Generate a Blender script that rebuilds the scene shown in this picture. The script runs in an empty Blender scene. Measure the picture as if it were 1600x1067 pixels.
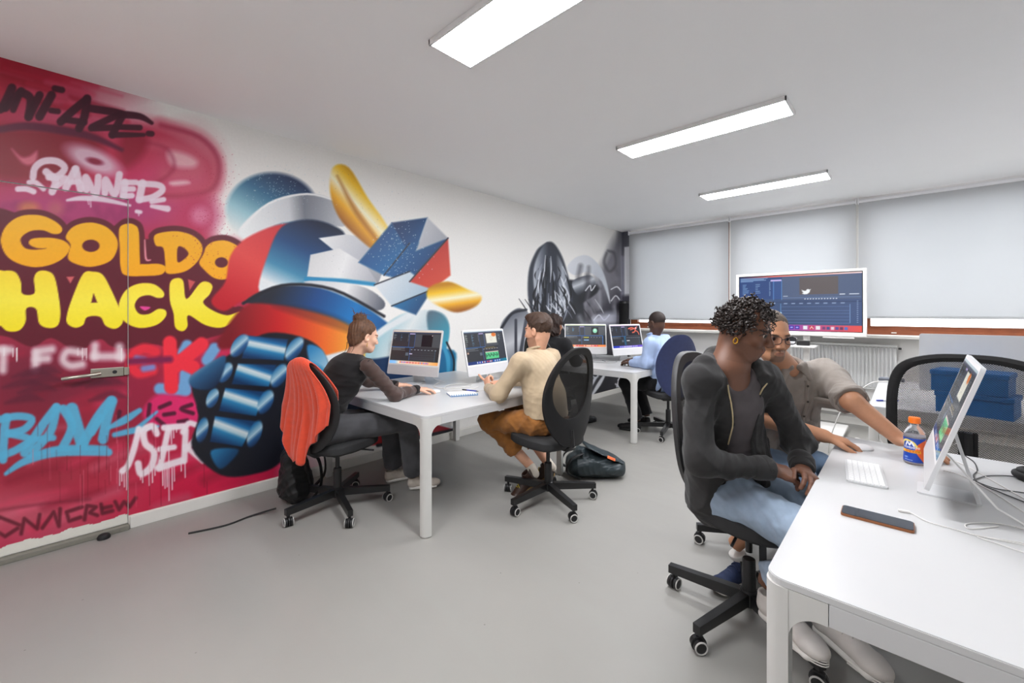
import bpy, bmesh, math, random
import numpy as np
from mathutils import Vector, Matrix

random.seed(7)
RNG = np.random.default_rng(7)
PI = math.pi
SC = bpy.context.scene
COL = SC.collection

# ------------------------------------------------------------------ camera
FPX, CX, HORIZ, EYE = 658.0, 800.0, 488.0, 1.35
YAW = math.radians(43.2)
cam_data = bpy.data.cameras.new('camera')
cam_data.sensor_width = 36.0
cam_data.lens = FPX / 1600.0 * 36.0
cam_data.shift_y = -(533.5 - HORIZ) / 1600.0
cam_data.clip_start = 0.02
cam = bpy.data.objects.new('camera', cam_data)
cam.location = (0, 0, EYE)
cam.rotation_euler = (PI / 2, 0, YAW)
COL.objects.link(cam)
SC.camera = cam

# ------------------------------------------------------------------ world, exposure
SC.view_settings.view_transform = 'Standard'
SC.view_settings.look = 'None'
SC.view_settings.gamma = 1.0
SC.view_settings.use_curve_mapping = False
SC.view_settings.exposure = 0.0
LIGHT_PANEL = 52.0     # radiance of the LED panels
SKY = 6.0              # overcast sky behind the blinds
world = bpy.data.worlds.new('overcast_sky')
world.use_nodes = True
wb = world.node_tree.nodes['Background']
wb.inputs[0].default_value = (0.97, 0.985, 1.0, 1)
wb.inputs[1].default_value = SKY
SC.world = world

SY, CYW = math.sin(YAW), math.cos(YAW)
def at(u, v, d):
    """point seen at photo pixel (u, v) at distance d along the optical axis"""
    r = (u - CX) / FPX * d
    return np.array([r * CYW - d * SY, r * SY + d * CYW, EYE + (HORIZ - v) / FPX * d])
def onz(u, v, z):
    """point of the horizontal plane z seen at photo pixel (u, v)"""
    return at(u, v, FPX * (EYE - z) / (v - HORIZ))
def trace(X, Y, Z):
    """photo coordinates of world points (used to trace flat artwork onto the wall)"""
    r = X * CYW + Y * SY
    f = -X * SY + Y * CYW
    return CX + FPX * r / f, HORIZ + FPX * (EYE - Z) / f

# ------------------------------------------------------------------ helpers
def lin(c):
    c = np.asarray(c, dtype=float) / 255.0
    return np.where(c <= 0.04045, c / 12.92, ((c + 0.055) / 1.055) ** 2.4)
def L4(c):
    l = lin(c)
    return (float(l[0]), float(l[1]), float(l[2]), 1.0)

MATS = {}
def mat(name, col, rough=0.5, metal=0.0, var=0.06, vscale=30.0, bump=0.0, bscale=200.0, spec=0.5,
        trans=0.0, emit=None, estr=1.0, attr=False, ior=1.45, coat=0.0, sheen=0.0, attr_emit=False):
    """principled material with procedural colour variation and fine relief"""
    if name in MATS:
        return MATS[name]
    m = bpy.data.materials.new(name)
    m.use_nodes = True
    nt = m.node_tree
    N, Lk = nt.nodes, nt.links
    b = N['Principled BSDF']
    b.inputs['Roughness'].default_value = rough
    b.inputs['Metallic'].default_value = metal
    b.inputs['IOR'].default_value = ior
    b.inputs['Specular IOR Level'].default_value = spec
    b.inputs['Transmission Weight'].default_value = trans
    b.inputs['Coat Weight'].default_value = coat
    b.inputs['Sheen Weight'].default_value = sheen
    tc = N.new('ShaderNodeTexCoord')
    nz = N.new('ShaderNodeTexNoise')
    nz.inputs['Scale'].default_value = vscale
    nz.inputs['Detail'].default_value = 4
    Lk.new(tc.outputs['Object'], nz.inputs['Vector'])
    if attr:
        at_ = N.new('ShaderNodeAttribute')
        at_.attribute_name = 'Col'
        src = at_.outputs['Color']
    else:
        rgb = N.new('ShaderNodeRGB')
        rgb.outputs[0].default_value = L4(col)
        src = rgb.outputs[0]
    mr = N.new('ShaderNodeMapRange')
    mr.inputs['From Min'].default_value = 0.3
    mr.inputs['From Max'].default_value = 0.7
    mr.inputs['To Min'].default_value = 1.0 - var
    mr.inputs['To Max'].default_value = 1.0 + var
    Lk.new(nz.outputs['Fac'], mr.inputs['Value'])
    mx = N.new('ShaderNodeVectorMath')
    mx.operation = 'SCALE'
    Lk.new(src, mx.inputs[0])
    Lk.new(mr.outputs['Result'], mx.inputs['Scale'])
    if attr_emit:
        b.inputs['Base Color'].default_value = (0.01, 0.01, 0.012, 1)
        Lk.new(src, b.inputs['Emission Color'])
        b.inputs['Emission Strength'].default_value = estr
    else:
        Lk.new(mx.outputs[0], b.inputs['Base Color'])
    if bump > 0:
        n2 = N.new('ShaderNodeTexNoise')
        n2.inputs['Scale'].default_value = bscale
        n2.inputs['Detail'].default_value = 3
        Lk.new(tc.outputs['Object'], n2.inputs['Vector'])
        bp = N.new('ShaderNodeBump')
        bp.inputs['Strength'].default_value = bump
        bp.inputs['Distance'].default_value = 0.004
        Lk.new(n2.outputs['Fac'], bp.inputs['Height'])
        Lk.new(bp.outputs['Normal'], b.inputs['Normal'])
    if emit is not None:
        b.inputs['Emission Color'].default_value = L4(emit)
        b.inputs['Emission Strength'].default_value = estr
    MATS[name] = m
    return m

def mesh_np(name, verts, faces, smooth=True):
    """mesh from numpy arrays; faces is an (n,3|4) array or a list of index tuples"""
    me = bpy.data.meshes.new(name)
    if isinstance(faces, np.ndarray):
        n, k = faces.shape
        me.vertices.add(len(verts))
        me.vertices.foreach_set('co', np.asarray(verts, dtype=np.float32).ravel())
        me.loops.add(n * k)
        me.loops.foreach_set('vertex_index', faces.astype(np.int32).ravel())
        me.polygons.add(n)
        me.polygons.foreach_set('loop_start', np.arange(0, n * k, k, dtype=np.int32))
        me.update(calc_edges=True)
    else:
        me.from_pydata([tuple(map(float, v)) for v in verts], [], faces)
        me.update()
    if smooth:
        me.polygons.foreach_set('use_smooth', np.ones(len(me.polygons), dtype=bool))
    return me

def link(name, me, m, parent=None, loc=None):
    o = bpy.data.objects.new(name, me)
    COL.objects.link(o)
    if m is not None and len(me.materials) == 0:
        me.materials.append(m)
    if parent is not None:
        o.parent = parent
    if loc is not None:
        o.location = loc
    return o

def thing(name, label, cat, loc=(0, 0, 0), rotz=0.0, group=None):
    o = bpy.data.objects.new(name, None)
    o.empty_display_size = 0.05
    COL.objects.link(o)
    o.location = loc
    o.rotation_euler = (0, 0, rotz)
    return tag(o, label, cat, group)

def tag(o, label, cat, group=None):
    o['label'] = label
    o['category'] = cat
    if group:
        o['group'] = group
    return o

def structure(o, label=None):
    o['kind'] = 'structure'
    if label:
        o['label'] = label
    return o

class MB:
    """collects simple shapes into one mesh"""
    def __init__(self):
        self.v, self.f = [], []
    def add(self, vs, fs):
        k = len(self.v)
        self.v += [tuple(map(float, p)) for p in vs]
        self.f += [tuple(i + k for i in f) for f in fs]
        return self
    def box(self, x0, x1, y0, y1, z0, z1, M=None):
        vs = [(x, y, z) for z in (z0, z1) for y in (y0, y1) for x in (x0, x1)]
        if M is not None:
            vs = [tuple(M @ Vector(p)) for p in vs]
        return self.add(vs, [(0, 2, 3, 1), (4, 5, 7, 6), (0, 1, 5, 4), (2, 6, 7, 3), (0, 4, 6, 2), (1, 3, 7, 5)])
    def rbox(self, x0, x1, y0, y1, z0, z1, r=0.004, seg=2, M=None):
        bm = bmesh.new()
        bmesh.ops.create_cube(bm, size=1.0)
        for p in bm.verts:
            p.co = Vector(((x0 + x1) / 2 + p.co.x * (x1 - x0), (y0 + y1) / 2 + p.co.y * (y1 - y0),
                           (z0 + z1) / 2 + p.co.z * (z1 - z0)))
        bmesh.ops.bevel(bm, geom=list(bm.edges), offset=r, segments=seg, affect='EDGES', profile=0.5)
        return self._bm(bm, M)
    def _bm(self, bm, M=None):
        bm.verts.index_update()
        vs = [(M @ p.co) if M is not None else p.co.copy() for p in bm.verts]
        fs = [tuple(q.index for q in f.verts) for f in bm.faces]
        bm.free()
        return self.add(vs, fs)
    def prism(self, pts, z0, z1, M=None):
        """polygon pts (x,y) ccw extruded from z0 to z1"""
        n = len(pts)
        vs = [(x, y, z0) for x, y in pts] + [(x, y, z1) for x, y in pts]
        if M is not None:
            vs = [tuple(M @ Vector(p)) for p in vs]
        fs = [tuple(range(n - 1, -1, -1)), tuple(range(n, 2 * n))]
        fs += [(i, (i + 1) % n, n + (i + 1) % n, n + i) for i in range(n)]
        return self.add(vs, fs)
    def tube(self, pts, r, n=8, closed=False, caps=True, flat=1.0):
        pts = [Vector(tuple(map(float, p))) for p in pts]
        m = len(pts)
        rs = r if isinstance(r, (list, tuple)) else [r] * m
        up = None
        rings = []
        for i, p in enumerate(pts):
            a = pts[(i - 1) % m] if (closed or i > 0) else p
            b = pts[(i + 1) % m] if (closed or i < m - 1) else p
            t = (b - a)
            t = t.normalized() if t.length > 1e-9 else Vector((0, 0, 1))
            if up is None:
                up = Vector((0, 0, 1)) if abs(t.z) < 0.9 else Vector((1, 0, 0))
            s = t.cross(up)
            s = s.normalized() if s.length > 1e-6 else Vector((1, 0, 0))
            up = s.cross(t).normalized()
            rings.append([p + s * (math.cos(q) * rs[i]) + up * (math.sin(q) * rs[i] * flat)
                          for q in [2 * PI * j / n for j in range(n)]])
        vs = [q for rg in rings for q in rg]
        fs = []
        for i in range(m if closed else m - 1):
            i2 = (i + 1) % m
            for j in range(n):
                j2 = (j + 1) % n
                fs.append((i * n + j, i * n + j2, i2 * n + j2, i2 * n + j))
        if caps and not closed:
            fs.append(tuple(range(n - 1, -1, -1)))
            fs.append(tuple((m - 1) * n + j for j in range(n)))
        return self.add(vs, fs)
    def lathe(self, prof, n=24, M=None, sx=1.0, sy=1.0):
        """profile of (radius, z) spun about z"""
        vs = []
        for r, z in prof:
            for j in range(n):
                a = 2 * PI * j / n
                vs.append((r * math.cos(a) * sx, r * math.sin(a) * sy, z))
        if M is not None:
            vs = [tuple(M @ Vector(p)) for p in vs]
        fs = []
        for i in range(len(prof) - 1):
            for j in range(n):
                j2 = (j + 1) % n
                fs.append((i * n + j, i * n + j2, (i + 1) * n + j2, (i + 1) * n + j))
        fs.append(tuple(range(n - 1, -1, -1)))
        fs.append(tuple((len(prof) - 1) * n + j for j in range(n)))
        return self.add(vs, fs)
    def mesh(self, name, smooth=False):
        me = mesh_np(name, self.v, self.f, smooth=False)
        if smooth:
            me.polygons.foreach_set('use_smooth', np.ones(len(me.polygons), dtype=bool))
            me.set_sharp_from_angle(angle=math.radians(40))
        return me
    def build(self, name, m, parent=None, smooth=False, loc=None):
        return link(name, self.mesh(name, smooth), m, parent, loc)

def spline(pts, k=6, closed=False):
    """Catmull-Rom through points of any dimension"""
    P = np.asarray(pts, dtype=float)
    n = len(P)
    out = []
    for i in range(n if closed else n - 1):
        p0 = P[(i - 1) % n] if (closed or i > 0) else P[i]
        p1, p2 = P[i], P[(i + 1) % n]
        p3 = P[(i + 2) % n] if (closed or i + 2 < n) else P[(i + 1) % n]
        for j in range(k):
            t = j / k
            out.append(0.5 * ((2 * p1) + (-p0 + p2) * t + (2 * p0 - 5 * p1 + 4 * p2 - p3) * t * t
                              + (-p0 + 3 * p1 - 3 * p2 + p3) * t ** 3))
    if not closed:
        out.append(P[-1])
    return np.array(out)

def rrect(x0, x1, y0, y1, r, n=6):
    """rounded rectangle outline, ccw"""
    out = []
    for cx, cy, a0 in ((x1 - r, y0 + r, -PI / 2), (x1 - r, y1 - r, 0), (x0 + r, y1 - r, PI / 2), (x0 + r, y0 + r, PI)):
        for i in range(n + 1):
            a = a0 + PI / 2 * i / n
            out.append((cx + r * math.cos(a), cy + r * math.sin(a)))
    return out

def set_col(me, rgb_srgb):
    """vertex colours, given as sRGB 0..255 rows"""
    a = me.color_attributes.new('Col', 'FLOAT_COLOR', 'POINT')
    l = lin(np.clip(rgb_srgb, 0, 255))
    a.data.foreach_set('color', np.concatenate([l, np.ones((len(l), 1))], axis=1).astype(np.float32).ravel())

# ------------------------------------------------------------------ room dimensions
XL, XR, YB, YW, HC = -3.55, 2.9, -1.9, 6.53, 2.72
# ------------------------------------------------------------------ room shell
M_white = mat('white_paint', (240, 239, 237), rough=0.6, var=0.012, vscale=3, bump=0.08, bscale=90)
M_ceil = mat('ceiling_paint', (249, 249, 249), rough=0.75, var=0.01, vscale=2, bump=0.05, bscale=120)
M_trim = mat('trim_paint', (222, 220, 214), rough=0.45, var=0.03, vscale=8)
M_art = mat('mural_paint', (255, 255, 255), rough=0.42, var=0.02, vscale=60, bump=0.05, bscale=140, attr=True)

def floor_mat():
    m = mat('grey_vinyl_floor', (149, 147, 142), rough=0.36, var=0.05, vscale=1.2, bump=0.05, bscale=60)
    nt = m.node_tree
    N, Lk = nt.nodes, nt.links
    b = N['Principled BSDF']
    tc = N.new('ShaderNodeTexCoord')
    mp = N.new('ShaderNodeMapping')
    mp.inputs['Scale'].default_value = (1.0, 5.0, 1.0)
    mp.inputs['Rotation'].default_value = (0, 0, 0.5)
    Lk.new(tc.outputs['Object'], mp.inputs['Vector'])
    w = N.new('ShaderNodeTexNoise')
    w.inputs['Scale'].default_value = 2.2
    w.inputs['Detail'].default_value = 6
    w.inputs['Roughness'].default_value = 0.62
    Lk.new(mp.outputs[0], w.inputs['Vector'])
    r = N.new('ShaderNodeMapRange')
    r.inputs['To Min'].default_value = 0.27
    r.inputs['To Max'].default_value = 0.50
    Lk.new(w.outputs['Fac'], r.inputs['Value'])
    Lk.new(r.outputs[0], b.inputs['Roughness'])
    # small scuffs and specks
    sp = N.new('ShaderNodeTexVoronoi')
    sp.inputs['Scale'].default_value = 7.0
    Lk.new(tc.outputs['Object'], sp.inputs['Vector'])
    lt = N.new('ShaderNodeMath')
    lt.operation = 'LESS_THAN'
    lt.inputs[1].default_value = 0.028
    Lk.new(sp.outputs['Distance'], lt.inputs[0])
    old = b.inputs['Base Color'].links[0].from_socket
    mixn = N.new('ShaderNodeMix')
    mixn.data_type = 'RGBA'
    mixn.inputs['B'].default_value = L4((88, 84, 80))
    sc = N.new('ShaderNodeMath')
    sc.operation = 'MULTIPLY'
    sc.inputs[1].default_value = 0.5
    Lk.new(lt.outputs[0], sc.inputs[0])
    Lk.new(sc.outputs[0], mixn.inputs['Factor'])
    Lk.new(old, mixn.inputs['A'])
    Lk.new(mixn.outputs['Result'], b.inputs['Base Color'])
    return m

structure(MB().box(XL - .1, XR + .1, YB - .1, YW + .25, -0.06, 0.0).build('floor', floor_mat()),
          'grey scuffed vinyl floor')
structure(MB().box(XL - .1, XR + .1, YB - .1, YW + .25, HC, HC + .06).build('ceiling', M_ceil), 'plain white ceiling')
structure(MB().box(XR, XR + .1, YB - .1, YW + .25, 0, HC).build('wall_right', M_white))
structure(MB().box(XL - .1, XR + .1, YB - .1, YB, 0, HC).build('wall_back', M_white))

# window wall: apron below the sill, pier in the corner, lintel
WX = [-3.40, -1.84, -0.436, 1.10, 2.70]
ZS, ZT = 1.09, 2.66
ww = MB().box(XL - .1, XR, YW, YW + .25, 0, ZS).box(XL - .1, WX[0], YW + .004, YW + .25, ZS, HC)
ww.box(WX[-1], XR, YW, YW + .25, ZS, HC).box(WX[0], WX[-1], YW, YW + .25, ZT, HC)
structure(ww.build('wall_window', M_white), 'white wall under the long window')

M_wood = mat('brown_window_wood', (134, 74, 46), rough=0.4, var=0.12, vscale=12, bump=0.1, bscale=60)
M_glass = mat('window_glass', (250, 252, 255), rough=0.0, trans=1.0, ior=1.02, var=0.0, spec=0.2)
for i in range(4):
    x0, x1 = WX[i], WX[i + 1]
    w = MB().box(x0, x1, YW + .02, YW + .12, ZS, ZS + .055)
    w.box(x0, x1, YW + .02, YW + .12, ZT - .06, ZT)
    w.box(x0, x0 + .035, YW + .02, YW + .12, ZS, ZT).box(x1 - .035, x1, YW + .02, YW + .12, ZS, ZT)
    wo = structure(w.build('window_%d' % (i + 1), M_wood), 'brown wooden window frame behind the blind')
    sash = MB().box(x0 + .035, x1 - .035, YW + .035, YW + .10, ZS + .055, ZS + .10)
    sash.box(x0 + .035, x1 - .035, YW + .035, YW + .10, ZT - .12, ZT - .06)
    for a in (x0 + .035, x1 - .115):
        sash.box(a, a + .08, YW + .035, YW + .10, ZS + .10, ZT - .12)
    sash.build('sash', M_wood, wo)
    MB().box(x0 + .115, x1 - .115, YW + .062, YW + .072, ZS + .10, ZT - .12).build('pane', M_glass, wo)
    MB().rbox(x0 + .30, x0 + .345, YW + .004, YW + .022, ZS + .018, ZS + .03, .003).build('drain_cap', M_trim, wo)

for k, gx in enumerate(WX[1:4]):
    structure(MB().rbox(gx - .016, gx + .016, YW - .02, YW + .018, 1.36, ZT, .003).build('trim_%d' % (k + 3), M_trim),
              'white post standing in for the bright gap between two roller blinds')  # pale strips added to imitate daylight leaking between the blinds
# skirting and cable trunking
structure(MB().rbox(XL, XL + .014, 0.285, YW, 0.0, 0.075, .003).build('baseboard_left', M_trim), 'white skirting under the mural')
bw = MB().rbox(XL, XR, YW - .016, YW, 0, .09, .003)
structure(bw.build('baseboard_window', M_trim))
tr = MB().rbox(XL + .02, XR, YW - .07, YW, .13, .20, .006).rbox(XL + .02, XR, YW - .05, YW, .215, .30, .006)
structure(tr.build('trim_1', M_trim), 'white cable trunking along the window wall')
structure(MB().rbox(XL, XR, YW - .20, YW + .02, ZS - .035, ZS - .003, .004).build('trim_2', M_trim), 'white window sill')

# ------------------------------------------------------------------ roller blinds
def blind_mat():
    m = mat('blind_fabric', (176, 178, 179), rough=0.8, var=0.02, vscale=2.0, bump=0.12, bscale=700, spec=0.2)
    nt = m.node_tree
    b = nt.nodes['Principled BSDF']
    tl = nt.nodes.new('ShaderNodeBsdfTranslucent')
    tl.inputs[0].default_value = L4((196, 200, 204))
    mx = nt.nodes.new('ShaderNodeMixShader')
    mx.inputs[0].default_value = 0.12
    nt.links.new(b.outputs[0], mx.inputs[1])
    nt.links.new(tl.outputs[0], mx.inputs[2])
    nt.links.new(mx.outputs[0], nt.nodes['Material Output'].inputs[0])
    return m
M_blind = blind_mat()
M_rail = mat('white_metal_rail', (240, 240, 242), rough=0.3, var=0.01)
BL = [(-3.39, -1.852, 1.235, 'grey roller blind nearest the grey mural corner'),
      (-1.826, -0.448, 1.245, 'grey roller blind behind the wall screen, middle of the window'),
      (-0.424, 1.09, 1.285, 'wide grey roller blind above the computer with the apple mark'),
      (1.112, 2.69, 1.285, 'grey roller blind at the far right end of the window, outside the photo')]
for x0, x1, zb, lab in BL:
    t = thing('roller_blind', lab, 'blind', ((x0 + x1) / 2, YW - .06, zb), group='roller blinds on the long window')
    hw = (x1 - x0) / 2
    nx, nz = 60, 40
    X, Z = np.meshgrid(np.linspace(-hw, hw, nx), np.linspace(0.02, 2.655 - zb, nz), indexing='ij')
    ph = x0 * 7.0
    amp = 0.006 * np.exp(-((Z - .1) / .7) ** 2) + .002
    Y = amp * (np.sin(X * 3.1 + Z * 2.2 + ph) + .6 * np.sin(X * 7.3 - Z * 3.4 + 2 * ph))
    V = np.stack([X, Y, Z], -1).reshape(-1, 3)
    idx = np.arange(nx * nz).reshape(nx, nz)
    F = np.stack([idx[:-1, :-1], idx[1:, :-1], idx[1:, 1:], idx[:-1, 1:]], -1).reshape(-1, 4)
    link('fabric', mesh_np('fabric', V, F), M_blind, t)
    MB().rbox(-hw, hw, -.012, .006, -.005, .022, .004).build('bottom_bar', M_blind, t)
    MB().tube([(-hw - .005, 0, 2.667 - zb), (hw + .005, 0, 2.667 - zb)], .021, 14).build('head_tube', M_rail, t, smooth=True)
    for s in (-1, 1):
        MB().rbox(s * (hw + .002) - .005, s * (hw + .002) + .005, -.03, .05, 2.635 - zb, 2.705 - zb, .003).build('bracket', M_rail, t)

# ------------------------------------------------------------------ ceiling lights
M_frame = mat('light_frame', (236, 236, 236), rough=0.4, var=0.01)
M_diff = mat('light_diffuser', (255, 255, 255), rough=0.6, var=0.0, emit=(250, 251, 255), estr=LIGHT_PANEL)
LIGHTS = [(-1.155, 1.395, 'bare white ceiling light panel nearest the camera, cut by the top of the photo'),
          (-1.155, 3.26, 'long white ceiling light panel, middle one of the row'),
          (-1.155, 5.15, 'white ceiling light panel nearest the roller blinds'),
          (-1.155, -0.47, 'unseen white ceiling light panel added behind the camera to light the left half'),  # added out of view, gives more light from behind
          (1.75, 5.15, 'unseen white ceiling light panel added by the far right blind to brighten the right side')]  # added out of view, lifts the under-lit right side
for x, y, lab in LIGHTS:
    t = thing('ceiling_light', lab, 'light', (x, y, HC), group='surface mounted ceiling light panels')
    hx, hy = .60, .14
    f = MB()
    f.rbox(-hx, hx, -hy, -hy + .012, -.030, 0, .002).rbox(-hx, hx, hy - .012, hy, -.030, 0, .002)
    f.rbox(-hx, -hx + .012, -hy, hy, -.030, 0, .002).rbox(hx - .012, hx, -hy, hy, -.030, 0, .002)
    f.box(-hx + .01, hx - .01, -hy + .01, hy - .01, -.012, -.001)
    f.build('frame', M_frame, t)
    MB().box(-hx + .012, hx - .012, -hy + .012, hy - .012, -.0275, -.022).build('diffuser', M_diff, t)
    for s in (-1, 1):
        MB().rbox(s * .35 - .03, s * .35 + .03, hy, hy + .008, -.012, 0, .002).build('clip', M_frame, t)

# ------------------------------------------------------------------ radiator under the window
rad = thing('radiator', 'white ribbed panel radiator on the wall below the wall screen', 'radiator', (-0.72, YW - .06, .45))
M_rad = mat('radiator_enamel', (226, 227, 226), rough=0.35, var=0.015)
MB().rbox(-.63, .63, -.008, .0, .0, .52, .004).build('panel', M_rad, rad)
MB().rbox(-.64, .64, -.05, .045, .505, .53, .004).build('top_grille', M_rad, rad)
rib = MB().add([(-.013, 0, .02), (-.007, -.014, .03), (.007, -.014, .03), (.013, 0, .02),
                (-.013, 0, .50), (-.007, -.014, .49), (.007, -.014, .49), (.013, 0, .50)],
               [(0, 1, 5, 4), (1, 2, 6, 5), (2, 3, 7, 6), (3, 0, 4, 7), (0, 3, 2, 1), (4, 5, 6, 7)]).mesh('rib')
for i in range(36):
    link('rib', rib, M_rad, rad, (-.612 + i * .035, -.008, 0))
MB().tube([(.645, -.02, .49), (.672, -.02, .49)], .012, 10).build('bleed_valve', mat('dark_valve', (50, 50, 52), rough=.4), rad)
for s in (-.6, .6):
    MB().tube([(s, 0, .02), (s, 0, -.17)], .010, 8).build('pipe', M_rad, rad, smooth=True)
for s in (-.5, .5):
    MB().box(s - .02, s + .02, 0, .06, .1, .45).build('wall_bracket', M_rad, rad)
# ------------------------------------------------------------------ the painted wall
# flat spray-paint artwork, traced in photo coordinates and laid onto the wall as paint colours
class Canvas:
    def __init__(self, U, V, base):
        self.U, self.V = U, V
        self.C = np.tile(np.array(base, dtype=float), (len(U), 1))
    def sel(self, x0, x1, y0, y1):
        return np.nonzero((self.U > x0) & (self.U < x1) & (self.V > y0) & (self.V < y1))[0]
    def blend(self, i, col, a):
        a = np.clip(a, 0, 1)[:, None]
        self.C[i] = self.C[i] * (1 - a) + col * a
    def colour(self, col, u, v):
        """plain colour, or (p0, p1, [(t, colour), ...]) gradient"""
        if isinstance(col, tuple) and len(col) == 3 and isinstance(col[2], list):
            (ax, ay), (bx, by), stops = col
            dx, dy = bx - ax, by - ay
            t = ((u - ax) * dx + (v - ay) * dy) / (dx * dx + dy * dy)
            ts = [s[0] for s in stops]
            return np.stack([np.interp(t, ts, [s[1][k] for s in stops]) for k in range(3)], -1)
        return np.array(col, dtype=float)[None, :]
    def stroke(self, pts, w, col, soft=1.0, a=1.0, smooth=True, rough=0.0):
        P = np.asarray(pts, dtype=float)
        W = np.full(len(P), float(w)) if np.isscalar(w) else np.asarray(w, dtype=float)
        if len(W) != len(P):
            W = np.interp(np.linspace(0, 1, len(P)), np.linspace(0, 1, len(W)), W)
        Q = np.concatenate([P, W[:, None]], 1)
        if smooth and len(Q) > 2:
            Q = spline(Q, 5)
        m = Q[:, 2].max() + soft + 2
        i = self.sel(Q[:, 0].min() - m, Q[:, 0].max() + m, Q[:, 1].min() - m, Q[:, 1].max() + m)
        if len(i) == 0:
            return
        u, v = self.U[i], self.V[i]
        best = np.full(len(i), 1e9)
        for (ax, ay, aw), (bx, by, bw) in zip(Q[:-1], Q[1:]):
            dx, dy = bx - ax, by - ay
            t = np.clip(((u - ax) * dx + (v - ay) * dy) / (dx * dx + dy * dy + 1e-9), 0, 1)
            d = np.hypot(u - ax - t * dx, v - ay - t * dy) - (aw + t * (bw - aw))
            best = np.minimum(best, d)
        if rough:
            best = best + rough * (np.sin(u * 1.7 + v * .6) + np.sin(v * 1.3 - u * .9 + 2))
        self.blend(i, self.colour(col, u, v), a * np.clip(.5 - best / (2 * soft), 0, 1))
    def poly(self, pts, col, soft=1.0, a=1.0, smooth=True):
        P = np.asarray(pts, dtype=float)
        if smooth:
            P = spline(P, 5, closed=True)
        i = self.sel(P[:, 0].min() - soft - 1, P[:, 0].max() + soft + 1, P[:, 1].min() - soft - 1, P[:, 1].max() + soft + 1)
        if len(i) == 0:
            return
        u, v = self.U[i], self.V[i]
        inside = np.zeros(len(i), dtype=bool)
        best = np.full(len(i), 1e9)
        for (ax, ay), (bx, by) in zip(P, np.roll(P, -1, 0)):
            c = ((ay > v) != (by > v))
            if c.any():
                xx = (bx - ax) * (v - ay) / (by - ay + 1e-12) + ax
                inside ^= c & (u < xx)
            dx, dy = bx - ax, by - ay
            t = np.clip(((u - ax) * dx + (v - ay) * dy) / (dx * dx + dy * dy + 1e-9), 0, 1)
            best = np.minimum(best, np.hypot(u - ax - t * dx, v - ay - t * dy))
        d = np.where(inside, -best, best)
        self.blend(i, self.colour(col, u, v), a * np.clip(.5 - d / (2 * soft), 0, 1))
    def ell(self, cx, cy, rx, ry, col, rot=0.0, soft=0.1, a=1.0):
        R = max(rx, ry) * (1 + soft) + 2
        i = self.sel(cx - R, cx + R, cy - R, cy + R)
        u, v = self.U[i] - cx, self.V[i] - cy
        c, s = math.cos(rot), math.sin(rot)
        n = np.hypot((u * c + v * s) / rx, (-u * s + v * c) / ry)
        self.blend(i, self.colour(col, self.U[i], self.V[i]), a * np.clip((1 + soft - n) / (2 * soft), 0, 1))
    def specks(self, cx, cy, sx, sy, n, col, r=(.4, 1.3), a=.8):
        for _ in range(n):
            x, y = RNG.normal(cx, sx), RNG.normal(cy, sy)
            self.ell(x, y, *(2 * [RNG.uniform(*r)]), col, soft=.5, a=a)

def graded(y0, y1, s0, s1):
    """positions from y0 to y1 whose spacing grows from s0 to s1"""
    out = [y0]
    while out[-1] < y1:
        t = (out[-1] - y0) / (y1 - y0)
        out.append(out[-1] + s0 + (s1 - s0) * t)
    out = np.array(out)
    return y0 + (out - y0) * (y1 - y0) / (out[-1] - y0)

def grid_faces(n, m):
    idx = np.arange(n * m).reshape(n, m)
    return np.stack([idx[:-1, :-1], idx[1:, :-1], idx[1:, 1:], idx[:-1, 1:]], -1).reshape(-1, 4)

DY0, DY1, DZ1 = -0.62, 0.278, 2.055            # the painted-over door in the wall
MY0 = -0.62                                    # the camera sees nothing of the wall before this
zz = np.linspace(0, HC, 560)
zlow, zhigh = zz[zz <= DZ1], zz[zz > DZ1]
ya = graded(DY1, YW, .0042, .0095)
Ya, Za = np.meshgrid(ya, zz, indexing='ij')                       # wall beyond the door
zb_ = np.concatenate([[DZ1 + .003], zhigh])
yb = np.linspace(MY0, DY1, 200)
Yb, Zb = np.meshgrid(yb, zb_, indexing='ij')                      # wall above the door
zd = np.linspace(.035, DZ1 - .002, 430)
yd = np.linspace(MY0, DY1 - .004, 200)
Yd, Zd = np.meshgrid(yd, zd, indexing='ij')                       # door leaf
xs = np.linspace(XL, WX[0], 24)
Xs, Zs = np.meshgrid(xs, np.linspace(.3, HC, 260), indexing='ij')  # pier beside the window
U = []; V = []; sizes = []
for X, Y, Z in ((np.full(Ya.size, XL), Ya.ravel(), Za.ravel()), (np.full(Yb.size, XL), Yb.ravel(), Zb.ravel()),
                (np.full(Yd.size, XL - .006), Yd.ravel(), Zd.ravel()), (Xs.ravel(), np.full(Xs.size, YW), Zs.ravel())):
    u, v = trace(X, Y, Z)
    U.append(u); V.append(v); sizes.append(len(u))
CV = Canvas(np.concatenate(U), np.concatenate(V), (242, 240, 236))
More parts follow.
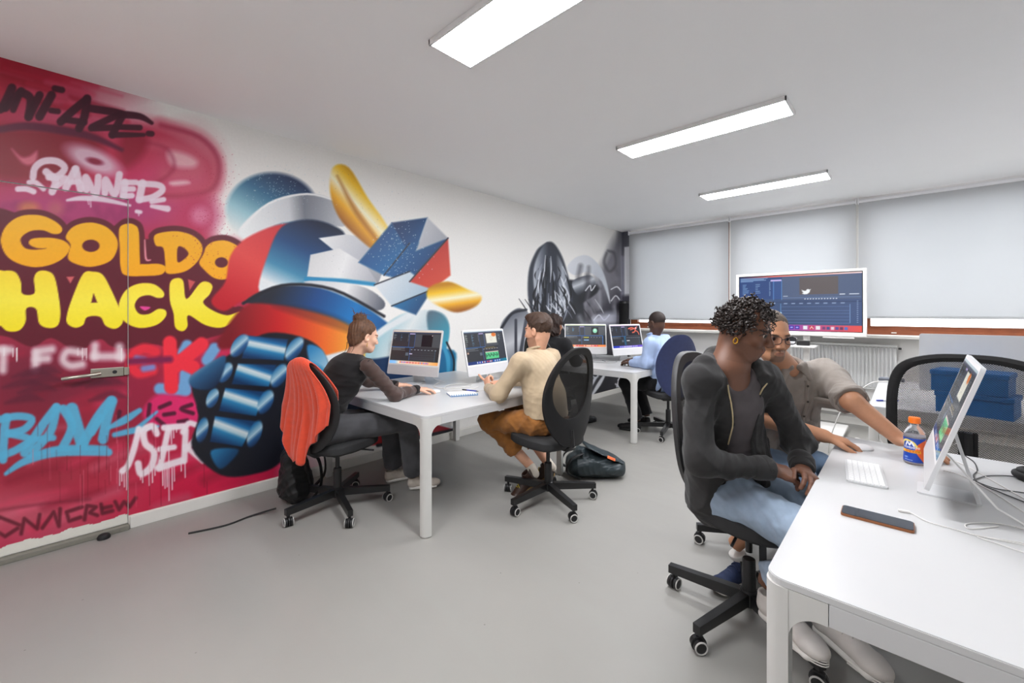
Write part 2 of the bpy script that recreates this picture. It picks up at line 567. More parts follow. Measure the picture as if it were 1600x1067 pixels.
def paint_mural(cv):
    S, P, E = cv.stroke, cv.poly, cv.ell
    # ---- red / pink cloud on the left
    P([(-900, -190), (-60, 60), (60, 112), (135, 138), (150, 175), (255, 195), (330, 240), (342, 285), (320, 330), (345, 380), (420, 370), (430, 470),
       (420, 560), (440, 660), (425, 780), (300, 815), (160, 850), (-60, 905), (-900, 1200)], (186, 42, 74), soft=14)
    for x, y, rx, ry, c, al in ((60, 110, 160, 45, (160, 14, 40), .9), (40, 220, 90, 80, (170, 40, 70), .7), (120, 180, 90, 40, (206, 96, 128), .6),
                                (240, 300, 70, 40, (206, 50, 110), .8), (290, 270, 50, 60, (212, 110, 130), .55), (60, 330, 130, 40, (176, 62, 118), .8),
                                (180, 330, 90, 30, (170, 58, 112), .8), (110, 640, 210, 80, (130, 26, 44), .75), (60, 590, 130, 60, (112, 30, 52), .8),
                                (230, 620, 90, 60, (150, 24, 60), .6), (60, 740, 130, 50, (150, 40, 56), .7), (330, 740, 120, 60, (212, 22, 72), .85),
                                (260, 790, 120, 40, (200, 18, 62), .8), (60, 830, 120, 40, (190, 60, 90), .8), (180, 770, 60, 60, (196, 60, 84), .6),
                                (350, 600, 70, 60, (222, 36, 96), .85), (30, 800, 90, 30, (190, 100, 110), .5), (150, 700, 30, 70, (160, 30, 50), .5)):
        E(x, y, rx, ry, c, soft=.6, a=al)
    for k in range(46):                                     # brush streaks in the red
        x, y = RNG.uniform(-20, 330), RNG.uniform(560, 850)
        l, s = RNG.uniform(40, 110), RNG.uniform(-.5, -.2)
        c = [(126, 16, 40), (224, 60, 96), (176, 30, 60), (214, 110, 130), (150, 20, 44)][k % 5]
        S([(x, y), (x + l * .5, y + l * .5 * s - 3), (x + l, y + l * s)], RNG.uniform(2, 8), c, soft=6, a=.45)
    for k in range(22):
        x, y = RNG.uniform(-20, 150), RNG.uniform(105, 165)
        l = RNG.uniform(40, 100)
        S([(x, y), (x + l, y + l * .27)], RNG.uniform(1, 5), [(140, 10, 34), (186, 30, 60), (204, 70, 100)][k % 3], soft=3, a=.5)
    # loops in the upper pink
    S([(250, 195), (310, 215), (338, 250), (330, 290), (285, 303), (225, 300)], 9, (196, 70, 96), soft=9, a=.75)
    S([(232, 225), (262, 238), (268, 262), (240, 285), (210, 290)], 8, (186, 60, 92), soft=8, a=.7)
    S([(240, 225), (290, 232), (312, 250), (300, 270), (258, 272)], 7, (206, 96, 116), soft=8, a=.6)
    P([(262, 236), (290, 240), (308, 252), (300, 262), (268, 258)], (232, 190, 196), soft=5, a=.8)
    P([(266, 284), (290, 282), (296, 287), (270, 290)], (236, 200, 206), soft=3, a=.8)
    S([(252, 196), (312, 214), (341, 250), (333, 293), (286, 306), (228, 304)], 2.5, (150, 26, 60), soft=4, a=.6)
    S([(226, 222), (260, 232), (272, 262), (246, 286)], 2, (150, 26, 60), soft=4, a=.6)
    E(310, 337, 34, 32, (190, 40, 90), soft=.35, a=.75); E(312, 337, 14, 14, (214, 116, 150), soft=.5, a=.9)
    P([(-30, 205), (60, 198), (140, 205), (160, 235), (120, 270), (50, 285), (-30, 270)], (128, 14, 34), soft=12, a=.85)
    P([(195, 205), (228, 212), (226, 238), (198, 262), (185, 240)], (140, 20, 46), soft=8, a=.8)
    P([(18, 232), (33, 245), (46, 244), (58, 236), (56, 252), (44, 258), (32, 252)], (214, 110, 130), soft=3, a=.9)
    E(146, 250, 44, 17, (222, 190, 208), rot=.42, soft=.35, a=.9); E(148, 252, 13, 5, (140, 30, 60), rot=.25, soft=.4)
    S([(-20, 206), (40, 197), (110, 206), (150, 216), (190, 234)], [5, 6, 6, 5, 3], (84, 18, 52), soft=2.5, a=.85)
    # faded letters above the big word
    for pts in ([(5, 322), (45, 318)], [(25, 320), (25, 345)], [(85, 325), (85, 348)], [(112, 322), (92, 336), (110, 348)],
                [(150, 325), (160, 345), (172, 328), (184, 346), (196, 326)]):
        S(pts, 6, (150, 44, 96), soft=4, a=.55, smooth=False)
    E(45, 325, 16, 10, (220, 160, 60), soft=.5, a=.5); E(87, 327, 12, 12, (214, 140, 110), soft=.6, a=.4)
    # ---- the dark tag along the top
    tag_c = (62, 14, 34)
    def q(x, y):                                          # tracing crop (0,120)-(260,340)
        return (x / 4.85, 120 + y / 4.85)
    for pts, w in (([(-40, 235), (15, 235), (90, 85)], 7), ([(40, 235), (160, 110)], 6.5), ([(160, 115), (230, 165), (215, 305)], 6.5), ([(160, 110), (100, 250)], 5),
                   ([(220, 300), (300, 140)], 6.5), ([(390, 140), (300, 300)], 7), ([(415, 88), (470, 100)], 5), ([(385, 255), (440, 262)], 4.5),
                   ([(460, 340), (560, 250), (660, 170)], 6.5), ([(660, 165), (640, 300), (600, 390)], 6.5), ([(500, 325), (640, 345)], 5),
                   ([(690, 240), (850, 265), (910, 280)], 6), ([(900, 285), (700, 380)], 5.5), ([(690, 390), (860, 385)], 5),
                   ([(920, 285), (1060, 300), (1150, 350)], [6, 5, 3]), ([(930, 290), (850, 440)], 6), ([(900, 380), (1060, 385)], 4.5), ([(850, 440), (1090, 440)], [5, 5, 3]),
                   ([(1125, 430), (1150, 432)], 4.5)):
        S([q(*p) for p in pts], w if np.isscalar(w) else w, tag_c, soft=1.2, a=.95, smooth=len(pts) > 2)
    # ---- white tag
    wt = (232, 214, 226)
    for pts, w in (([(250, 760), (265, 690), (330, 640), (430, 640), (490, 690), (440, 750), (370, 760)], 5.5), ([(350, 720), (420, 790), (395, 870)], 6),
                   ([(430, 770), (500, 770), (430, 830)], 4.5), ([(500, 840), (570, 700)], 6), ([(575, 700), (610, 850)], 6), ([(530, 800), (600, 795)], 4),
                   ([(655, 855), (650, 760), (725, 890), (745, 760)], 5.5), ([(795, 880), (800, 780), (870, 890), (905, 740)], 5.5),
                   ([(945, 800), (935, 900)], 6), ([(945, 800), (1030, 800)], 4.5), ([(945, 850), (1010, 850)], 4.5), ([(930, 905), (1000, 900)], 4.5),
                   ([(1080, 805), (1055, 930)], 6), ([(1060, 810), (1200, 820), (1230, 860), (1160, 910), (1070, 930)], 5),
                   ([(510, 935), (620, 920), (780, 930), (985, 975)], [2, 4, 4, 2]), ([(135, 850), (200, 850), (255, 870)], 4.5), ([(220, 800), (270, 800), (330, 850)], 4),
                   ([(1150, 945), (1240, 930)], 4), ([(1150, 980), (1270, 1000)], [3, 5]), ([(1035, 1020), (1065, 1025)], 3), ([(1050, 1020), (1052, 1050)], 1),
                   ([(665, 930), (672, 965)], .8), ([(685, 930), (688, 985)], .9), ([(722, 880), (724, 912)], .8)):
        S([q(*p) for p in pts], w, wt, soft=1.3, a=.93, smooth=len(pts) > 2)
    # ---- the two big words
    mar = (96, 18, 36)
    def r(x, y):                                          # tracing crop (0,300)-(400,560)
        return (x / 4.0, 300 + y / 4.0)
    G = [(5, 300), (40, 210), (130, 150), (250, 145), (340, 180), (388, 225), (375, 258), (330, 262), (270, 240), (190, 245), (130, 290), (150, 345), (210, 360),
         (290, 352), (230, 350), (182, 325), (200, 292), (300, 285), (390, 300), (436, 340), (410, 400), (330, 450), (220, 470), (110, 445), (35, 390)]
    O1 = [(440, 330), (410, 280), (460, 215), (560, 190), (660, 215), (725, 280), (735, 350), (690, 430), (580, 467), (490, 455), (425, 415)]
    Lc = [(745, 230), (790, 198), (840, 205), (868, 250), (875, 430), (890, 450), (990, 448), (1035, 470), (1010, 515), (900, 525), (790, 522), (755, 480), (748, 350)]
    D = [(962, 280), (1000, 255), (1110, 245), (1210, 275), (1265, 340), (1245, 420), (1170, 490), (1080, 512), (1035, 500), (1032, 440), (1020, 350), (975, 335)]
    O2 = [(1270, 390), (1290, 340), (1340, 308), (1420, 305), (1500, 350), (1528, 420), (1500, 495), (1420, 543), (1340, 538), (1270, 480), (1245, 440)]
    H = [(-20, 520), (30, 492), (95, 500), (130, 560), (140, 635), (215, 632), (212, 540), (240, 495), (300, 495), (340, 530), (365, 640), (378, 760), (360, 835), (300, 850),
         (245, 820), (225, 730), (165, 728), (160, 810), (120, 865), (50, 870), (10, 840), (-20, 800)]
    A = [(520, 510), (580, 497), (640, 515), (690, 600), (760, 760), (765, 820), (720, 855), (660, 835), (625, 780), (545, 782), (520, 830), (470, 848), (420, 820),
         (420, 760), (460, 640)]
    Cc = [(745, 690), (790, 610), (870, 572), (960, 575), (1020, 620), (1022, 655), (985, 662), (930, 645), (870, 660), (842, 710), (870, 760), (930, 762), (990, 730),
          (1035, 740), (1035, 780), (980, 830), (880, 850), (800, 825), (750, 770)]
    K = [(1062, 570), (1100, 538), (1145, 555), (1165, 668), (1250, 570), (1300, 562), (1328, 590), (1310, 640), (1270, 690), (1330, 740), (1420, 770), (1500, 748), (1460, 810),
         (1380, 848), (1280, 830), (1178, 770), (1172, 840), (1140, 870), (1095, 845), (1085, 760), (1062, 680)]
    # block shadow below the words
    P([(-40, 330), (0, 325), (60, 345), (180, 370), (390, 385), (395, 440), (350, 460), (375, 490), (365, 515), (320, 530), (275, 545), (240, 538), (195, 545), (172, 540),
       (155, 530), (120, 548), (80, 528), (50, 542), (10, 525), (-40, 510)], mar, soft=1.5, smooth=True)
    P([(320, 540), (380, 500), (420, 470), (440, 500), (400, 530), (350, 545)], (104, 12, 28), soft=6, a=.8)
    for L in (G, O1, Lc, D, O2, H, A, Cc, K):
        pts = [r(*p) for p in L]
        S(pts + [pts[0]], 8.5, mar, soft=1.2)
    P([r(415, 530), r(465, 528), r(440, 570)], (214, 100, 100), smooth=False); P([r(1175, 545), r(1220, 560), r(1185, 615)], (204, 84, 84), smooth=False)
    og = ((100, 340), (100, 440), [(0, (246, 182, 26)), (1, (250, 170, 10))])
    yg = ((100, 420), (100, 520), [(0, (252, 220, 52)), (.5, (254, 236, 70)), (1, (246, 224, 30))])
    for L in (G, O1, Lc, D, O2):
        P([r(*p) for p in L], og, soft=.9)
    for L in (H, A, Cc, K):
        P([r(*p) for p in L], yg, soft=.9)
    E(142, 384, 13.5, 9.5, mar, soft=.08); E(346, 410, 10, 8, mar, soft=.1)
    P([r(1112, 345), r(1150, 350), r(1178, 385), r(1150, 420), r(1110, 436)], mar); P([r(585, 632), r(608, 690), r(570, 692)], mar, smooth=False)
    P([r(875, 715), r(940, 720), r(905, 740)], (232, 70, 150)); S([r(905, 300), r(912, 415), r(940, 425)], [1, 1.6, 1], (236, 150, 160))
    # ---- white block letters and red letters below
    def s_(x, y):                                         # tracing crop (0,540)-(340,780)
        return (x / 4.447, 540 + y / 4.447)
    for pts in ([(-20, 30), (70, 30)], [(25, 30), (20, 170)], [(250, 60), (245, 160)], [(250, 40), (360, 25)], [(250, 95), (330, 90)], [(560, 50), (470, 40), (440, 100), (490, 140), (570, 130)],
                [(660, 0), (655, 75)], [(655, 75), (840, 75)], [(830, 10), (835, 80)]):
        S([s_(*p) for p in pts], 6.5, (228, 212, 216), soft=4.5, a=.85, smooth=len(pts) > 2)
    for k in range(16):
        x = RNG.choice([90, 115, 135, 540, 560, 575, 590, 600, 845, 30])
        S([s_(x, 20), s_(x, RNG.uniform(60, 110))], .8, (236, 226, 228), soft=.8, a=.8)
    for pts in ([(1080, 40), (1000, 20), (930, 60), (910, 130), (960, 190), (1060, 170)], [(930, 110), (1060, 100)]):
        S([s_(*p) for p in pts], 8, (226, 40, 60), soft=3)
    for pts in ([(1000, 160), (1060, 150)], [(1000, 100), (950, 90)]):
        S([s_(*p) for p in pts], 5, (122, 132, 190), soft=3)
    for pts in ([(1270, 60), (1300, 0)], [(1440, 100), (1490, 20)], [(1110, 300), (1290, 310)], [(1290, 190), (1280, 310)]):
        S([s_(*p) for p in pts], 9, (110, 160, 206), soft=2.5, smooth=False)
    for pts in ([(1180, -20), (1190, 290)], [(1400, -10), (1220, 140)], [(1250, 110), (1340, 150)]):
        S([s_(*p) for p in pts], 11, (236, 44, 62), soft=2, smooth=False)
    S([s_(900, 110), s_(1180, 95)], 5, (120, 22, 70), soft=3)
    for k in range(9):
        x, y = RNG.uniform(0, 700), RNG.uniform(180, 400)
        S([s_(x, y), s_(x + 160, y - 40), s_(x + 260, y - 20)], [2, 7, 1], (84, 22, 44), soft=3, a=.6)
    # pink cloud with short dark marks
    P([s_(1010, 420), s_(1100, 340), s_(1250, 350), s_(1390, 380), s_(1420, 480), s_(1330, 560), s_(1100, 560), s_(1000, 500)], (226, 40, 110), soft=4, a=.85)
    for pts in ([(1040, 410), (1030, 490)], [(1180, 400), (1110, 430)], [(1140, 480), (1210, 470)], [(1330, 410), (1260, 440), (1340, 470)], [(1380, 430), (1390, 460)], [(1090, 510), (1140, 550)],
                [(1240, 530), (1300, 520)], [(830, 460), (820, 520)]):
        S([s_(*p) for p in pts], 3.2, (70, 10, 40), soft=1.5, a=.9)
    # ---- blue tag
    bl = (86, 172, 208)
    for pts, w in (([(20, 790), (30, 600), (45, 500)], 7), ([(-10, 515), (120, 490), (220, 510), (170, 580), (60, 610)], 6), ([(60, 610), (200, 650), (120, 720), (0, 770)], 6),
                   ([(170, 745), (290, 560), (390, 430)], 7), ([(395, 430), (350, 600), (230, 735)], 6.5), ([(210, 650), (370, 640)], 5), ([(440, 700), (500, 560), (440, 440)], 7),
                   ([(500, 440), (570, 680)], 10), ([(575, 680), (680, 500), (770, 385)], 8), ([(780, 385), (745, 500), (715, 650)], 8), ([(640, 600), (700, 500)], 6),
                   ([(40, 890), (180, 800), (400, 740), (755, 740)], [3, 6, 7, 6]), ([(200, 770), (420, 715), (735, 710)], [4, 5, 4]),
                   ([(755, 570), (860, 520), (970, 450)], [3, 6, 4]), ([(795, 620), (950, 585), (1100, 560)], [4, 5, 2]), ([(960, 570), (1090, 460)], [4, 2])):
        S([s_(*p) for p in pts], w, bl, soft=1.8, a=.95, smooth=True)
    # ---- white dripping tag
    wd = (240, 228, 234)
    for pts, w in (([(965, 580), (930, 720), (890, 830), (850, 870)], 5), ([(1090, 610), (1060, 560), (1000, 590), (1010, 680), (1070, 740), (1050, 840), (980, 890), (960, 820)], 5.5),
                   ([(1140, 570), (1270, 560)], 5), ([(1170, 580), (1140, 720), (1110, 850)], 5), ([(1110, 720), (1210, 705)], 4.5), ([(1100, 850), (1260, 800)], 5.5),
                   ([(1290, 590), (1280, 800)], 5), ([(1270, 600), (1310, 540), (1360, 550)], 4.5), ([(1290, 720), (1360, 650)], 4.5), ([(1290, 700), (1410, 800)], 4.5)):
        S([s_(*p) for p in pts], w, wd, soft=1.8, a=.95)
    for x, y0, y1 in ((830, 870, 970), (845, 870, 940), (862, 870, 980), (880, 870, 1000), (975, 880, 930), (990, 880, 950), (1035, 860, 970), (1058, 860, 950), (1075, 840, 900),
                      (1130, 850, 970), (1145, 850, 990), (1160, 850, 980), (1173, 700, 1075), (1195, 850, 1000), (1210, 840, 940), (1258, 800, 870), (1285, 800, 915), (1190, 570, 680), (1205, 570, 640),
                      (1225, 570, 600)):
        S([s_(x, y0), s_(x + 2, y1)], .9, wd, soft=.9, a=.9)
    # ---- dark tag near the floor
    for pts in ([(30, 820), (0, 808), (-18, 822), (8, 838), (28, 825)], [(33, 834), (38, 810), (58, 826), (62, 804)], [(66, 825), (84, 800), (92, 822), (94, 795)], [(128, 792), (104, 800), (108, 814), (126, 808)],
                [(132, 812), (136, 790), (150, 792), (140, 801), (152, 805)], [(158, 788), (160, 802), (176, 798)], [(160, 794), (174, 791)], [(180, 784), (186, 796), (194, 784), (202, 792), (212, 778)]):
        S(pts, 3, (86, 22, 36), soft=1.6, a=.8, smooth=False)
    S([(-20, 800), (60, 788), (140, 780)], 2, (96, 24, 40), soft=3, a=.5)
    for k in range(40):                                    # drips
        x, y = RNG.uniform(0, 330), RNG.uniform(640, 760)
        S([(x, y), (x + .5, y + RNG.uniform(20, 60))], .5, [(110, 14, 34), (90, 20, 30), (228, 120, 140)][k % 3], soft=.8, a=.5)
    cv.specks(325, 340, 24, 45, 320, (176, 30, 70), (.3, .8), .6)
    cv.specks(342, 310, 14, 45, 140, (150, 20, 50), (.25, .6), .6)
    # ================================================== abstract colour shapes in the middle of the wall
    bluegrad = lambda p, q_, s=0: (p, q_, [(0, (24, 44, 84)), (.45, (24, 104, 160)), (.75, (90, 170, 200)), (1, (226, 234, 236))])
    dark = (22, 24, 34)
    # blue disc with a pale ring, upper left
    E(425, 330, 72, 60, ((440, 270), (380, 370), [(0, (26, 44, 80)), (.35, (40, 100, 136)), (.7, (150, 196, 208)), (1, (236, 236, 232))]), soft=.06)
    P([(372, 362), (400, 330), (440, 308), (490, 303), (528, 318), (540, 352), (500, 350), (440, 348), (395, 372)], ((380, 340), (540, 330), [(0, (238, 240, 240)), (.45, (206, 208, 212)), (.6, (120, 124, 134)), (1, (196, 198, 204))]), soft=1.5)
    S([(376, 358), (420, 318), (480, 303), (532, 316)], 1.6, (240, 240, 240), soft=1)
    # red shoulder-like sweep and navy hump
    P([(360, 400), (385, 372), (440, 350), (470, 360), (440, 420), (415, 470), (380, 470), (350, 486), (330, 470), (352, 440)], ((450, 350), (360, 480), [(0, (206, 40, 50)), (.5, (226, 70, 66)), (1, (190, 20, 36))]), soft=2)
    P([(405, 455), (418, 400), (440, 355), (480, 343), (520, 352), (540, 372), (520, 420), (490, 440), (450, 445)], ((490, 345), (440, 450), [(0, (20, 32, 60)), (.4, (26, 70, 120)), (.75, (70, 140, 176)), (1, (232, 236, 238))]), soft=2)
    # white facets
    P([(498, 372), (540, 366), (580, 372), (600, 420), (590, 445), (545, 410)], ((500, 370), (600, 440), [(0, (244, 244, 244)), (.5, (196, 198, 204)), (1, (150, 152, 160))]), soft=1, smooth=False)
    P([(485, 398), (530, 388), (570, 412), (590, 442), (480, 432)], ((480, 400), (590, 440), [(0, (216, 216, 216)), (.5, (238, 238, 238)), (1, (170, 172, 180))]), soft=1, smooth=False)
    S([(478, 436), (530, 438), (584, 444)], 3, (40, 140, 190), soft=1.5)
    P([(475, 440), (560, 446), (600, 470), (590, 485), (540, 470)], ((480, 440), (600, 480), [(0, (206, 208, 212)), (.5, (236, 236, 236)), (1, (90, 94, 106))]), soft=1.2)
    # sweeping bands: blue, red to orange
    P([(385, 470), (430, 448), (500, 450), (560, 474), (600, 500), (640, 540), (560, 520), (480, 492), (420, 480)], ((430, 450), (590, 530), [(0, (30, 34, 48)), (.35, (20, 70, 130)), (.7, (24, 120, 190)), (1, (30, 90, 150))]), soft=2)
    S([(380, 474), (440, 446), (520, 452), (600, 494)], 2.2, dark, soft=1.5)
    P([(340, 540), (380, 480), (430, 476), (500, 490), (550, 510), (600, 545), (570, 565), (510, 560), (440, 530), (380, 540)], ((360, 530), (570, 540), [(0, (120, 10, 24)), (.35, (196, 26, 30)), (.7, (240, 110, 40)), (1, (250, 196, 70))]), soft=3)
    P([(425, 478), (480, 480), (540, 500), (580, 530), (520, 512), (460, 492)], (40, 20, 30), soft=4, a=.35)
    # pale rounded panels low right
    P([(590, 520), (625, 492), (665, 484), (695, 492), (702, 520), (690, 560), (655, 580), (600, 580), (570, 560)], ((600, 500), (700, 560), [(0, (150, 196, 208)), (.35, (226, 232, 232)), (.7, (160, 190, 200)), (1, (50, 130, 160))]), soft=1.6)
    P([(668, 488), (690, 490), (702, 512), (694, 545), (672, 525)], ((668, 490), (702, 530), [(0, (90, 110, 124)), (1, (60, 160, 186))]), soft=2)
    S([(510, 560), (560, 545), (600, 515), (650, 487)], 5, (226, 232, 234), soft=2)
    P([(520, 570), (590, 560), (700, 545), (712, 575), (705, 640), (640, 680), (560, 660), (520, 620)], ((520, 580), (700, 640), [(0, (30, 40, 60)), (.6, (20, 60, 110)), (1, (30, 130, 170))]), soft=2)
    S([(690, 535), (700, 560), (700, 590)], [2, 3.5, 2], (60, 150, 190), soft=1.2); S([(698, 535), (709, 562), (707, 592)], 1.4, dark, soft=1)
    # stacked glossy blue tubes (lower left)
    P([(300, 600), (330, 575), (372, 545), (420, 520), (480, 530), (510, 560), (520, 620), (470, 660), (440, 720), (400, 740), (345, 742), (300, 700), (310, 650)], dark, soft=2)
    rows = [((385, 524), (450, 530), (443, 563), (378, 560)), ((372, 568), (432, 570), (420, 604), (362, 600)), ((352, 606), (414, 612), (400, 650), (342, 642)), ((336, 650), (400, 658), (378, 698), (328, 690))]
    for a_, b_, c_, d_ in rows:
        top = ((a_[0] + b_[0]) / 2, (a_[1] + b_[1]) / 2); bot = ((c_[0] + d_[0]) / 2, (c_[1] + d_[1]) / 2)
        P([a_, b_, c_, d_], (top, bot, [(0, (16, 56, 100)), (.2, (30, 110, 166)), (.36, (214, 222, 224)), (.5, (170, 200, 212)), (.62, (40, 126, 176)), (1, (14, 50, 92))]), soft=1.4, smooth=False)
    for x, y, rx, ry, ro in ((374, 540, 20, 11, -1.0), (352, 582, 17, 10, -1.1), (332, 622, 16, 9, -1.2), (316, 672, 20, 9, -1.35), (460, 545, 21, 11, -1.0), (436, 587, 20, 11, -1.1), (415, 628, 20, 11, -1.15), (398, 678, 22, 10, -1.2)):
        E(x, y, rx, ry, ((x - 8, y - 8), (x + 10, y + 12), [(0, (40, 110, 160)), (.4, (170, 200, 214)), (.6, (40, 90, 140)), (1, (18, 30, 60))]), rot=ro, soft=.12)
    P([(296, 590), (322, 570), (352, 556), (346, 590), (330, 608), (302, 606)], ((300, 570), (330, 610), [(0, (150, 180, 196)), (.4, (40, 90, 130)), (1, (16, 36, 66))]), soft=2)
    P([(330, 704), (372, 702), (360, 722), (342, 732)], ((330, 700), (360, 730), [(0, (40, 130, 180)), (1, (16, 50, 90))]), soft=2)
    P([(480, 540), (505, 548), (515, 585), (490, 580)], ((480, 540), (515, 585), [(0, (30, 120, 180)), (1, (190, 214, 224))]), soft=2)
    P([(470, 570), (520, 590), (530, 660), (470, 700), (440, 690)], ((470, 570), (500, 690), [(0, (60, 150, 196)), (1, (16, 50, 96))]), soft=3)
    # yellow paint sweeps and blue spray cloud (upper right)
    ye = lambda p, q_: (p, q_, [(0, (196, 132, 16)), (.25, (246, 196, 40)), (.5, (253, 246, 214)), (.72, (240, 176, 44)), (1, (150, 84, 28))])
    P([(520, 262), (545, 262), (575, 310), (600, 345), (612, 372), (590, 392), (560, 372), (530, 340), (516, 300)], ye((590, 300), (535, 350)), soft=2)
    S([(527, 275), (556, 330), (596, 384)], [1, 4, 3], (176, 104, 30), soft=3, a=.7)
    sh_ = [([(560, 410), (612, 348), (640, 380), (600, 430)], (26, 60, 112), (40, 120, 176)), ([(612, 348), (668, 340), (650, 392), (632, 384)], (20, 44, 88), (30, 96, 150)),
           ([(600, 430), (640, 380), (700, 372), (640, 440)], (36, 110, 168), (22, 52, 96)), ([(585, 445), (640, 424), (676, 452), (612, 478)], (236, 238, 240), (150, 178, 198)),
           ([(640, 440), (700, 372), (704, 430), (676, 452)], (186, 40, 40), (214, 84, 60)), ([(612, 478), (676, 452), (650, 492)], (40, 130, 186), (40, 60, 96)),
           ([(650, 392), (668, 340), (700, 372)], (222, 224, 228), (150, 154, 164))]
    for pl, c0, c1 in sh_:
        xs_, ys_ = [q[0] for q in pl], [q[1] for q in pl]
        P(pl, ((min(xs_), min(ys_)), (max(xs_), max(ys_)), [(0, c0), (1, c1)]), soft=1.6, smooth=False)
    for l0, l1 in (((600, 430), (640, 380)), ((640, 440), (700, 372)), ((585, 445), (640, 424)), ((612, 478), (676, 452))):
        S([l0, l1], .9, (24, 28, 40), soft=1, smooth=False)
    P([(672, 448), (700, 440), (730, 452), (752, 462), (744, 478), (715, 488), (690, 480), (668, 466)], ye((700, 444), (706, 488)), soft=2)
    cv.specks(560, 330, 50, 45, 120, (90, 100, 120), (.25, .5), .35)
    cv.specks(625, 395, 22, 26, 200, (210, 224, 236), (.3, .8), .7)
    cv.specks(430, 300, 30, 20, 200, (190, 214, 224), (.3, .8), .6)
    # low red/blue wedge under the desk
    P([(560, 640), (640, 655), (712, 670), (640, 690), (540, 700)], ((560, 660), (712, 670), [(0, (186, 20, 34)), (1, (150, 24, 40))]), soft=1.5, smooth=False)
    S([(600, 645), (660, 655), (710, 669)], 2, (220, 222, 224), soft=1); S([(590, 696), (650, 684), (712, 671)], 2.5, dark, soft=1.2)
    P([(670, 648), (700, 650), (698, 660), (676, 654)], (60, 150, 170), soft=1.5); S([(640, 690), (686, 683)], 1.5, (30, 40, 90), soft=1)
    # ================================================== abstract black and silver shapes near the window
    P([(900, 470), (925, 440), (945, 405), (962, 372), (990, 355), (990, 640), (890, 660), (885, 560)], (104, 103, 112), soft=8, a=.9)
    P([(905, 520), (940, 470), (990, 450), (990, 640), (890, 650)], (58, 57, 66), soft=10, a=.8)
    P([(792, 600), (806, 540), (830, 490), (850, 470), (880, 440), (905, 445), (915, 500), (925, 560), (940, 660), (820, 690), (795, 660)], (34, 36, 43), soft=1.8)
    P([(826, 470), (826, 425), (836, 396), (846, 384), (862, 378), (876, 396), (886, 425), (895, 470), (880, 500), (840, 505)], (56, 60, 70), soft=1.6)
    P([(834, 420), (846, 388), (858, 382), (852, 440), (846, 480), (836, 460)], ((832, 430), (858, 430), [(0, (206, 210, 218)), (.5, (120, 126, 138)), (1, (50, 54, 64))]), soft=1.5)
    P([(870, 398), (884, 428), (890, 470), (878, 492), (872, 440)], ((866, 430), (892, 430), [(0, (40, 42, 50)), (.5, (170, 176, 186)), (1, (90, 94, 106))]), soft=1.5)
    for k in range(64):                                    # fine silver and black streaks
        t = RNG.uniform(0, 1)
        x = 829 + 60 * t
        y0, y1 = 390 + 36 * abs(t - .45) + RNG.uniform(0, 70), 0
        y1 = y0 + RNG.uniform(18, 60)
        c = [(226, 230, 236), (18, 20, 26), (150, 156, 168), (14, 15, 20)][k % 4]
        S([(x + (858 - x) * .22, y0), (x, (y0 + y1) / 2), (x + (852 - x) * .2, y1)], [.4, RNG.uniform(.6, 1.7), .3], c, soft=.7, a=.95)
    for k in range(120):                                   # slanting strokes over the dark mass
        x, y = RNG.uniform(808, 930), RNG.uniform(465, 660)
        l = RNG.uniform(8, 30)
        c = [(224, 227, 232), (14, 15, 20), (120, 124, 134), (22, 23, 29)][k % 4]
        S([(x, y), (x + l * .42, y + l * .62), (x + l * .62, y + l)], [.4, RNG.uniform(.6, 1.8), .3], c, soft=.7, a=.9)
    for k in range(10):
        S([(884 - k * 5, 430 + k * 9), (892 - k * 3, 462 + k * 7), (872 - k * 5, 492 + k * 5)], [.5, 1.6, .5], (206, 210, 218) if k % 2 else (20, 21, 27), soft=.8)
    P([(886, 418), (900, 402), (920, 400), (940, 420), (950, 450), (953, 474), (940, 440), (918, 425), (898, 430)], ((890, 400), (950, 470), [(0, (228, 230, 234)), (.6, (190, 196, 204)), (1, (210, 214, 220))]), soft=1.2)
    P([(894, 440), (922, 430), (930, 445), (905, 462)], ((900, 435), (910, 460), [(0, (70, 74, 84)), (.4, (200, 204, 210)), (.6, (120, 124, 132)), (1, (30, 32, 40))]), soft=1)
    P([(905, 462), (932, 444), (934, 456), (908, 474)], (30, 30, 36), soft=1.5)
    P([(782, 510), (798, 488), (815, 482), (830, 500), (832, 560), (800, 580), (786, 545)], ((790, 490), (830, 570), [(0, (90, 94, 104)), (.5, (214, 216, 220)), (1, (100, 104, 114))]), soft=1.2)
    S([(784, 512), (800, 490), (822, 484)], 2, (40, 42, 50), soft=1); S([(806, 500), (806, 570)], 2, (60, 62, 72), soft=1); S([(822, 500), (812, 560)], 2.5, (70, 74, 84), soft=1)
    for k in range(30):
        x, y = RNG.uniform(905, 970), RNG.uniform(400, 600)
        S([(x, y), (x + RNG.uniform(-6, 6), y + RNG.uniform(8, 40))], RNG.uniform(1, 4), [(70, 68, 78), (150, 148, 156), (50, 48, 56), (186, 188, 196)][k % 4], soft=3, a=.5)
    S([(948, 395), (944, 410), (952, 424), (962, 414), (960, 396), (950, 392)], 2, (60, 58, 64), soft=2, a=.7)
    S([(968, 362), (966, 400), (970, 440)], 3, (90, 90, 98), soft=3, a=.7)
    for pts in ([(915, 454), (922, 446), (924, 454), (930, 446)], [(955, 470), (962, 462), (968, 468)], [(955, 452), (964, 448), (970, 454)], [(928, 500), (936, 492), (944, 500), (952, 492)]):
        S(pts, .9, (226, 228, 232), soft=.8)
    P([(930, 495), (960, 488), (985, 496), (985, 505), (930, 506)], (206, 208, 224), soft=5, a=.8)
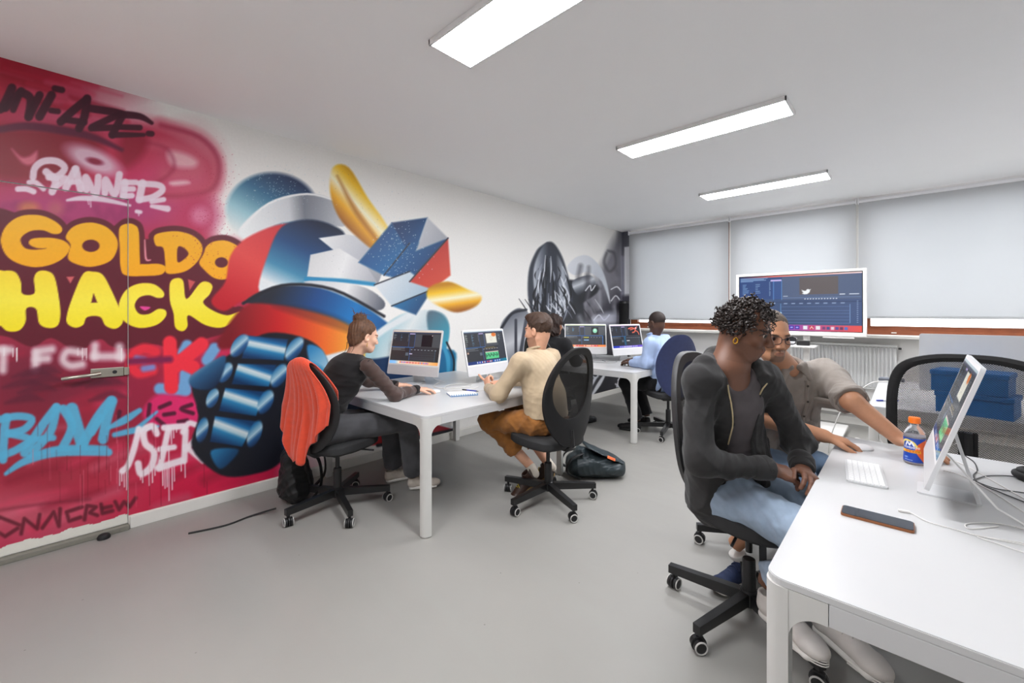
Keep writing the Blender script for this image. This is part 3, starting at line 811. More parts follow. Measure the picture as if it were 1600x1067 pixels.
    for pts in ([(966, 594), (974, 588), (970, 602), (980, 596)], [(962, 600), (972, 606), (982, 598)], [(968, 590), (964, 604)], [(922, 590), (928, 596), (924, 604)]):
        S(pts, 1.3, (222, 222, 228), soft=.9)
    P([(925, 580), (934, 578), (930, 610), (918, 620)], (196, 198, 204), soft=1.5, a=.8)
    P([(905, 560), (990, 556), (990, 640), (905, 650)], (34, 34, 40), soft=4, a=.85)
    S([(948, 580), (936, 600), (922, 622)], [1, 3, 1], (214, 216, 222), soft=1); S([(938, 578), (926, 598), (915, 618)], [1, 2.4, 1], (206, 208, 216), soft=1)
    E(930, 586, 6, 5, (200, 204, 212), soft=.3); E(930, 586, 3, 2.5, (40, 42, 50), soft=.3)
    for pts in ([(966, 594), (974, 588), (970, 602), (980, 596)], [(962, 600), (972, 606), (982, 598)], [(968, 590), (964, 604)]):
        S(pts, 1.3, (222, 222, 228), soft=.9)
    # pier next to the window: dark spray at the top and the bottom, clean white between
    P([(970.5, 360), (980, 362), (982, 380), (976, 392), (971, 400)], (96, 96, 106), soft=2)
    P([(971, 400), (977, 400), (976, 470), (971, 470)], (150, 150, 164), soft=2, smooth=False)
    P([(975.5, 386), (992, 384), (992, 463), (975.5, 464)], (240, 240, 244), soft=1, smooth=False)
    P([(970, 462), (992, 460), (992, 640), (970, 640)], (76, 74, 86), soft=3, smooth=False)

paint_mural(CV)
# unpainted band above the skirting
OUT = []
k = 0
for n in sizes:
    OUT.append(CV.C[k:k + n].copy())
    k += n
edge = .105 + .006 * np.sin(Ya.ravel() * 37) + .004 * np.sin(Ya.ravel() * 91)
OUT[0][Za.ravel() < np.where(Ya.ravel() < 1.2, .082, .078)] = (226, 222, 214)
edge = .086 + .005 * np.sin(Yd.ravel() * 31) + .003 * np.sin(Yd.ravel() * 83)
OUT[2][Zd.ravel() < edge] = (222, 220, 210)

def art(name, V3, n, m, cols, flip=False):
    F = grid_faces(n, m)
    me = mesh_np(name, V3, F[:, ::-1] if flip else F, smooth=False)
    set_col(me, cols)
    return me

# wall_left: painted face plus the plain wall behind and beside it
wl = MB().box(XL - .1, XL - .012, YB - .1, YW + .25, 0, HC).box(XL - .012, XL, YB - .1, DY0 - .06, 0, HC)
wl.box(XL - .012, XL, DY0 - .06, MY0, 0, HC)
wall_left = structure(wl.build('wall_left', M_white), 'white wall covered by a spray-painted mural')
wa = np.stack([np.full(Ya.size, XL), Ya.ravel(), Za.ravel()], -1)
link('mural_surface', art('mural_surface', wa, len(ya), len(zz), OUT[0]), M_art, wall_left)
wb_ = np.stack([np.full(Yb.size, XL), Yb.ravel(), Zb.ravel()], -1)
link('mural_surface', art('mural_surface', wb_, len(yb), len(zb_), OUT[1]), M_art, wall_left)
ws = np.stack([Xs.ravel(), np.full(Xs.size, YW), Zs.ravel()], -1)
link('mural_surface', art('mural_surface', ws, 24, 260, OUT[3]), M_art, bpy.data.objects['wall_window'])

# door leaf painted over by the same mural
door = structure(MB().box(XL - .05, XL - .0065, DY0, DY1 - .004, .035, DZ1 - .002).build('door_1', M_trim), 'flush door painted over by the red mural')
dd = np.stack([np.full(Yd.size, XL - .006), Yd.ravel(), Zd.ravel()], -1)
link('mural_surface', art('mural_surface', dd, len(yd), len(zd), OUT[2]), M_art, door)
M_steel = mat('brushed_steel', (176, 172, 160), rough=0.32, metal=0.9, var=0.05, vscale=40)
hp = onz(176, 577, 1.0)
hy, hz = 0.195, 0.985
MB().rbox(XL - .006, XL + .006, hy - .085, hy + .062, hz - .028, hz + .028, .004).build('handle_plate', M_steel, door)
MB().rbox(XL - .006, XL + .012, hy + .062, hy + .086, hz - .024, hz + .024, .003).build('strike_plate', M_steel, door)
MB().tube([(XL, hy - .05, hz), (XL + .045, hy - .05, hz), (XL + .055, hy - .065, hz - .002), (XL + .055, hy - .19, hz - .012), (XL + .05, hy - .20, hz - .014)],
          .010, 12).build('lever', M_steel, door, smooth=True)
MB().tube([(XL + .004, hy + .02, hz), (XL + .009, hy + .02, hz)], .011, 14).build('lock_cylinder', mat('dark_lock', (40, 40, 42), rough=.3), door)
MB().rbox(XL - .05, XL + .03, DY0, DY1 + .002, 0, .03, .004).build('threshold', mat('grey_sill', (126, 124, 114), rough=.5), door)
MB().lathe([(.03, 0), (.03, .012), (.024, .024), (.012, .03)], 16, Matrix.Translation((XL + .05, .165, 0))).build('door_stop', mat('black_rubber', (28, 28, 29), rough=.6), door, smooth=True)
# ------------------------------------------------------------------ desks
M_desk = mat('white_desk_top', (198, 198, 198), rough=0.32, var=0.01, vscale=4)
M_deskf = mat('white_desk_steel', (203, 202, 198), rough=0.38, var=0.015, vscale=6)
TOP, LEG, RAIL = 0.73, 0.050, 0.050
def desk(label, x0, x1, y0, y1, mid_rails=True):
    w, d = x1 - x0, y1 - y0
    t = thing('desk', label, 'desk', (x0, y0, 0), group='white bench desks')
    # top with rounded corners and a soft lower step
    m = MB()
    m.prism(rrect(.002, w - .002, .002, d - .002, .042), TOP - .016, TOP - .002)
    m.prism(rrect(.004, w - .004, .004, d - .004, .040), TOP - .002, TOP)
    m.build('top', M_desk, t)
    R = .062
    def corner(sx, sy):
        """leg with curved brackets into both rails; local corner at origin, growing to +x, +y"""
        m = MB()
        pts = [(LEG, 0)] + [(LEG, LEG), (0, LEG)] + [(.036 - .036 * math.cos(a), .036 - .036 * math.sin(a)) for a in np.linspace(0, PI / 2, 7)]
        m.prism(pts, 0.006, TOP - .017)
        m.prism([(p[0] * .8 + .006, p[1] * .8 + .006) for p in pts], 0, .006)
        arc = [(R - R * math.sin(a), -R + R * math.cos(a)) for a in np.linspace(0, PI / 2, 9)]   # concave fillet
        prof = [(0, 0)] + [(LEG * 0 + q[0], q[1]) for q in arc][::-1] + [(R, 0)]
        zt = TOP - .017 - RAIL
        for ax in (0, 1):
            poly = [(LEG + a, zt + b) for a, b in [(R - R * math.sin(q), -(R - R * math.cos(q))) for q in np.linspace(0, PI / 2, 9)]]
            poly = [(LEG, zt + .001)] + [(LEG + R, zt + .001)] + poly
            vs = []
            for off in (.002, .03):
                for a, z in poly:
                    vs.append((a, off, z) if ax == 0 else (off, a, z))
            n = len(poly)
            fs = [tuple(range(n)), tuple(range(2 * n - 1, n - 1, -1))] + [(i, n + i, n + (i + 1) % n, (i + 1) % n) for i in range(n)]
            m.add(vs, fs)
            b = (LEG - .001, LEG + R + .012, .0015, .032, zt, TOP - .017) if ax == 0 else (.0015, .032, LEG - .001, LEG + R + .012, zt, TOP - .017)
            m.box(*b)
        for i, p in enumerate(m.v):
            x, y, z = p
            m.v[i] = ((w - x) if sx else x, (d - y) if sy else y, z)
        if sx ^ sy:
            m.f = [f[::-1] for f in m.f]
        return m
    for sx in (0, 1):
        for sy in (0, 1):
            o = corner(sx, sy).build('leg', M_deskf, t, smooth=True)
    e = LEG + R + .013
    zt = TOP - .017 - RAIL
    MB().rbox(e, w - e, .002, .032, zt, TOP - .017, .002).build('rail', M_desk, t)
    MB().rbox(e, w - e, d - .032, d - .002, zt, TOP - .017, .002).build('rail', M_desk, t)
    MB().rbox(.002, .032, e, d - e, zt, TOP - .017, .002).build('rail', M_desk, t)
    MB().rbox(w - .032, w - .002, e, d - e, zt, TOP - .017, .002).build('rail', M_desk, t)
    MB().rbox(.03, w - .03, d / 2 - .05, d / 2 + .05, TOP - .06, TOP - .018, .004).build('cable_tray', M_deskf, t)
    return t
DA = desk('white desk against the mural with a spiral notebook on it', -3.50, -2.085, 1.465, 2.865)
DB = desk('white desk in the far corner below the black and silver mural', -3.50, -2.03, 4.00, 5.42)
DD = desk('large white foreground desk with the phone, keyboard and orange-capped bottle', -0.25, 1.45, 1.14, 2.675)
DE = desk('white desk behind the black mesh chair, nearest the radiator', -0.19, 1.45, 3.66, 5.19)

# ------------------------------------------------------------------ office chairs
M_blk = mat('black_plastic', (30, 30, 31), rough=0.42, var=0.06, vscale=60, bump=0.15, bscale=900)
M_bmet = mat('black_steel', (24, 24, 25), rough=0.35, var=0.05, spec=.6)
M_seat = mat('black_upholstery', (38, 38, 39), rough=0.75, var=0.08, vscale=80, bump=0.35, bscale=1200)
M_ring = mat('grey_tyre', (196, 194, 190), rough=0.5)
M_chrome = mat('chrome', (200, 200, 202), rough=0.15, metal=1.0, var=0.0)
def mesh_fabric(name, col, cell, fill, ang):
    """open-weave fabric: threads of the given colour with real holes between them"""
    m = mat(name, col, rough=0.7, var=0.05)
    nt = m.node_tree
    N, Lk = nt.nodes, nt.links
    b = N['Principled BSDF']
    tc = N.new('ShaderNodeTexCoord')
    mp = N.new('ShaderNodeMapping')
    mp.inputs['Rotation'].default_value = (0, ang, 0)
    mp.inputs['Scale'].default_value = (1 / cell, 1 / cell, 1 / cell)
    Lk.new(tc.outputs['Object'], mp.inputs['Vector'])
    sx = N.new('ShaderNodeSeparateXYZ')
    Lk.new(mp.outputs[0], sx.inputs[0])
    outs = []
    for ax in ('X', 'Z'):
        fr = N.new('ShaderNodeMath'); fr.operation = 'FRACT'
        Lk.new(sx.outputs[ax], fr.inputs[0])
        gt = N.new('ShaderNodeMath'); gt.operation = 'GREATER_THAN'; gt.inputs[1].default_value = fill
        Lk.new(fr.outputs[0], gt.inputs[0])
        outs.append(gt)
    mul = N.new('ShaderNodeMath'); mul.operation = 'MULTIPLY'
    Lk.new(outs[0].outputs[0], mul.inputs[0]); Lk.new(outs[1].outputs[0], mul.inputs[1])
    tr = N.new('ShaderNodeBsdfTransparent')
    mx = N.new('ShaderNodeMixShader')
    Lk.new(mul.outputs[0], mx.inputs[0]); Lk.new(b.outputs[0], mx.inputs[1]); Lk.new(tr.outputs[0], mx.inputs[2])
    Lk.new(mx.outputs[0], N['Material Output'].inputs[0])
    return m
M_mesh = mesh_fabric('black_mesh_fabric', (34, 33, 32), .0028, .58, .0)
M_mesh2 = mesh_fabric('coarse_black_mesh', (22, 22, 23), .0062, .40, .78)

def base_parts():
    """shared meshes of the five-star base: leg bar, caster hood, wheel, ring"""
    leg = MB()
    leg.add([(.02, -.019, .085), (.02, .019, .085), (.02, .019, .135), (.02, -.019, .135),
             (.350, -.016, .075), (.350, .016, .075), (.350, .016, .112), (.350, -.016, .112)],
            [(0, 1, 2, 3), (7, 6, 5, 4), (0, 4, 5, 1), (1, 5, 6, 2), (2, 6, 7, 3), (3, 7, 4, 0)])
    lm = leg.mesh('base_leg')
    hood = MB()
    hood.lathe([(.008, .05), (.008, .08)], 10)
    Mh = Matrix.Translation((0.004, 0, .031)) @ Matrix.Rotation(PI / 2, 4, 'X')
    hood.lathe([(.024, -.006), (.031, -.004), (.031, .004), (.024, .006)], 18, Mh)
    hood.rbox(-.014, .024, -.008, .008, .03, .062, .003)
    hm = hood.mesh('caster_hood', True)
    wheel = MB()
    wheel.lathe([(.010, -.008), (.022, -.008), (.027, -.006), (.027, .006), (.022, .008), (.010, .0085)], 20,
                Matrix.Translation((0.004, 0, .0285)) @ Matrix.Rotation(PI / 2, 4, 'X'))
    wm = wheel.mesh('caster_wheel', True)
    ring = MB()
    c = [(.004 + .0235 * math.cos(a), 0, .0285 + .0235 * math.sin(a)) for a in np.linspace(0, 2 * PI, 20, endpoint=False)]
    ring.tube(c, .0032, 6, closed=True)
    rm = ring.mesh('tyre_ring', True)
    return lm, hm, wm, rm
BASE = base_parts()

def star_base(t, rot, casters_turn=.6):
    lm, hm, wm, rm = BASE
    for i in range(5):
        a = rot + 2 * PI * i / 5
        lg = link('base_leg', lm, M_bmet, t)
        lg.rotation_euler = (0, 0, a)
        c = link('caster', hm, M_blk, t, (.330 * math.cos(a), .330 * math.sin(a), 0))
        c.rotation_euler = (0, 0, a + casters_turn + i * 1.3)
        for s in (-1, 1):
            link('wheel', wm, M_blk, c, (0, s * .016, 0))
            link('tyre_ring', rm, M_ring, c, (0, s * .0245, 0))
    MB().lathe([(.034, .078), (.036, .085), (.036, .137), (.030, .142)], 20).build('hub', M_bmet, t, smooth=True)
    MB().lathe([(.027, .14), (.026, .27), (.024, .275)], 18).build('gas_spring_cover', M_blk, t, smooth=True)
    MB().lathe([(.014, .27), (.014, .42)], 14).build('gas_spring', M_bmet, t, smooth=True)

def seat_mesh(hw=.235, y0=-.21, y1=.235, z0=.425, z1=.485):
    """cushion: rounded square footprint with a soft crown; +y is the front"""
    n, mrow = 40, 9
    vs, fs = [], []
    for j in range(mrow):
        t = j / (mrow - 1)
        k = [.80, .95, 1.0, 1.0, .985, .94, .80, .5, .0][j]
        z = [z0, z0 + .004, z0 + .018, z1 - .025, z1 - .010, z1 - .002, z1 + .003, z1 + .004, z1 + .002][j]
        for i in range(n):
            a = 2 * PI * i / n
            ca, sa = math.cos(a), math.sin(a)
            p = (abs(ca) ** 3.2 + abs(sa) ** 3.2) ** (-1 / 3.2)
            x = hw * ca * p * k
            y = (y0 + y1) / 2 + (y1 - y0) / 2 * sa * p * k
            dip = -.010 * max(0, (y - .14) / .1) - (.006 if y < -.15 else 0)
            vs.append((x, y, z + dip + .010 * abs(x / hw) ** 2 * (j > 2)))
    for j in range(mrow - 1):
        for i in range(n):
            i2 = (i + 1) % n
            fs.append((j * n + i, j * n + i2, (j + 1) * n + i2, (j + 1) * n + i))
    fs.append(tuple(range(n - 1, -1, -1)))
    return MB().add(vs, fs)

def back_outline(z1=1.12, n=64, hw=.225, z0=.45):
    """egg-shaped backrest outline (x, z), wider below the middle"""
    out = []
    for i in range(n):
        a = 2 * PI * i / n
        s, c = math.sin(a), math.cos(a)
        z = (z0 + z1) / 2 + (z1 - z0) / 2 * (abs(s) ** .9) * (1 if s >= 0 else -1)
        wz = hw * (1.0 - .22 * max(0, s) ** 1.5 - .25 * max(0, -s) ** 2.0)
        out.append((wz * (abs(c) ** .72) * (1 if c >= 0 else -1), z))
    return out
def back_y(x, z, lean=.10, z0=.45, z1=1.12, cup=.55):
    """depth of the curved shell: lumbar bulge forward, sides wrap forward"""
    t = (z - z0) / (z1 - z0)
    return -.235 - lean * t + .055 * math.sin(min(1, max(0, t)) * PI * .9) + cup * x * x

def shell_chair(label, loc, facing, rot=.2, back_mat=None, mesh_mat=None, mesh_window=True, lift=0.0, back_top=1.12, name='office_chair'):
    """swivel chair with egg-shaped shell back; local +y is where the sitter looks"""
    t = thing(name, label, 'chair', (loc[0], loc[1], 0), math.atan2(facing[1], facing[0]) - PI / 2, group='swivel office chairs')
    star_base(t, rot)
    sm = seat_mesh()
    sm.build('seat', M_seat, t, smooth=True)
    MB().rbox(-.11, .11, -.13, .10, .395, .427, .008).build('mechanism', M_blk, t)
    MB().tube([(.08, .02, .41), (.17, .06, .405), (.24, .09, .40)], .006, 8).build('lever', M_blk, t, smooth=True)
    MB().tube([(0, -.08, .41), (0, -.19, .415), (0, -.245, .45), (0, -.24, .56)], [.02, .02, .018, .012], 10, flat=.8).build('back_support', M_blk, t, smooth=True)
    bm_ = back_mat or M_blk
    ol = back_outline(back_top)
    czo = (.45 + back_top) / 2
    if mesh_window:
        # outer shell with an opening
        cx, cz, k = 0, .84, .0
        inner = []
        for x, z in ol:
            inner.append((x * .74, .84 + (z - .785) * .70 if z > .785 else .84 + (z - .785) * .62))
        n = len(ol)
        vs, fs = [], []
        rings = [(1.0, 0, -.012), (1.0, 0, .010), (.93, .0, .016), (None, 0, .010), (None, 0, -.010), (.93, 0, -.016)]
        for k_, _, dy in rings:
            for i in range(n):
                x, z = ol[i]
                if k_ is None:
                    x, z = inner[i]
                elif k_ < 1:
                    x, z = x * .9 + inner[i][0] * .1, z * .9 + inner[i][1] * .1
                vs.append((x, back_y(x, z) + dy, z))
        m_ = len(rings)
        for j in range(m_):
            j2 = (j + 1) % m_
            for i in range(n):
                i2 = (i + 1) % n
                fs.append((j * n + i, j2 * n + i, j2 * n + i2, j * n + i2))
        MB().add(vs, fs).build('backrest_frame', bm_, t, smooth=True)
        vs, fs = [], []
        cxx, czz = 0, sum(z for _, z in inner) / n
        R_ = 8
        for j in range(R_ + 1):
            k_ = 1.02 * (1 - j / R_)
            for i in range(n):
                x, z = inner[i][0] * k_, czz + (inner[i][1] - czz) * k_
                vs.append((x, back_y(x, z) + .002 + .010 * (1 - k_ ** 2), z))
        for j in range(R_):
            for i in range(n):
                i2 = (i + 1) % n
                fs.append((j * n + i, j * n + i2, (j + 1) * n + i2, (j + 1) * n + i))
        MB().add(vs, fs).build('mesh_panel', mesh_mat or M_mesh, t, smooth=True)
    else:
        n = len(ol)
        vs, fs = [], []
        czz = czo
        R_ = 7
        for side, dy in ((1, .016), (-1, -.016)):
            for j in range(R_ + 1):
                k_ = (j / R_) ** .7
                for i in range(n):
                    x, z = ol[i][0] * k_, czz + (ol[i][1] - czz) * k_
                    f_ = math.sqrt(max(0, 1 - k_ ** 6))
                    vs.append((x, back_y(x, z, z1=back_top) + dy * (f_ * .8 + .2), z))
        q = (R_ + 1) * n
        for sidx in (0, 1):
            for j in range(R_):
                for i in range(n):
                    i2 = (i + 1) % n
                    f = (sidx * q + j * n + i, sidx * q + (j + 1) * n + i, sidx * q + (j + 1) * n + i2, sidx * q + j * n + i2)
                    fs.append(f if sidx == 0 else f[::-1])
        for i in range(n):
            i2 = (i + 1) % n
            fs.append((R_ * n + i, q + R_ * n + i, q + R_ * n + i2, R_ * n + i2))
        MB().add(vs, fs).build('backrest', bm_, t, smooth=True)
    if lift:
        for c in t.children:
            if c.name.split('.')[0] in ('seat', 'mechanism', 'lever', 'back_support', 'backrest_frame', 'mesh_panel', 'backrest', 'gas_spring'):
                c.location.z += lift
    return t
CH_W = shell_chair('black swivel chair by the mural with an orange cardigan over its back', (-2.88, 1.30), (-.34, .94), rot=.70, mesh_window=False, back_top=1.045)
CH_M = shell_chair('black swivel chair with a see-through mesh back, holding the man in beige', (-1.88, 2.38), (-.985, .17), rot=.73)
CH_B = shell_chair('navy-backed swivel chair holding the man in the pale blue shirt', (-1.93, 4.58), (-.72, .69), rot=.35,
                   back_mat=mat('navy_fabric', (34, 44, 84), rough=.8, var=.1, vscale=30, bump=.3, bscale=900, sheen=.3), mesh_window=False)
CH_Y = shell_chair('dark swivel chair in front holding the young man in the black hoodie', (-.505, 2.05), (.94, -.34), rot=1.30, lift=.035,
                   back_mat=mat('charcoal_plastic', (52, 52, 53), rough=.5, var=.05))
CH_O = shell_chair('black swivel chair holding the man with glasses, mostly hidden', (-.60, 2.72), (.78, -.63), rot=.9)
CH_H = shell_chair('black swivel chair of the curly-haired person behind the man in beige', (-2.95, 3.80), (0, 1), rot=.3)

# wide mesh-back chair tucked in on the far side of the foreground desk
def mesh_chair():
    t = thing('mesh_chair', 'black wide-backed chair with coarse see-through mesh behind the foreground computer', 'chair', (.225, 2.86, 0), PI, group='swivel office chairs')
    star_base(t, .25)
    seat_mesh(.245, -.20, .25, .43, .49).build('seat', M_seat, t, smooth=True)
    MB().rbox(-.12, .12, -.13, .10, .40, .432, .008).build('mechanism', M_blk, t)
    MB().tube([(0, -.10, .415), (0, -.22, .42), (0, -.285, .50), (0, -.275, .74)], [.024, .024, .022, .016], 10).build('back_support', M_blk, t, smooth=True)
    ctrl = [(-.30, .62), (-.312, .80), (-.30, .98), (-.25, 1.08), (-.14, 1.125), (0, 1.135), (.14, 1.125), (.25, 1.08), (.30, .98), (.312, .80), (.30, .62), (.24, .585), (0, .575), (-.24, .585)]
    ol = spline(ctrl, 5, closed=True)
    yb_ = lambda x, z: -.27 - .07 * (z - .58) + .45 * x * x
    czz = .86
    n = len(ol)
    vs, fs = [], []
    prof = [(1.0, 0), (.995, .016), (.93, .022), (.865, .012), (.85, 0), (.865, -.010), (.93, -.014), (.995, -.012)]
    for k_, dy in prof:
        for x, z in ol:
            X, Z = x * k_, czz + (z - czz) * k_
            vs.append((X, yb_(X, Z) + dy, Z))
    m_ = len(prof)
    for j in range(m_):
        j2 = (j + 1) % m_
        for i in range(n):
            i2 = (i + 1) % n
            fs.append((j * n + i, j * n + i2, j2 * n + i2, j2 * n + i))
    MB().add(vs, fs).build('backrest_frame', M_seat, t, smooth=True)
    vs, fs = [], []
    R_ = 10
    for j in range(R_ + 1):
        k_ = .87 * (1 - j / R_)
        for x, z in ol:
            X, Z = x * k_, czz + (z - czz) * k_
            vs.append((X, yb_(X, Z), Z))
    for j in range(R_):
        for i in range(n):
            i2 = (i + 1) % n
            fs.append((j * n + i, j * n + i2, (j + 1) * n + i2, (j + 1) * n + i))
    MB().add(vs, fs).build('mesh_panel', M_mesh2, t, smooth=True)
    MB().rbox(-.035, .035, -.30, -.285, .60, .74, .006).build('lumbar_block', M_blk, t)
    for s in (-1, 1):
        MB().tube([(s * .24, 0, .42), (s * .29, 0, .43), (s * .30, .0, .60)], .014, 8).build('arm_post', M_blk, t, smooth=True)
        MB().rbox(s * .30 - .035, s * .30 + .035, -.10, .14, .60, .625, .008).build('arm_pad', M_blk, t)
    return t
mesh_chair()
# ------------------------------------------------------------------ computers and the wall screen
M_alu = mat('silver_aluminium', (214, 215, 216), rough=0.36, metal=0.22, var=0.01)
M_chin = mat('pale_silver_chin', (214, 213, 214), rough=0.4, metal=0.2, var=0.01)
M_bez = mat('white_bezel', (236, 235, 234), rough=0.3, var=0.01)
M_scr = mat('lit_screen', (255, 255, 255), rough=0.25, var=0, attr=True, attr_emit=True, estr=1.0)
M_scr_dim = mat('screen_seen_edge_on', (255, 255, 255), rough=0.12, var=0, attr=True, attr_emit=True, estr=0.8)

def screen_canvas(nx, ny):
    X, Y = np.meshgrid(np.linspace(0, 100, nx), np.linspace(0, 100 * 9 / 16, ny), indexing='ij')
    return Canvas(X.ravel(), Y.ravel(), (44, 46, 52))
def rect(cv, x0, y0, x1, y1, c, a=1.0):
    cv.poly([(x0, y0), (x1, y0), (x1, y1), (x0, y1)], c, soft=.25, a=a, smooth=False)
def dashes(cv, x0, y0, x1, y1, n, c, h=.5, seed=0):
    g = np.random.default_rng(seed)
    for i in range(n):
        y = y0 + (y1 - y0) * i / max(1, n - 1)
        rect(cv, x0, y, x0 + (x1 - x0) * g.uniform(.35, 1), y + h, c, .8)
def editor(cv, kind):
    """video-editing window: panels, timeline, preview, dock"""
    dock = {'orange': ((0, 52), (100, 52), [(0, (120, 190, 246)), (.12, (150, 200, 246)), (.2, (255, 226, 196)), (.7, (255, 214, 170)), (1, (250, 170, 90))]),
            'teal': ((0, 52), (100, 52), [(0, (10, 40, 110)), (.5, (14, 60, 140)), (1, (20, 130, 150))]),
            'sunset': ((0, 52), (100, 52), [(0, (70, 170, 236)), (.12, (240, 150, 90)), (.5, (250, 130, 60)), (1, (255, 150, 80))]),
            'violet': ((0, 52), (100, 52), [(0, (10, 50, 190)), (.4, (80, 60, 200)), (1, (120, 90, 220))])}[kind]
    rect(cv, -1, -1, 101, 1.6, {'orange': (236, 214, 190), 'teal': (190, 206, 216), 'sunset': (214, 226, 176), 'violet': (236, 210, 226)}[kind])
    rect(cv, -1, 1.6, 101, 3.6, (58, 70, 96))
    rect(cv, 0, 5, 35, 27, (46, 48, 54)); rect(cv, 36, 5, 47, 27, (50, 54, 62)); rect(cv, 48, 5, 100, 27, (72, 76, 82))
    for x in (35.5, 47.5):
        rect(cv, x, 4.5, x + .7, 28, (60, 100, 170))
    rect(cv, 0, 27.5, 48, 28.3, (56, 120, 190)); rect(cv, 36, 4, 47, 5.4, (206, 186, 236))
    dashes(cv, 2, 6, 8, 14, 6, (180, 186, 190), seed=1); dashes(cv, 17, 6, 21, 16, 5, (110, 160, 210), seed=2); dashes(cv, 33, 5, 35, 17, 8, (196, 200, 204), seed=3)
    rect(cv, 0, 29, 39, 50, (42, 44, 48)); rect(cv, 39, 29, 94, 50, (50, 52, 60)); rect(cv, 94, 29, 100, 50, (40, 42, 48))
    dashes(cv, 2, 29.5, 30, 33, 3, (170, 176, 180), seed=4)
    for x in range(42, 92, 7):
        rect(cv, x, 31.5, x + 3, 32.2, (176, 182, 190))
    rect(cv, 40, 29, 40.5, 50, (60, 110, 180)); rect(cv, 92, 31, 92.4, 50, (80, 150, 190))
    for y in (36, 40, 44, 47):
        rect(cv, 40, y, 92, y + .25, (84, 92, 104))
    rect(cv, 32, 37, 38, 42, (120, 140, 160), .6)
    if kind == 'orange':
        rect(cv, 62, 6, 84, 26, (16, 15, 24)); rect(cv, 82, 6.6, 83.5, 8, (236, 200, 210)); rect(cv, 40, 38, 46, 39.5, (214, 206, 236))
    elif kind == 'teal':
        rect(cv, 53, 5, 80, 22, (236, 234, 220)); cv.ell(74, 7.5, 6, 3.4, (226, 120, 40), soft=.2); cv.ell(66, 14, 3, 4, (206, 200, 190), soft=.2); cv.ell(66, 14, 2.2, 3.2, (236, 232, 220), soft=.2)
        rect(cv, 46, 28, 80, 30, (40, 44, 48)); dashes(cv, 46, 29, 80, 31, 2, (206, 170, 70), seed=7)
        rect(cv, 46, 38, 80, 49.5, (90, 206, 140))
        for i in range(14):
            rect(cv, 47 + i * 2.4, 41 + 2 * math.sin(i * 2.1), 48.5 + i * 2.4, 45 + 1.5 * math.cos(i * 1.7), (20, 60, 44))
        rect(cv, 46, 36.8, 80, 38, (220, 196, 190)); rect(cv, 83, 4, 100, 50, (52, 56, 64)); dashes(cv, 85, 6, 92, 18, 9, (150, 170, 180), seed=8)
        rect(cv, 2, 35, 6, 38, (190, 160, 140)); dashes(cv, 2, 6, 8, 26, 13, (176, 190, 180), seed=9); dashes(cv, 17, 6, 23, 24, 9, (120, 176, 206), seed=10)
    elif kind == 'sunset':
        rect(cv, 65, 6, 83, 25, (12, 12, 14)); cv.ell(74, 15, 5.5, 6, (150, 224, 190), soft=.15); cv.ell(74, 13, 2, 2, (226, 250, 236), soft=.4)
        rect(cv, 30, 27.5, 93, 28.5, (40, 110, 190)); rect(cv, 92.5, 28, 93.6, 50, (50, 120, 200)); rect(cv, 46, 31, 58, 33.4, (190, 186, 60)); rect(cv, 46, 38, 58, 40, (150, 200, 240))
        dashes(cv, 2, 6, 9, 24, 10, (170, 200, 190), seed=11); dashes(cv, 17, 8, 24, 15, 6, (90, 170, 214), seed=12)
    else:
        rect(cv, 56, 3, 98, 26, (18, 14, 26))
        for p, w in (([(60, 9), (72, 7), (84, 10)], 1.6), ([(66, 12), (80, 9), (90, 5)], 1.3), ([(84, 10), (80, 17), (72, 19)], 1.5), ([(82, 14), (90, 17), (94, 24)], 1.3)):
            cv.stroke(p, w, (236, 110, 84), soft=.6)
        cv.ell(86, 8, 2.6, 2.6, (246, 190, 200), soft=.3)
        rect(cv, 48, 38, 58, 40, (220, 220, 224)); rect(cv, 40, 28, 46, 50, (30, 110, 150), .6)
    rect(cv, -1, 51, 101, 57, dock)
    cols = {'orange': [(226, 70, 50), (200, 40, 60), (90, 110, 200), (240, 120, 120), (200, 90, 180)], 'teal': [(240, 240, 240), (200, 50, 60), (60, 80, 220), (236, 110, 90), (230, 230, 230)],
            'sunset': [(255, 236, 226), (206, 90, 120), (220, 80, 200), (255, 240, 220), (210, 80, 70)], 'violet': [(246, 246, 250), (230, 230, 250), (110, 100, 230), (250, 246, 255), (250, 250, 255)]}[kind]
    for i in range(20):
        if kind == 'teal' and i in (7, 13):
            continue
        x = 22 + i * 3.0
        rect(cv, x, 52.2, x + 2.2, 54.8, cols[(i * 7 // 3) % 5], .9)

def screen_obj(cv, nx, ny, w, h, m, parent, name='screen', M=None):
    """flat lit screen in the local x-z plane facing -y, lower left at (-w/2, 0)"""
    X, Z = np.meshgrid(np.linspace(-w / 2, w / 2, nx), np.linspace(h, 0, ny), indexing='ij')
    V3 = np.stack([X.ravel(), np.zeros(X.size), Z.ravel()], -1)
    me = mesh_np(name, V3, grid_faces(nx, ny)[:, ::-1], smooth=False)
    set_col(me, cv.C)
    o = link(name, me, m, parent)
    if M is not None:
        o.matrix_local = M
    return o

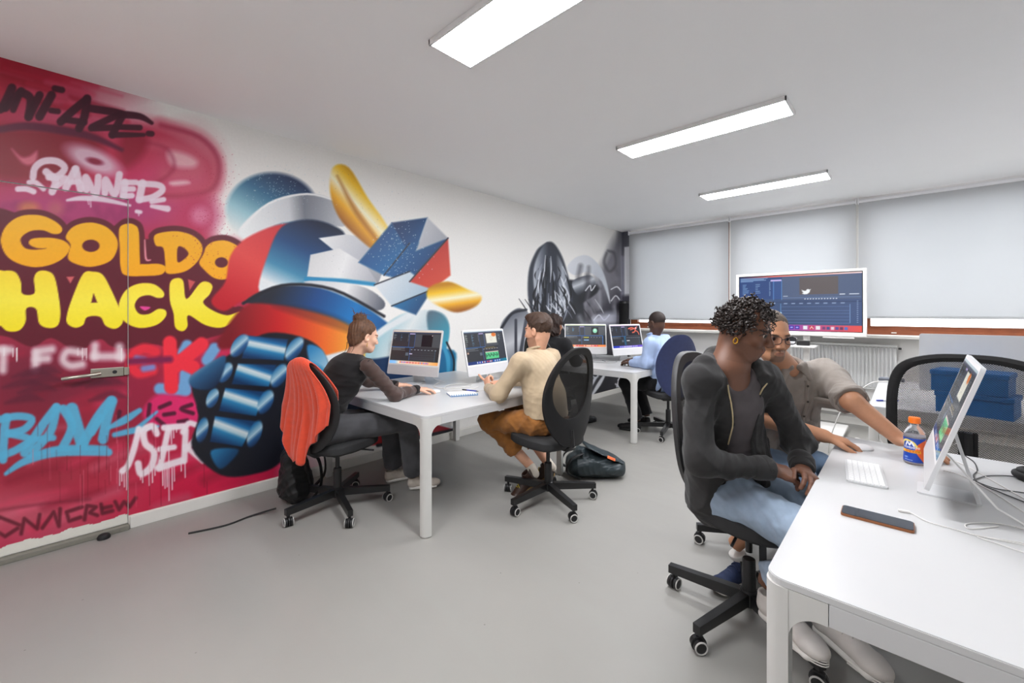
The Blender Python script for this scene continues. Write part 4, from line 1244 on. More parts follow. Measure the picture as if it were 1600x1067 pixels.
def apple_mark(parent, M, m, s=.055):
    """rounded fruit shape with a bite and a leaf, flush on the back"""
    half = [(0, .40), (.12, .46), (.28, .47), (.42, .36), (.49, .16), (.47, -.08), (.38, -.32), (.24, -.48), (.12, -.50), (0, -.46)]
    rt = spline(half, 4)
    lf = [(-x, y) for x, y in rt[::-1]][1:-1]
    pts = [tuple(p) for p in rt] + lf
    out = []
    for x, y in pts:
        d = math.hypot(x - .62, y - .08)
        if d < .24:
            a = math.atan2(y - .08, x - .62)
            x, y = .62 + .24 * math.cos(a), .08 + .24 * math.sin(a)
        out.append((x * s, y * s))
    out = out[::-1]
    leaf = [(.02 * s + a * s, .55 * s + b * s) for a, b in ((0, 0), (.10, .03), (.19, .13), (.21, .26), (.10, .22), (.02, .12))]
    for nm, pl in (('logo', out), ('logo_leaf', leaf)):
        o = MB().prism(pl, 0, .0006).build(nm, m, parent)
        o.matrix_local = M

def imac(label, loc, facing, kind, tilt=12, dim=False):
    """all-in-one computer; local -y is the screen side. loc is the centre of the stand foot"""
    t = thing('all_in_one_computer', label, 'computer', loc, math.atan2(facing[1], facing[0]) + PI / 2, group='silver all-in-one computers')
    W, Hh, chin = .547, .40, .082
    foot = MB()
    foot.prism(rrect(-.065, .065, -.075, .075, .012), 0, .006)
    foot.build('stand_foot', M_alu, t)
    th = math.radians(tilt)
    hz_ = .235
    arm = MB()
    A0, A1 = Vector((0, .068, .004)), Vector((0, .012, hz_))
    dirv = (A1 - A0).normalized()
    nrm = Vector((0, dirv.z, -dirv.y))
    vs = []
    for p, tk in ((A0, .004), (A1, .004)):
        for x in (-.062, .062):
            for s in (-1, 1):
                vs.append(tuple(p + Vector((x, 0, 0)) + nrm * (s * tk)))
    arm.add(vs, [(0, 1, 3, 2), (4, 6, 7, 5), (0, 4, 5, 1), (2, 3, 7, 6), (0, 2, 6, 4), (1, 5, 7, 3)])
    arm.build('stand_arm', M_alu, t)
    MB().tube([(-.05, .004, hz_), (.05, .004, hz_)], .010, 10).build('hinge', M_alu, t, smooth=True)
    # display tilts about the hinge
    Mt = Matrix.Translation((0, -.004, hz_)) @ Matrix.Rotation(-th, 4, 'X') @ Matrix.Translation((0, 0, -.165))
    body = MB()
    pl = rrect(-W / 2, W / 2, 0, Hh, .014)
    Mx = Mt @ Matrix.Rotation(PI / 2, 4, 'X')
    body.prism(pl, -.005, .0060, Mx)
    body.build('display_case', M_alu, t, smooth=True)
    b2 = MB()
    o_ = rrect(-W / 2 + .001, W / 2 - .001, chin, Hh - .001, .013)
    b2.prism(o_, .0060, .0066, Mx)
    b2.build('bezel', M_bez, t)
    MB().prism(rrect(-W / 2 + .001, W / 2 - .001, .001, chin - .001, .012), .0060, .0068, Mx).build('chin', M_chin, t)
    nx, ny = 150, 86
    cv = screen_canvas(nx, ny)
    editor(cv, kind)
    screen_obj(cv, nx, ny, W - .026, Hh - chin - .026, M_scr_dim if dim else M_scr, t, M=Mt @ Matrix.Translation((0, -.0071, chin + .013)))
    apple_mark(t, Mt @ Matrix.Translation((0, .0052, Hh * .55)) @ Matrix.Rotation(PI, 4, 'Z') @ Matrix.Rotation(PI / 2, 4, 'X'), mat('polished_logo', (168, 171, 176), rough=.2, metal=.5, var=0), .062)
    MB().tube([tuple(Mt @ Vector((.12, .006, .10))), tuple(Mt @ Vector((.12, .03, .09))), (.14, .10, .03), (.20, .17, .004)], .003, 6).build('power_cable', M_bez, t, smooth=True)
    return t
imac('silver computer showing an editing program, in front of the woman in black', (-3.14, 2.10, TOP), (.304, -.953), 'orange')
imac('silver computer with a green timeline on its screen, facing the man in beige', (-2.755, 2.60, TOP), (.995, .085), 'teal')
imac('silver computer with a green round emblem on screen, back against the far mural', (-3.10, 4.72, TOP), (.62, -.785), 'sunset')
imac('silver computer showing a red figure, in front of the man in pale blue', (-2.64, 4.98, TOP), (.96, -.28), 'violet')
imac('silver computer seen edge-on at the front desk beside the bottle', (.10, 2.065, TOP), (-1, 0.02), 'teal', tilt=17, dim=True)
imac('silver computer showing its back with the apple mark, on the desk by the window', (.335, 4.17, TOP), (.03, 1), 'orange', tilt=4)

# wall-screen on a stand
def wall_screen():
    x0, x1, z0, z1, y = -1.565, -.312, 1.088, 1.818, 5.80
    t = thing('wall_screen', 'large white-framed screen on a stand showing a blue editing window', 'screen', ((x0 + x1) / 2, y, 0))
    w, h = x1 - x0, z1 - z0
    zc = z0
    M_tv = mat('white_screen_frame', (238, 236, 232), rough=.35, var=.01)
    f = MB()
    Mx = Matrix.Translation((0, 0, zc)) @ Matrix.Rotation(PI / 2, 4, 'X')
    for b in ((-w / 2, w / 2, 0, .045), (-w / 2, w / 2, h - .028, h), (-w / 2, -w / 2 + .030, .045, h - .028), (w / 2 - .030, w / 2, .045, h - .028)):
        f.rbox(b[0], b[1], b[2], b[3], -.035, .035, .004, 2, Mx)
    f.box(-w / 2 + .02, w / 2 - .02, .03, h - .02, -.035, .015, Mx)
    f.build('frame', M_tv, t)
    g = MB()
    g.box(-w / 2 + .029, w / 2 - .029, .044, h - .027, .014, .022, Mx)
    g.build('black_border', mat('black_glass_border', (14, 14, 16), rough=.15), t)
    nx, ny = 260, 146
    cv = screen_canvas(nx, ny)
    cv.C[:] = cv.colour(((0, 0), (100, 56), [(0, (60, 92, 140)), (.5, (58, 78, 116)), (1, (70, 90, 134))]), cv.U, cv.V)
    rect(cv, -1, -1, 101, 1.3, ((0, 0), (100, 0), [(0, (40, 60, 110)), (.3, (240, 120, 110)), (.7, (244, 190, 180)), (1, (250, 220, 220))]))
    rect(cv, 0, 2, 38, 24, (42, 72, 128)); rect(cv, 30, 5, 38, 24, (50, 82, 140)); rect(cv, 28.5, 4, 38, 5.6, (206, 190, 240))
    for x in (31, 38):
        rect(cv, x, 5, x + .35, 25, (110, 170, 236))
    dashes(cv, 1, 1.6, 30, 4.6, 4, (170, 204, 240), .6, 21); dashes(cv, 3, 8, 9, 18, 9, (150, 190, 230), .5, 22); dashes(cv, 15, 8, 20, 17, 6, (170, 204, 236), .5, 23); dashes(cv, 27.4, 6, 28.6, 20, 12, (186, 214, 240), .5, 24)
    rect(cv, 38.5, 2, 100, 25, (80, 96, 128)); rect(cv, 53, 3, 83, 20, (96, 88, 88))
    # white bird emblem
    bird = [(55.0, 18.9), (56.2, 18.2), (54.8, 16.6), (55.6, 16.7), (54.6, 15.2), (57.0, 16.4), (58.4, 16.2), (58.8, 15.0), (60.0, 14.6), (61.0, 15.2), (62.2, 14.8), (61.5, 16.0), (61.2, 17.8), (59.4, 19.6), (57.0, 19.9)]
    cv.poly(bird, (246, 250, 252), soft=.3, smooth=False)
    dashes(cv, 39.5, 21, 48, 21, 1, (206, 222, 240), .7, 25); rect(cv, 84, 20, 88, 20.8, (230, 236, 246)); rect(cv, 91, 20, 98, 20.8, (214, 224, 240))
    rect(cv, 39, 23, 99, 23.3, (120, 150, 196))
    for i in range(12):
        rect(cv, 57 + i * 2.2, 24, 58 + i * 2.2, 24.9, (230, 238, 248))
    rect(cv, 0, 27, 100, 28, (52, 70, 108))
    for i in range(8):
        rect(cv, 40 + i * 6.4, 28.4, 43 + i * 6.4, 29.3, (150, 172, 206))
    dashes(cv, 24, 28, 37, 28.4, 1, (206, 222, 244), .8, 26)
    rect(cv, 37.2, 29, 37.5, 49, (120, 190, 250)); cv.ell(37.4, 38.5, .9, .9, (190, 230, 255), soft=.3); rect(cv, 91.4, 30, 91.7, 48, (150, 190, 240))
    for y in (32, 36, 38.6, 42, 45, 48):
        rect(cv, 38, y, 91, y + .2, (110, 140, 190))
    for i in range(12):
        rect(cv, 96.5, 27 + i * 1.8, 97.3, 27.5 + i * 1.8, (170, 196, 230))
    rect(cv, -1, 50.3, 101, 57, ((0, 0), (100, 0), [(0, (50, 40, 160)), (.35, (110, 70, 190)), (.6, (190, 80, 150)), (1, (240, 90, 80))]))
    for i in range(4):
        x = 35.5 + i * 4.6
        rect(cv, x, 51.4, x + 3.6, 54.6, (44, 40, 160)); rect(cv, x + .8, 52.4, x + 2.8, 53.6, (190, 180, 255))
    for x, c in ((56, (236, 240, 248)), (61, (206, 40, 60)), (66, (240, 236, 240))):
        rect(cv, x, 51.2, x + 3.4, 54.8, c)
    cv.stroke([(61.6, 54), (62.7, 51.9), (64, 54)], .3, (250, 240, 240), soft=.3, smooth=False)
    for i in range(6):
        rect(cv, 71 + i * 3.3, 51.8, 73.4 + i * 3.3, 54.6, [(120, 70, 120), (70, 80, 140), (240, 214, 230), (90, 80, 150), (110, 60, 100), (90, 120, 200)][i])
    screen_obj(cv, nx, ny, w - .076, h - .088, mat('big_lit_screen', (255, 255, 255), rough=.16, var=0, attr=True, attr_emit=True, estr=.95), t, M=Matrix.Translation((0, -.0225, zc + .052)))
    # stand
    for s in (-.09, .09):
        MB().rbox(s - .03, s + .03, .04, .09, .06, 1.30, .006).build('post', M_tv, t)
    MB().rbox(-.45, .45, -.25, .30, .04, .07, .008).build('base_plate', M_tv, t)
    for sx in (-.4, .4):
        for sy in (-.2, .25):
            MB().lathe([(.012, 0), (.026, .004), (.026, .03), (.012, .042)], 12, Matrix.Translation((sx, sy, 0))).build('foot', M_blk, t, smooth=True)
    MB().rbox(-.20, .20, -.16, .10, .955, .975, .005).build('shelf', M_tv, t)
    MB().rbox(w * .2, w * .42, -.03, .02, z0 - .022, z0 + .002, .004).build('pen_tray', M_tv, t)
    MB().box(-.25, .25, .03, .06, 1.2, 1.6).build('mount', M_tv, t)
wall_screen()
tag(MB().rbox(-.06, .06, -.035, .035, 0, .055, .006).build('speaker_puck', M_blk, None, loc=(-.86, 5.74, .975)), 'small black box on the stand shelf under the wall screen', 'box')

# tall dark speaker on the window sill, in the corner
t = thing('speaker', 'tall black speaker standing on the sill in the corner', 'speaker', (-3.435, 6.37, 1.087))
MB().lathe([(.066, 0), (.074, .006), (.074, .44), (.066, .45)], 24).build('body', M_blk, t, smooth=True)
MB().lathe([(.0752, .05), (.0752, .41)], 24).build('grille', mat('speaker_cloth', (20, 20, 21), rough=.9, bump=.5, bscale=900), t, smooth=True)
# ------------------------------------------------------------------ sculpting with distance fields
def V3(*a):
    return np.array(a, dtype=float)
def unit(v):
    v = np.asarray(v, dtype=float)
    return v / (np.linalg.norm(v) + 1e-12)
def smin(a, b, k):
    if k <= 0:
        return np.minimum(a, b)
    h = np.clip(.5 + .5 * (b - a) / k, 0, 1)
    return a * h + b * (1 - h) - k * h * (1 - h)

class Field:
    """solid shape sampled on a regular grid; negative inside"""
    def __init__(self, lo, hi, h):
        self.lo = np.asarray(lo, dtype=float)
        self.h = h
        self.n = np.ceil((np.asarray(hi) - self.lo) / h).astype(int) + 1
        self.F = np.full(self.n, .2, dtype=np.float32)
    def region(self, lo, hi):
        i0 = np.clip(np.floor((np.asarray(lo) - self.lo) / self.h).astype(int), 0, self.n)
        i1 = np.clip(np.ceil((np.asarray(hi) - self.lo) / self.h).astype(int) + 1, 0, self.n)
        if (i1 <= i0).any():
            return None
        ax = [(self.lo[d] + self.h * np.arange(i0[d], i1[d])).astype(np.float32) for d in range(3)]
        return tuple(slice(i0[d], i1[d]) for d in range(3)), ax[0][:, None, None], ax[1][None, :, None], ax[2][None, None, :]
    def apply(self, fn, lo, hi, k=0.0, op='+'):
        m = max(k, .0) + 3 * self.h
        r = self.region(np.asarray(lo) - m, np.asarray(hi) + m)
        if r is None:
            return self
        s, X, Y, Z = r
        d = fn(X, Y, Z).astype(np.float32)
        A = self.F[s]
        if op == '+':
            self.F[s] = smin(A, d, k)
        else:
            self.F[s] = -smin(-A, d, k)
        return self
    def cap(self, a, b, ra, rb=None, k=.02, flat=False, op='+'):
        rb = ra if rb is None else rb
        a, b = np.asarray(a, float), np.asarray(b, float)
        ab = b - a
        L2 = float(ab @ ab) + 1e-12
        un = ab / math.sqrt(L2)
        def fn(X, Y, Z):
            px, py, pz = X - a[0], Y - a[1], Z - a[2]
            t = (px * ab[0] + py * ab[1] + pz * ab[2]) / L2
            tc = np.clip(t, 0, 1)
            d = np.sqrt((px - tc * ab[0]) ** 2 + (py - tc * ab[1]) ** 2 + (pz - tc * ab[2]) ** 2) - (ra + (rb - ra) * tc)
            if flat:
                d = np.maximum(d, (t - 1) * math.sqrt(L2))
            return d
        R = max(ra, rb)
        return self.apply(fn, np.minimum(a, b) - R, np.maximum(a, b) + R, k, op)
    def chain(self, pts, rs, k=.02, op='+'):
        for i in range(len(pts) - 1):
            self.cap(pts[i], pts[i + 1], rs[i], rs[i + 1], k, op=op)
        return self
    def ecap(self, a, b, side, wa, wb, k=.03, op='+'):
        """flattened capsule: half widths (side, front) at both ends"""
        a, b = np.asarray(a, float), np.asarray(b, float)
        ab = b - a
        L = np.linalg.norm(ab)
        u = ab / L
        s = unit(np.asarray(side) - u * (np.asarray(side) @ u))
        f = np.cross(u, s)
        def fn(X, Y, Z):
            px, py, pz = X - a[0], Y - a[1], Z - a[2]
            t = px * u[0] + py * u[1] + pz * u[2]
            tc = np.clip(t, 0, L)
            qs = px * s[0] + py * s[1] + pz * s[2]
            qf = px * f[0] + py * f[1] + pz * f[2]
            w = tc / L
            ws, wf = wa[0] + (wb[0] - wa[0]) * w, wa[1] + (wb[1] - wa[1]) * w
            mn = np.minimum(ws, wf)
            n = np.sqrt((qs / ws) ** 2 + (qf / wf) ** 2 + ((t - tc) / mn) ** 2)
            return (n - 1) * mn
        R = max(*wa, *wb)
        return self.apply(fn, np.minimum(a, b) - R, np.maximum(a, b) + R, k, op)
    def ell(self, c, r, R=None, k=.02, op='+'):
        c = np.asarray(c, float)
        R = np.eye(3) if R is None else R
        def fn(X, Y, Z):
            p = [X - c[0], Y - c[1], Z - c[2]]
            q = [(p[0] * R[0, j] + p[1] * R[1, j] + p[2] * R[2, j]) for j in range(3)]
            k0 = np.sqrt((q[0] / r[0]) ** 2 + (q[1] / r[1]) ** 2 + (q[2] / r[2]) ** 2)
            k1 = np.sqrt((q[0] / r[0] ** 2) ** 2 + (q[1] / r[1] ** 2) ** 2 + (q[2] / r[2] ** 2) ** 2)
            return k0 * (k0 - 1) / (k1 + 1e-6)
        m = max(r)
        return self.apply(fn, c - m, c + m, k, op)
    def plane(self, p, n, lo=None, hi=None):
        """cut away the side the normal points to (optionally only inside a box)"""
        p, n = np.asarray(p, float), unit(n)
        lo = self.lo if lo is None else lo
        hi = self.lo + self.h * self.n if hi is None else hi
        r = self.region(lo, hi)
        if r is None:
            return self
        s, X, Y, Z = r
        self.F[s] = np.maximum(self.F[s], ((X - p[0]) * n[0] + (Y - p[1]) * n[1] + (Z - p[2]) * n[2]).astype(np.float32))
        return self
    def wrinkle(self, amp, scale, seed, aniso=(1, 1, 1)):
        i = np.nonzero(np.abs(self.F) < .025)
        if len(i[0]) == 0:
            return self
        g = np.random.default_rng(seed)
        P = np.stack([self.lo[d] + self.h * i[d] for d in range(3)], -1) * np.asarray(aniso)
        w = P + .35 / scale * np.sin(P[:, [1, 2, 0]] * scale * .8 + g.uniform(0, 6, 3))
        acc = 0
        for o in range(4):
            dv = unit(g.normal(size=3) * V3(1, 1, .8)) * scale * (1 + .45 * o)
            ph = np.sin(w @ dv + g.uniform(0, 6))
            env = .5 + .5 * np.sin(P @ (unit(g.normal(size=3)) * scale * .35) + g.uniform(0, 6))
            acc = acc + (np.abs(ph) ** .8 * 2 - 1.1) * env / (1 + .35 * o)
        self.F[i] += (amp * acc * .95).astype(np.float32)
        return self
    def value(self, p):
        i = (np.asarray(p) - self.lo) / self.h
        j = np.clip(np.floor(i).astype(int), 0, self.n - 2)
        t = i - j
        c = self.F[j[0]:j[0] + 2, j[1]:j[1] + 2, j[2]:j[2] + 2]
        c = c[0] * (1 - t[0]) + c[1] * t[0]
        c = c[0] * (1 - t[1]) + c[1] * t[1]
        return float(c[0] * (1 - t[2]) + c[1] * t[2])
    def hit(self, o, d, far=.6, step=.004):
        """first surface point along a ray"""
        o, d = np.asarray(o, float), unit(d)
        s = 0
        while s < far:
            p = o + d * s
            if ((p > self.lo) & (p < self.lo + self.h * (self.n - 1))).all() and self.value(p) < 0:
                return p
            s += step
        return None
    def surface(self):
        """smooth quad surface of the zero level"""
        F = self.F
        S = F < 0
        act = np.argwhere(S)
        if len(act) == 0:
            return np.zeros((0, 3)), np.zeros((0, 4), dtype=int)
        lo = np.maximum(act.min(0) - 2, 0)
        hi = np.minimum(act.max(0) + 3, self.n)
        F = F[lo[0]:hi[0], lo[1]:hi[1], lo[2]:hi[2]]
        F = np.pad(F, 1, constant_values=.01)
        S = F < 0
        c8 = [S[i:S.shape[0] - 1 + i, j:S.shape[1] - 1 + j, k:S.shape[2] - 1 + k] for i in (0, 1) for j in (0, 1) for k in (0, 1)]
        al = c8[0].copy(); an = c8[0].copy()
        for c in c8[1:]:
            al &= c; an |= c
        A = an & ~al
        I = np.argwhere(A)
        ids = np.full(A.shape, -1, dtype=np.int64)
        ids[A] = np.arange(len(I))
        pos = np.zeros((len(I), 3)); cnt = np.zeros(len(I))
        corners = [np.array((i, j, k)) for i in (0, 1) for j in (0, 1) for k in (0, 1)]
        for a in corners:
            for d in range(3):
                if a[d] == 0:
                    b = a.copy(); b[d] = 1
                    ia, ib = I + a, I + b
                    fa, fb = F[ia[:, 0], ia[:, 1], ia[:, 2]], F[ib[:, 0], ib[:, 1], ib[:, 2]]
                    m = (fa < 0) != (fb < 0)
                    t = np.where(m, fa / np.where(m, fa - fb, 1), 0)
                    pos[m] += (a + t[m, None] * (b - a))
                    cnt += m
        pos = (I + pos / cnt[:, None] - 1 + lo) * self.h + self.lo
        quads = []
        for d in range(3):
            e = [slice(None)] * 3; e2 = [slice(None)] * 3
            e[d] = slice(0, -1); e2[d] = slice(1, None)
            s0, s1 = S[tuple(e)], S[tuple(e2)]
            q = np.argwhere(s0 != s1)
            o1, o2 = (d + 1) % 3, (d + 2) % 3
            q = q[(q[:, o1] > 0) & (q[:, o2] > 0) & (q[:, o1] < A.shape[o1]) & (q[:, o2] < A.shape[o2])]
            inside = s0[q[:, 0], q[:, 1], q[:, 2]]
            def cell(a, b):
                p = q.copy(); p[:, o1] -= a; p[:, o2] -= b
                return ids[p[:, 0], p[:, 1], p[:, 2]]
            Q = np.stack([cell(1, 1), cell(0, 1), cell(0, 0), cell(1, 0)], -1)
            Q[~inside] = Q[~inside][:, ::-1]
            quads.append(Q)
        return pos, np.concatenate(quads)

def boxof(pts, m):
    P = np.array([np.asarray(p, float) for p in pts])
    return P.min(0) - m, P.max(0) + m

def frame(fwd, up=(0, 0, 1), roll=0.0):
    """3x3 with columns right, forward, up"""
    f = unit(fwd)
    r = unit(np.cross(f, up))
    u = np.cross(r, f)
    if roll:
        r, u = r * math.cos(roll) + u * math.sin(roll), u * math.cos(roll) - r * math.sin(roll)
    return np.stack([r, f, u], -1)

def add_head(F, H, R, s=1.0, neck=None, nose=1.0, jaw=1.0):
    """head around centre H; R columns right, forward, up"""
    T = lambda x, y, z: H + R @ (V3(x, y, z) * s)
    E = lambda c, r, k=.02, op='+': F.ell(T(*c), [q * s for q in r], R, k * s, op)
    K = lambda a, b, ra, rb, k=.015, op='+': F.cap(T(*a), T(*b), ra * s, rb * s, k * s, op=op)
    E((0, -.014, .034), (.077, .096, .088), 0)
    E((0, .024, -.030), (.060 * jaw, .068, .086), .035)
    E((0, .060, -.086), (.030 * jaw, .026, .024), .03)
    for x in (-1, 1):
        K((x * .054 * jaw, -.004, -.058), (x * .022, .062, -.096), .017, .014, .03)
        E((x * .038, .066, -.026), (.022, .018, .020), .025)
        E((x * .033, .104, -.001), (.020, .018, .0125), .012, '-')
        E((x * .079, -.006, -.012), (.010, .019, .031), .008)
        E((x * .084, .000, -.010), (.006, .009, .016), .005, '-')
    K((-.036, .080, .018), (.036, .080, .018), .010, .010, .016)
    K((0, .088, .008), (0, .108 * nose, -.034), .0075, .0115 * nose, .012)
    for x in (-1, 1):
        E((x * .011, .098 * nose, -.040), (.0085 * nose, .010, .008), .008)
    K((-.017, .088, -.0645), (.017, .088, -.0645), .0062, .0062, .008)
    K((0, .0925, -.0640), (0, .0925, -.0645), .006, .006, .008)
    K((-.014, .087, -.0755), (.014, .087, -.0755), .0072, .0072, .008)
    K((-.022, .098, -.0697), (.022, .098, -.0697), .0022, .0022, .003, '-')
    if neck is not None:
        F.cap(T(0, -.030, -.045), neck, .054 * s, .060 * s, .03)

def head_colours(P, H, R, skin, lips, s=1.0, brow=None, beard=None, beard_a=0.0, goatee=False):
    q = (P - H) @ R / s
    C = np.tile(np.array(skin, float), (len(P), 1))
    x, y, z = np.abs(q[:, 0]), q[:, 1], q[:, 2]
    def mixc(m, c, a):
        m = np.clip(m, 0, 1)[:, None] * a
        C[:] = C * (1 - m) + np.array(c, float) * m
    mixc((1.15 - np.hypot(x / .040, (y - .07) / .03, ) - np.abs((z + .03) / .06)) * 1.5 * (y > .04), (skin[0] * 1.04, skin[1] * .86, skin[2] * .82), .35)
    mixc(3 * (1.1 - np.hypot(x / .023, (z + .070) / .0105)) * (y > .075), lips, .65)
    if brow is not None:
        mixc(3 * (1.15 - np.hypot((x - .034) / .021, (z - .019 - .10 * (x - .034)) / .0052)) * (y > .055), brow, .9)
    mixc(4 * (1.1 - np.hypot((x - .033) / .017, (z - .004) / .0085)) * (y > .06), (skin[0] * .62, skin[1] * .55, skin[2] * .52), .55)
    if beard is not None:
        m = ((z < -.048) & (y > -.01) & (z > -.13)).astype(float)
        if goatee:
            m = ((z < -.05) & (y > .055) & (x < .034) & (z > -.13)).astype(float)
        lip = np.hypot(x / .022, (z + .070) / .011) < 1.1
        m[lip & (y > .07)] = 0
        mixc(m, beard, beard_a)
    return C

def add_hand(F, W, f, up, thumb, curl=(.25, .35, .3), spread=1.0, s=1.0, index=None, grip=None):
    """hand from wrist W; f fingers direction, up back of the hand, thumb = +1/-1 side"""
    f, up = unit(f), np.asarray(up, float)
    up = unit(up - f * (up @ f))
    sd = np.cross(f, up) * thumb
    F.ecap(W, W + f * .075 * s, sd, (.026 * s, .019 * s), (.037 * s, .0145 * s), .015)
    tips = []
    for i, (o, l) in enumerate(((.0285, .068), (.0095, .076), (-.0095, .070), (-.0275, .056))):
        p = W + f * (.082 - abs(o - .008) * .25) * s + sd * o * s
        d = unit(f + sd * o * 4.0 * spread)
        c = curl if not (index is not None and i == 0) else index
        rr = (.0092, .0088, .0082, .0074)
        F.cap(W + f * .05 * s + sd * o * .9 * s, p, .0105 * s, rr[0] * s, .006)
        nv = unit(up - d * (up @ d))
        for j, (fr, a) in enumerate(zip((.46, .30, .24), c)):
            d, nv = d * math.cos(a) - nv * math.sin(a), nv * math.cos(a) + d * math.sin(a)
            p2 = p + d * l * fr * s
            F.cap(p, p2, rr[j] * s, rr[j + 1] * s, .0015)
            p = p2
        tips.append(p)
    b = W + f * .022 * s + sd * .024 * s
    d1 = unit(f * .75 + sd * .65 - up * .35)
    m = b + d1 * .040 * s
    d2 = unit(f * .95 + sd * .18 - up * .35)
    F.cap(W + f * .012 * s + sd * .012 * s, m, .014 * s, .0105 * s, .012)
    F.cap(m, m + d2 * .030 * s, .0105 * s, .0092 * s, .002)
    F.cap(m + d2 * .030 * s, m + d2 * .052 * s, .0092 * s, .0075 * s, .002)
    return tips

class Person:
    def __init__(self, label, root):
        self.root = thing('person', label, 'person', (root[0], root[1], 0))
        self.o = V3(root[0], root[1], 0)
        self.parts = []          # skin surfaces gathered into one body
    def skin(self, F, col):
        """col: colour or function of points"""
        P, Q = F.surface()
        C = col(P) if callable(col) else np.tile(np.array(col, float), (len(P), 1))
        self.parts.append((P, Q, C))
    def finish_skin(self, m):
        k, Ps, Qs, Cs = 0, [], [], []
        for P, Q, C in self.parts:
            Ps.append(P - self.o); Qs.append(Q + k); Cs.append(C); k += len(P)
        me = mesh_np('body', np.concatenate(Ps), np.concatenate(Qs))
        set_col(me, np.concatenate(Cs))
        self.body = link('body', me, m, self.root)
        return self.body
    def wear(self, name, F, m, col=None, parent=None):
        P, Q = F.surface()
        me = mesh_np(name, P - self.o, Q)
        if col is not None:
            set_col(me, col(P))
        return link(name, me, m, parent or self.root)
    def tube(self, name, pts, r, m, n=8, parent=None, closed=False):
        return MB().tube([np.asarray(p) - self.o for p in pts], r, n, closed).build(name, m, parent or self.root, smooth=True)

M_skin = mat('skin', (255, 255, 255), rough=0.48, var=0.03, vscale=90, bump=0.06, bscale=500, attr=True)
M_eye = mat('eye_white', (190, 182, 174), rough=0.3, var=0)
M_iris = mat('dark_iris', (34, 22, 16), rough=0.1, var=0)

def eyes(p, H, R, s=1.0, look=(0, 1, -.1)):
    for x in (-1, 1):
        c = H + R @ (V3(x * .0325, .0800, .001) * s)
        e = MB().lathe([(.0110 * s * math.sin(a), -.0110 * s * math.cos(a)) for a in np.linspace(.05, PI - .05, 10)], 14,
                       Matrix.Translation(Vector(c - p.o))).build('eye', M_eye, p.root, smooth=True)
        d = R @ unit(look)
        q = c + d * .0064 * s
        m = Matrix.Translation(Vector(q - p.o)) @ Vector((0, 0, 1)).rotation_difference(Vector(d)).to_matrix().to_4x4()
        MB().lathe([(.0092 * s, 0), (.0070 * s, .0036 * s), (.003 * s, .0052 * s)], 14, m).build('iris', M_iris, e, smooth=True)

def shoe(p, heel, toe_dir, size, upper_m, sole_m, pitch=0.0, lace_m=None, low=True, ribs=False, h=.004, roll=0.0):
    """shoe with its heel at `heel`, pointing to toe_dir; pitch > 0 lifts the heel"""
    f = unit(V3(toe_dir[0], toe_dir[1], -math.tan(pitch)))
    R = frame(f, (0, 0, 1), roll)
    k = size / .285
    T = lambda x, y, z: heel + R @ (V3(x, y, z) * k)
    pts = [T(x, y, z) for x in (-.06, .06) for y in (-.03, .31) for z in (-.02, .15)]
    lo, hi = boxof(pts, .01)
    U = Field(lo, hi, h)
    U.ecap(T(0, .045, .050), T(0, .215, .040), R[:, 0], (.034 * k, .038 * k), (.043 * k, .030 * k), 0)
    U.ell(T(0, .235, .036), (.040 * k, .045 * k, .030 * k), R, .02)
    U.cap(T(0, .052, .055), T(0, .050, .098 if low else .125), .040 * k, .039 * k, .02, flat=True)
    U.cap(T(0, .09, .075), T(0, .175, .056), .030 * k, .026 * k, .02)
    U.cap(T(0, .050, .085), T(0, .048, .16), .030 * k, .030 * k, .004, op='-')
    U.plane(T(0, 0, .020), -R[:, 2])
    up = p.wear('shoe', U, upper_m)
    S = Field(lo, hi, h)
    S.ecap(T(0, .040, .016), T(0, .235, .014), R[:, 0], (.036 * k, .022 * k), (.047 * k, .018 * k), 0)
    S.plane(T(0, 0, 0), -R[:, 2])
    S.plane(T(0, 0, .030), R[:, 2])
    p.wear('sole', S, sole_m, parent=up)
    if ribs:
        for zz_ in (.008, .016, .024):
            ring = [T(.0455 * math.cos(a), .135 + .143 * math.sin(a) ** .8, zz_) for a in np.linspace(.2, PI - .2, 14)]
            p.tube('sole_rib', ring, .0022, sole_m, 6, up)
    if lace_m is not None:
        for i in range(5):
            y = .105 + i * .018
            z = .104 - i * .0068
            a, b = (-.027, .027) if i % 2 else (.027, -.027)
            p.tube('lace', [T(a, y, z - .016), T(a * .5, y + .004, z - .001), T(0, y + .006, z + .004), T(b * .5, y + .009, z - .002), T(b, y + .012, z - .018)], .0032, lace_m, 6, up)
    return up

def limb_cloth(F, pts, rs, k=.03, flat_end=True):
    n = len(pts)
    for i in range(n - 1):
        F.cap(pts[i], pts[i + 1], rs[i], rs[i + 1], k, flat=(flat_end and i == n - 2))
    return F
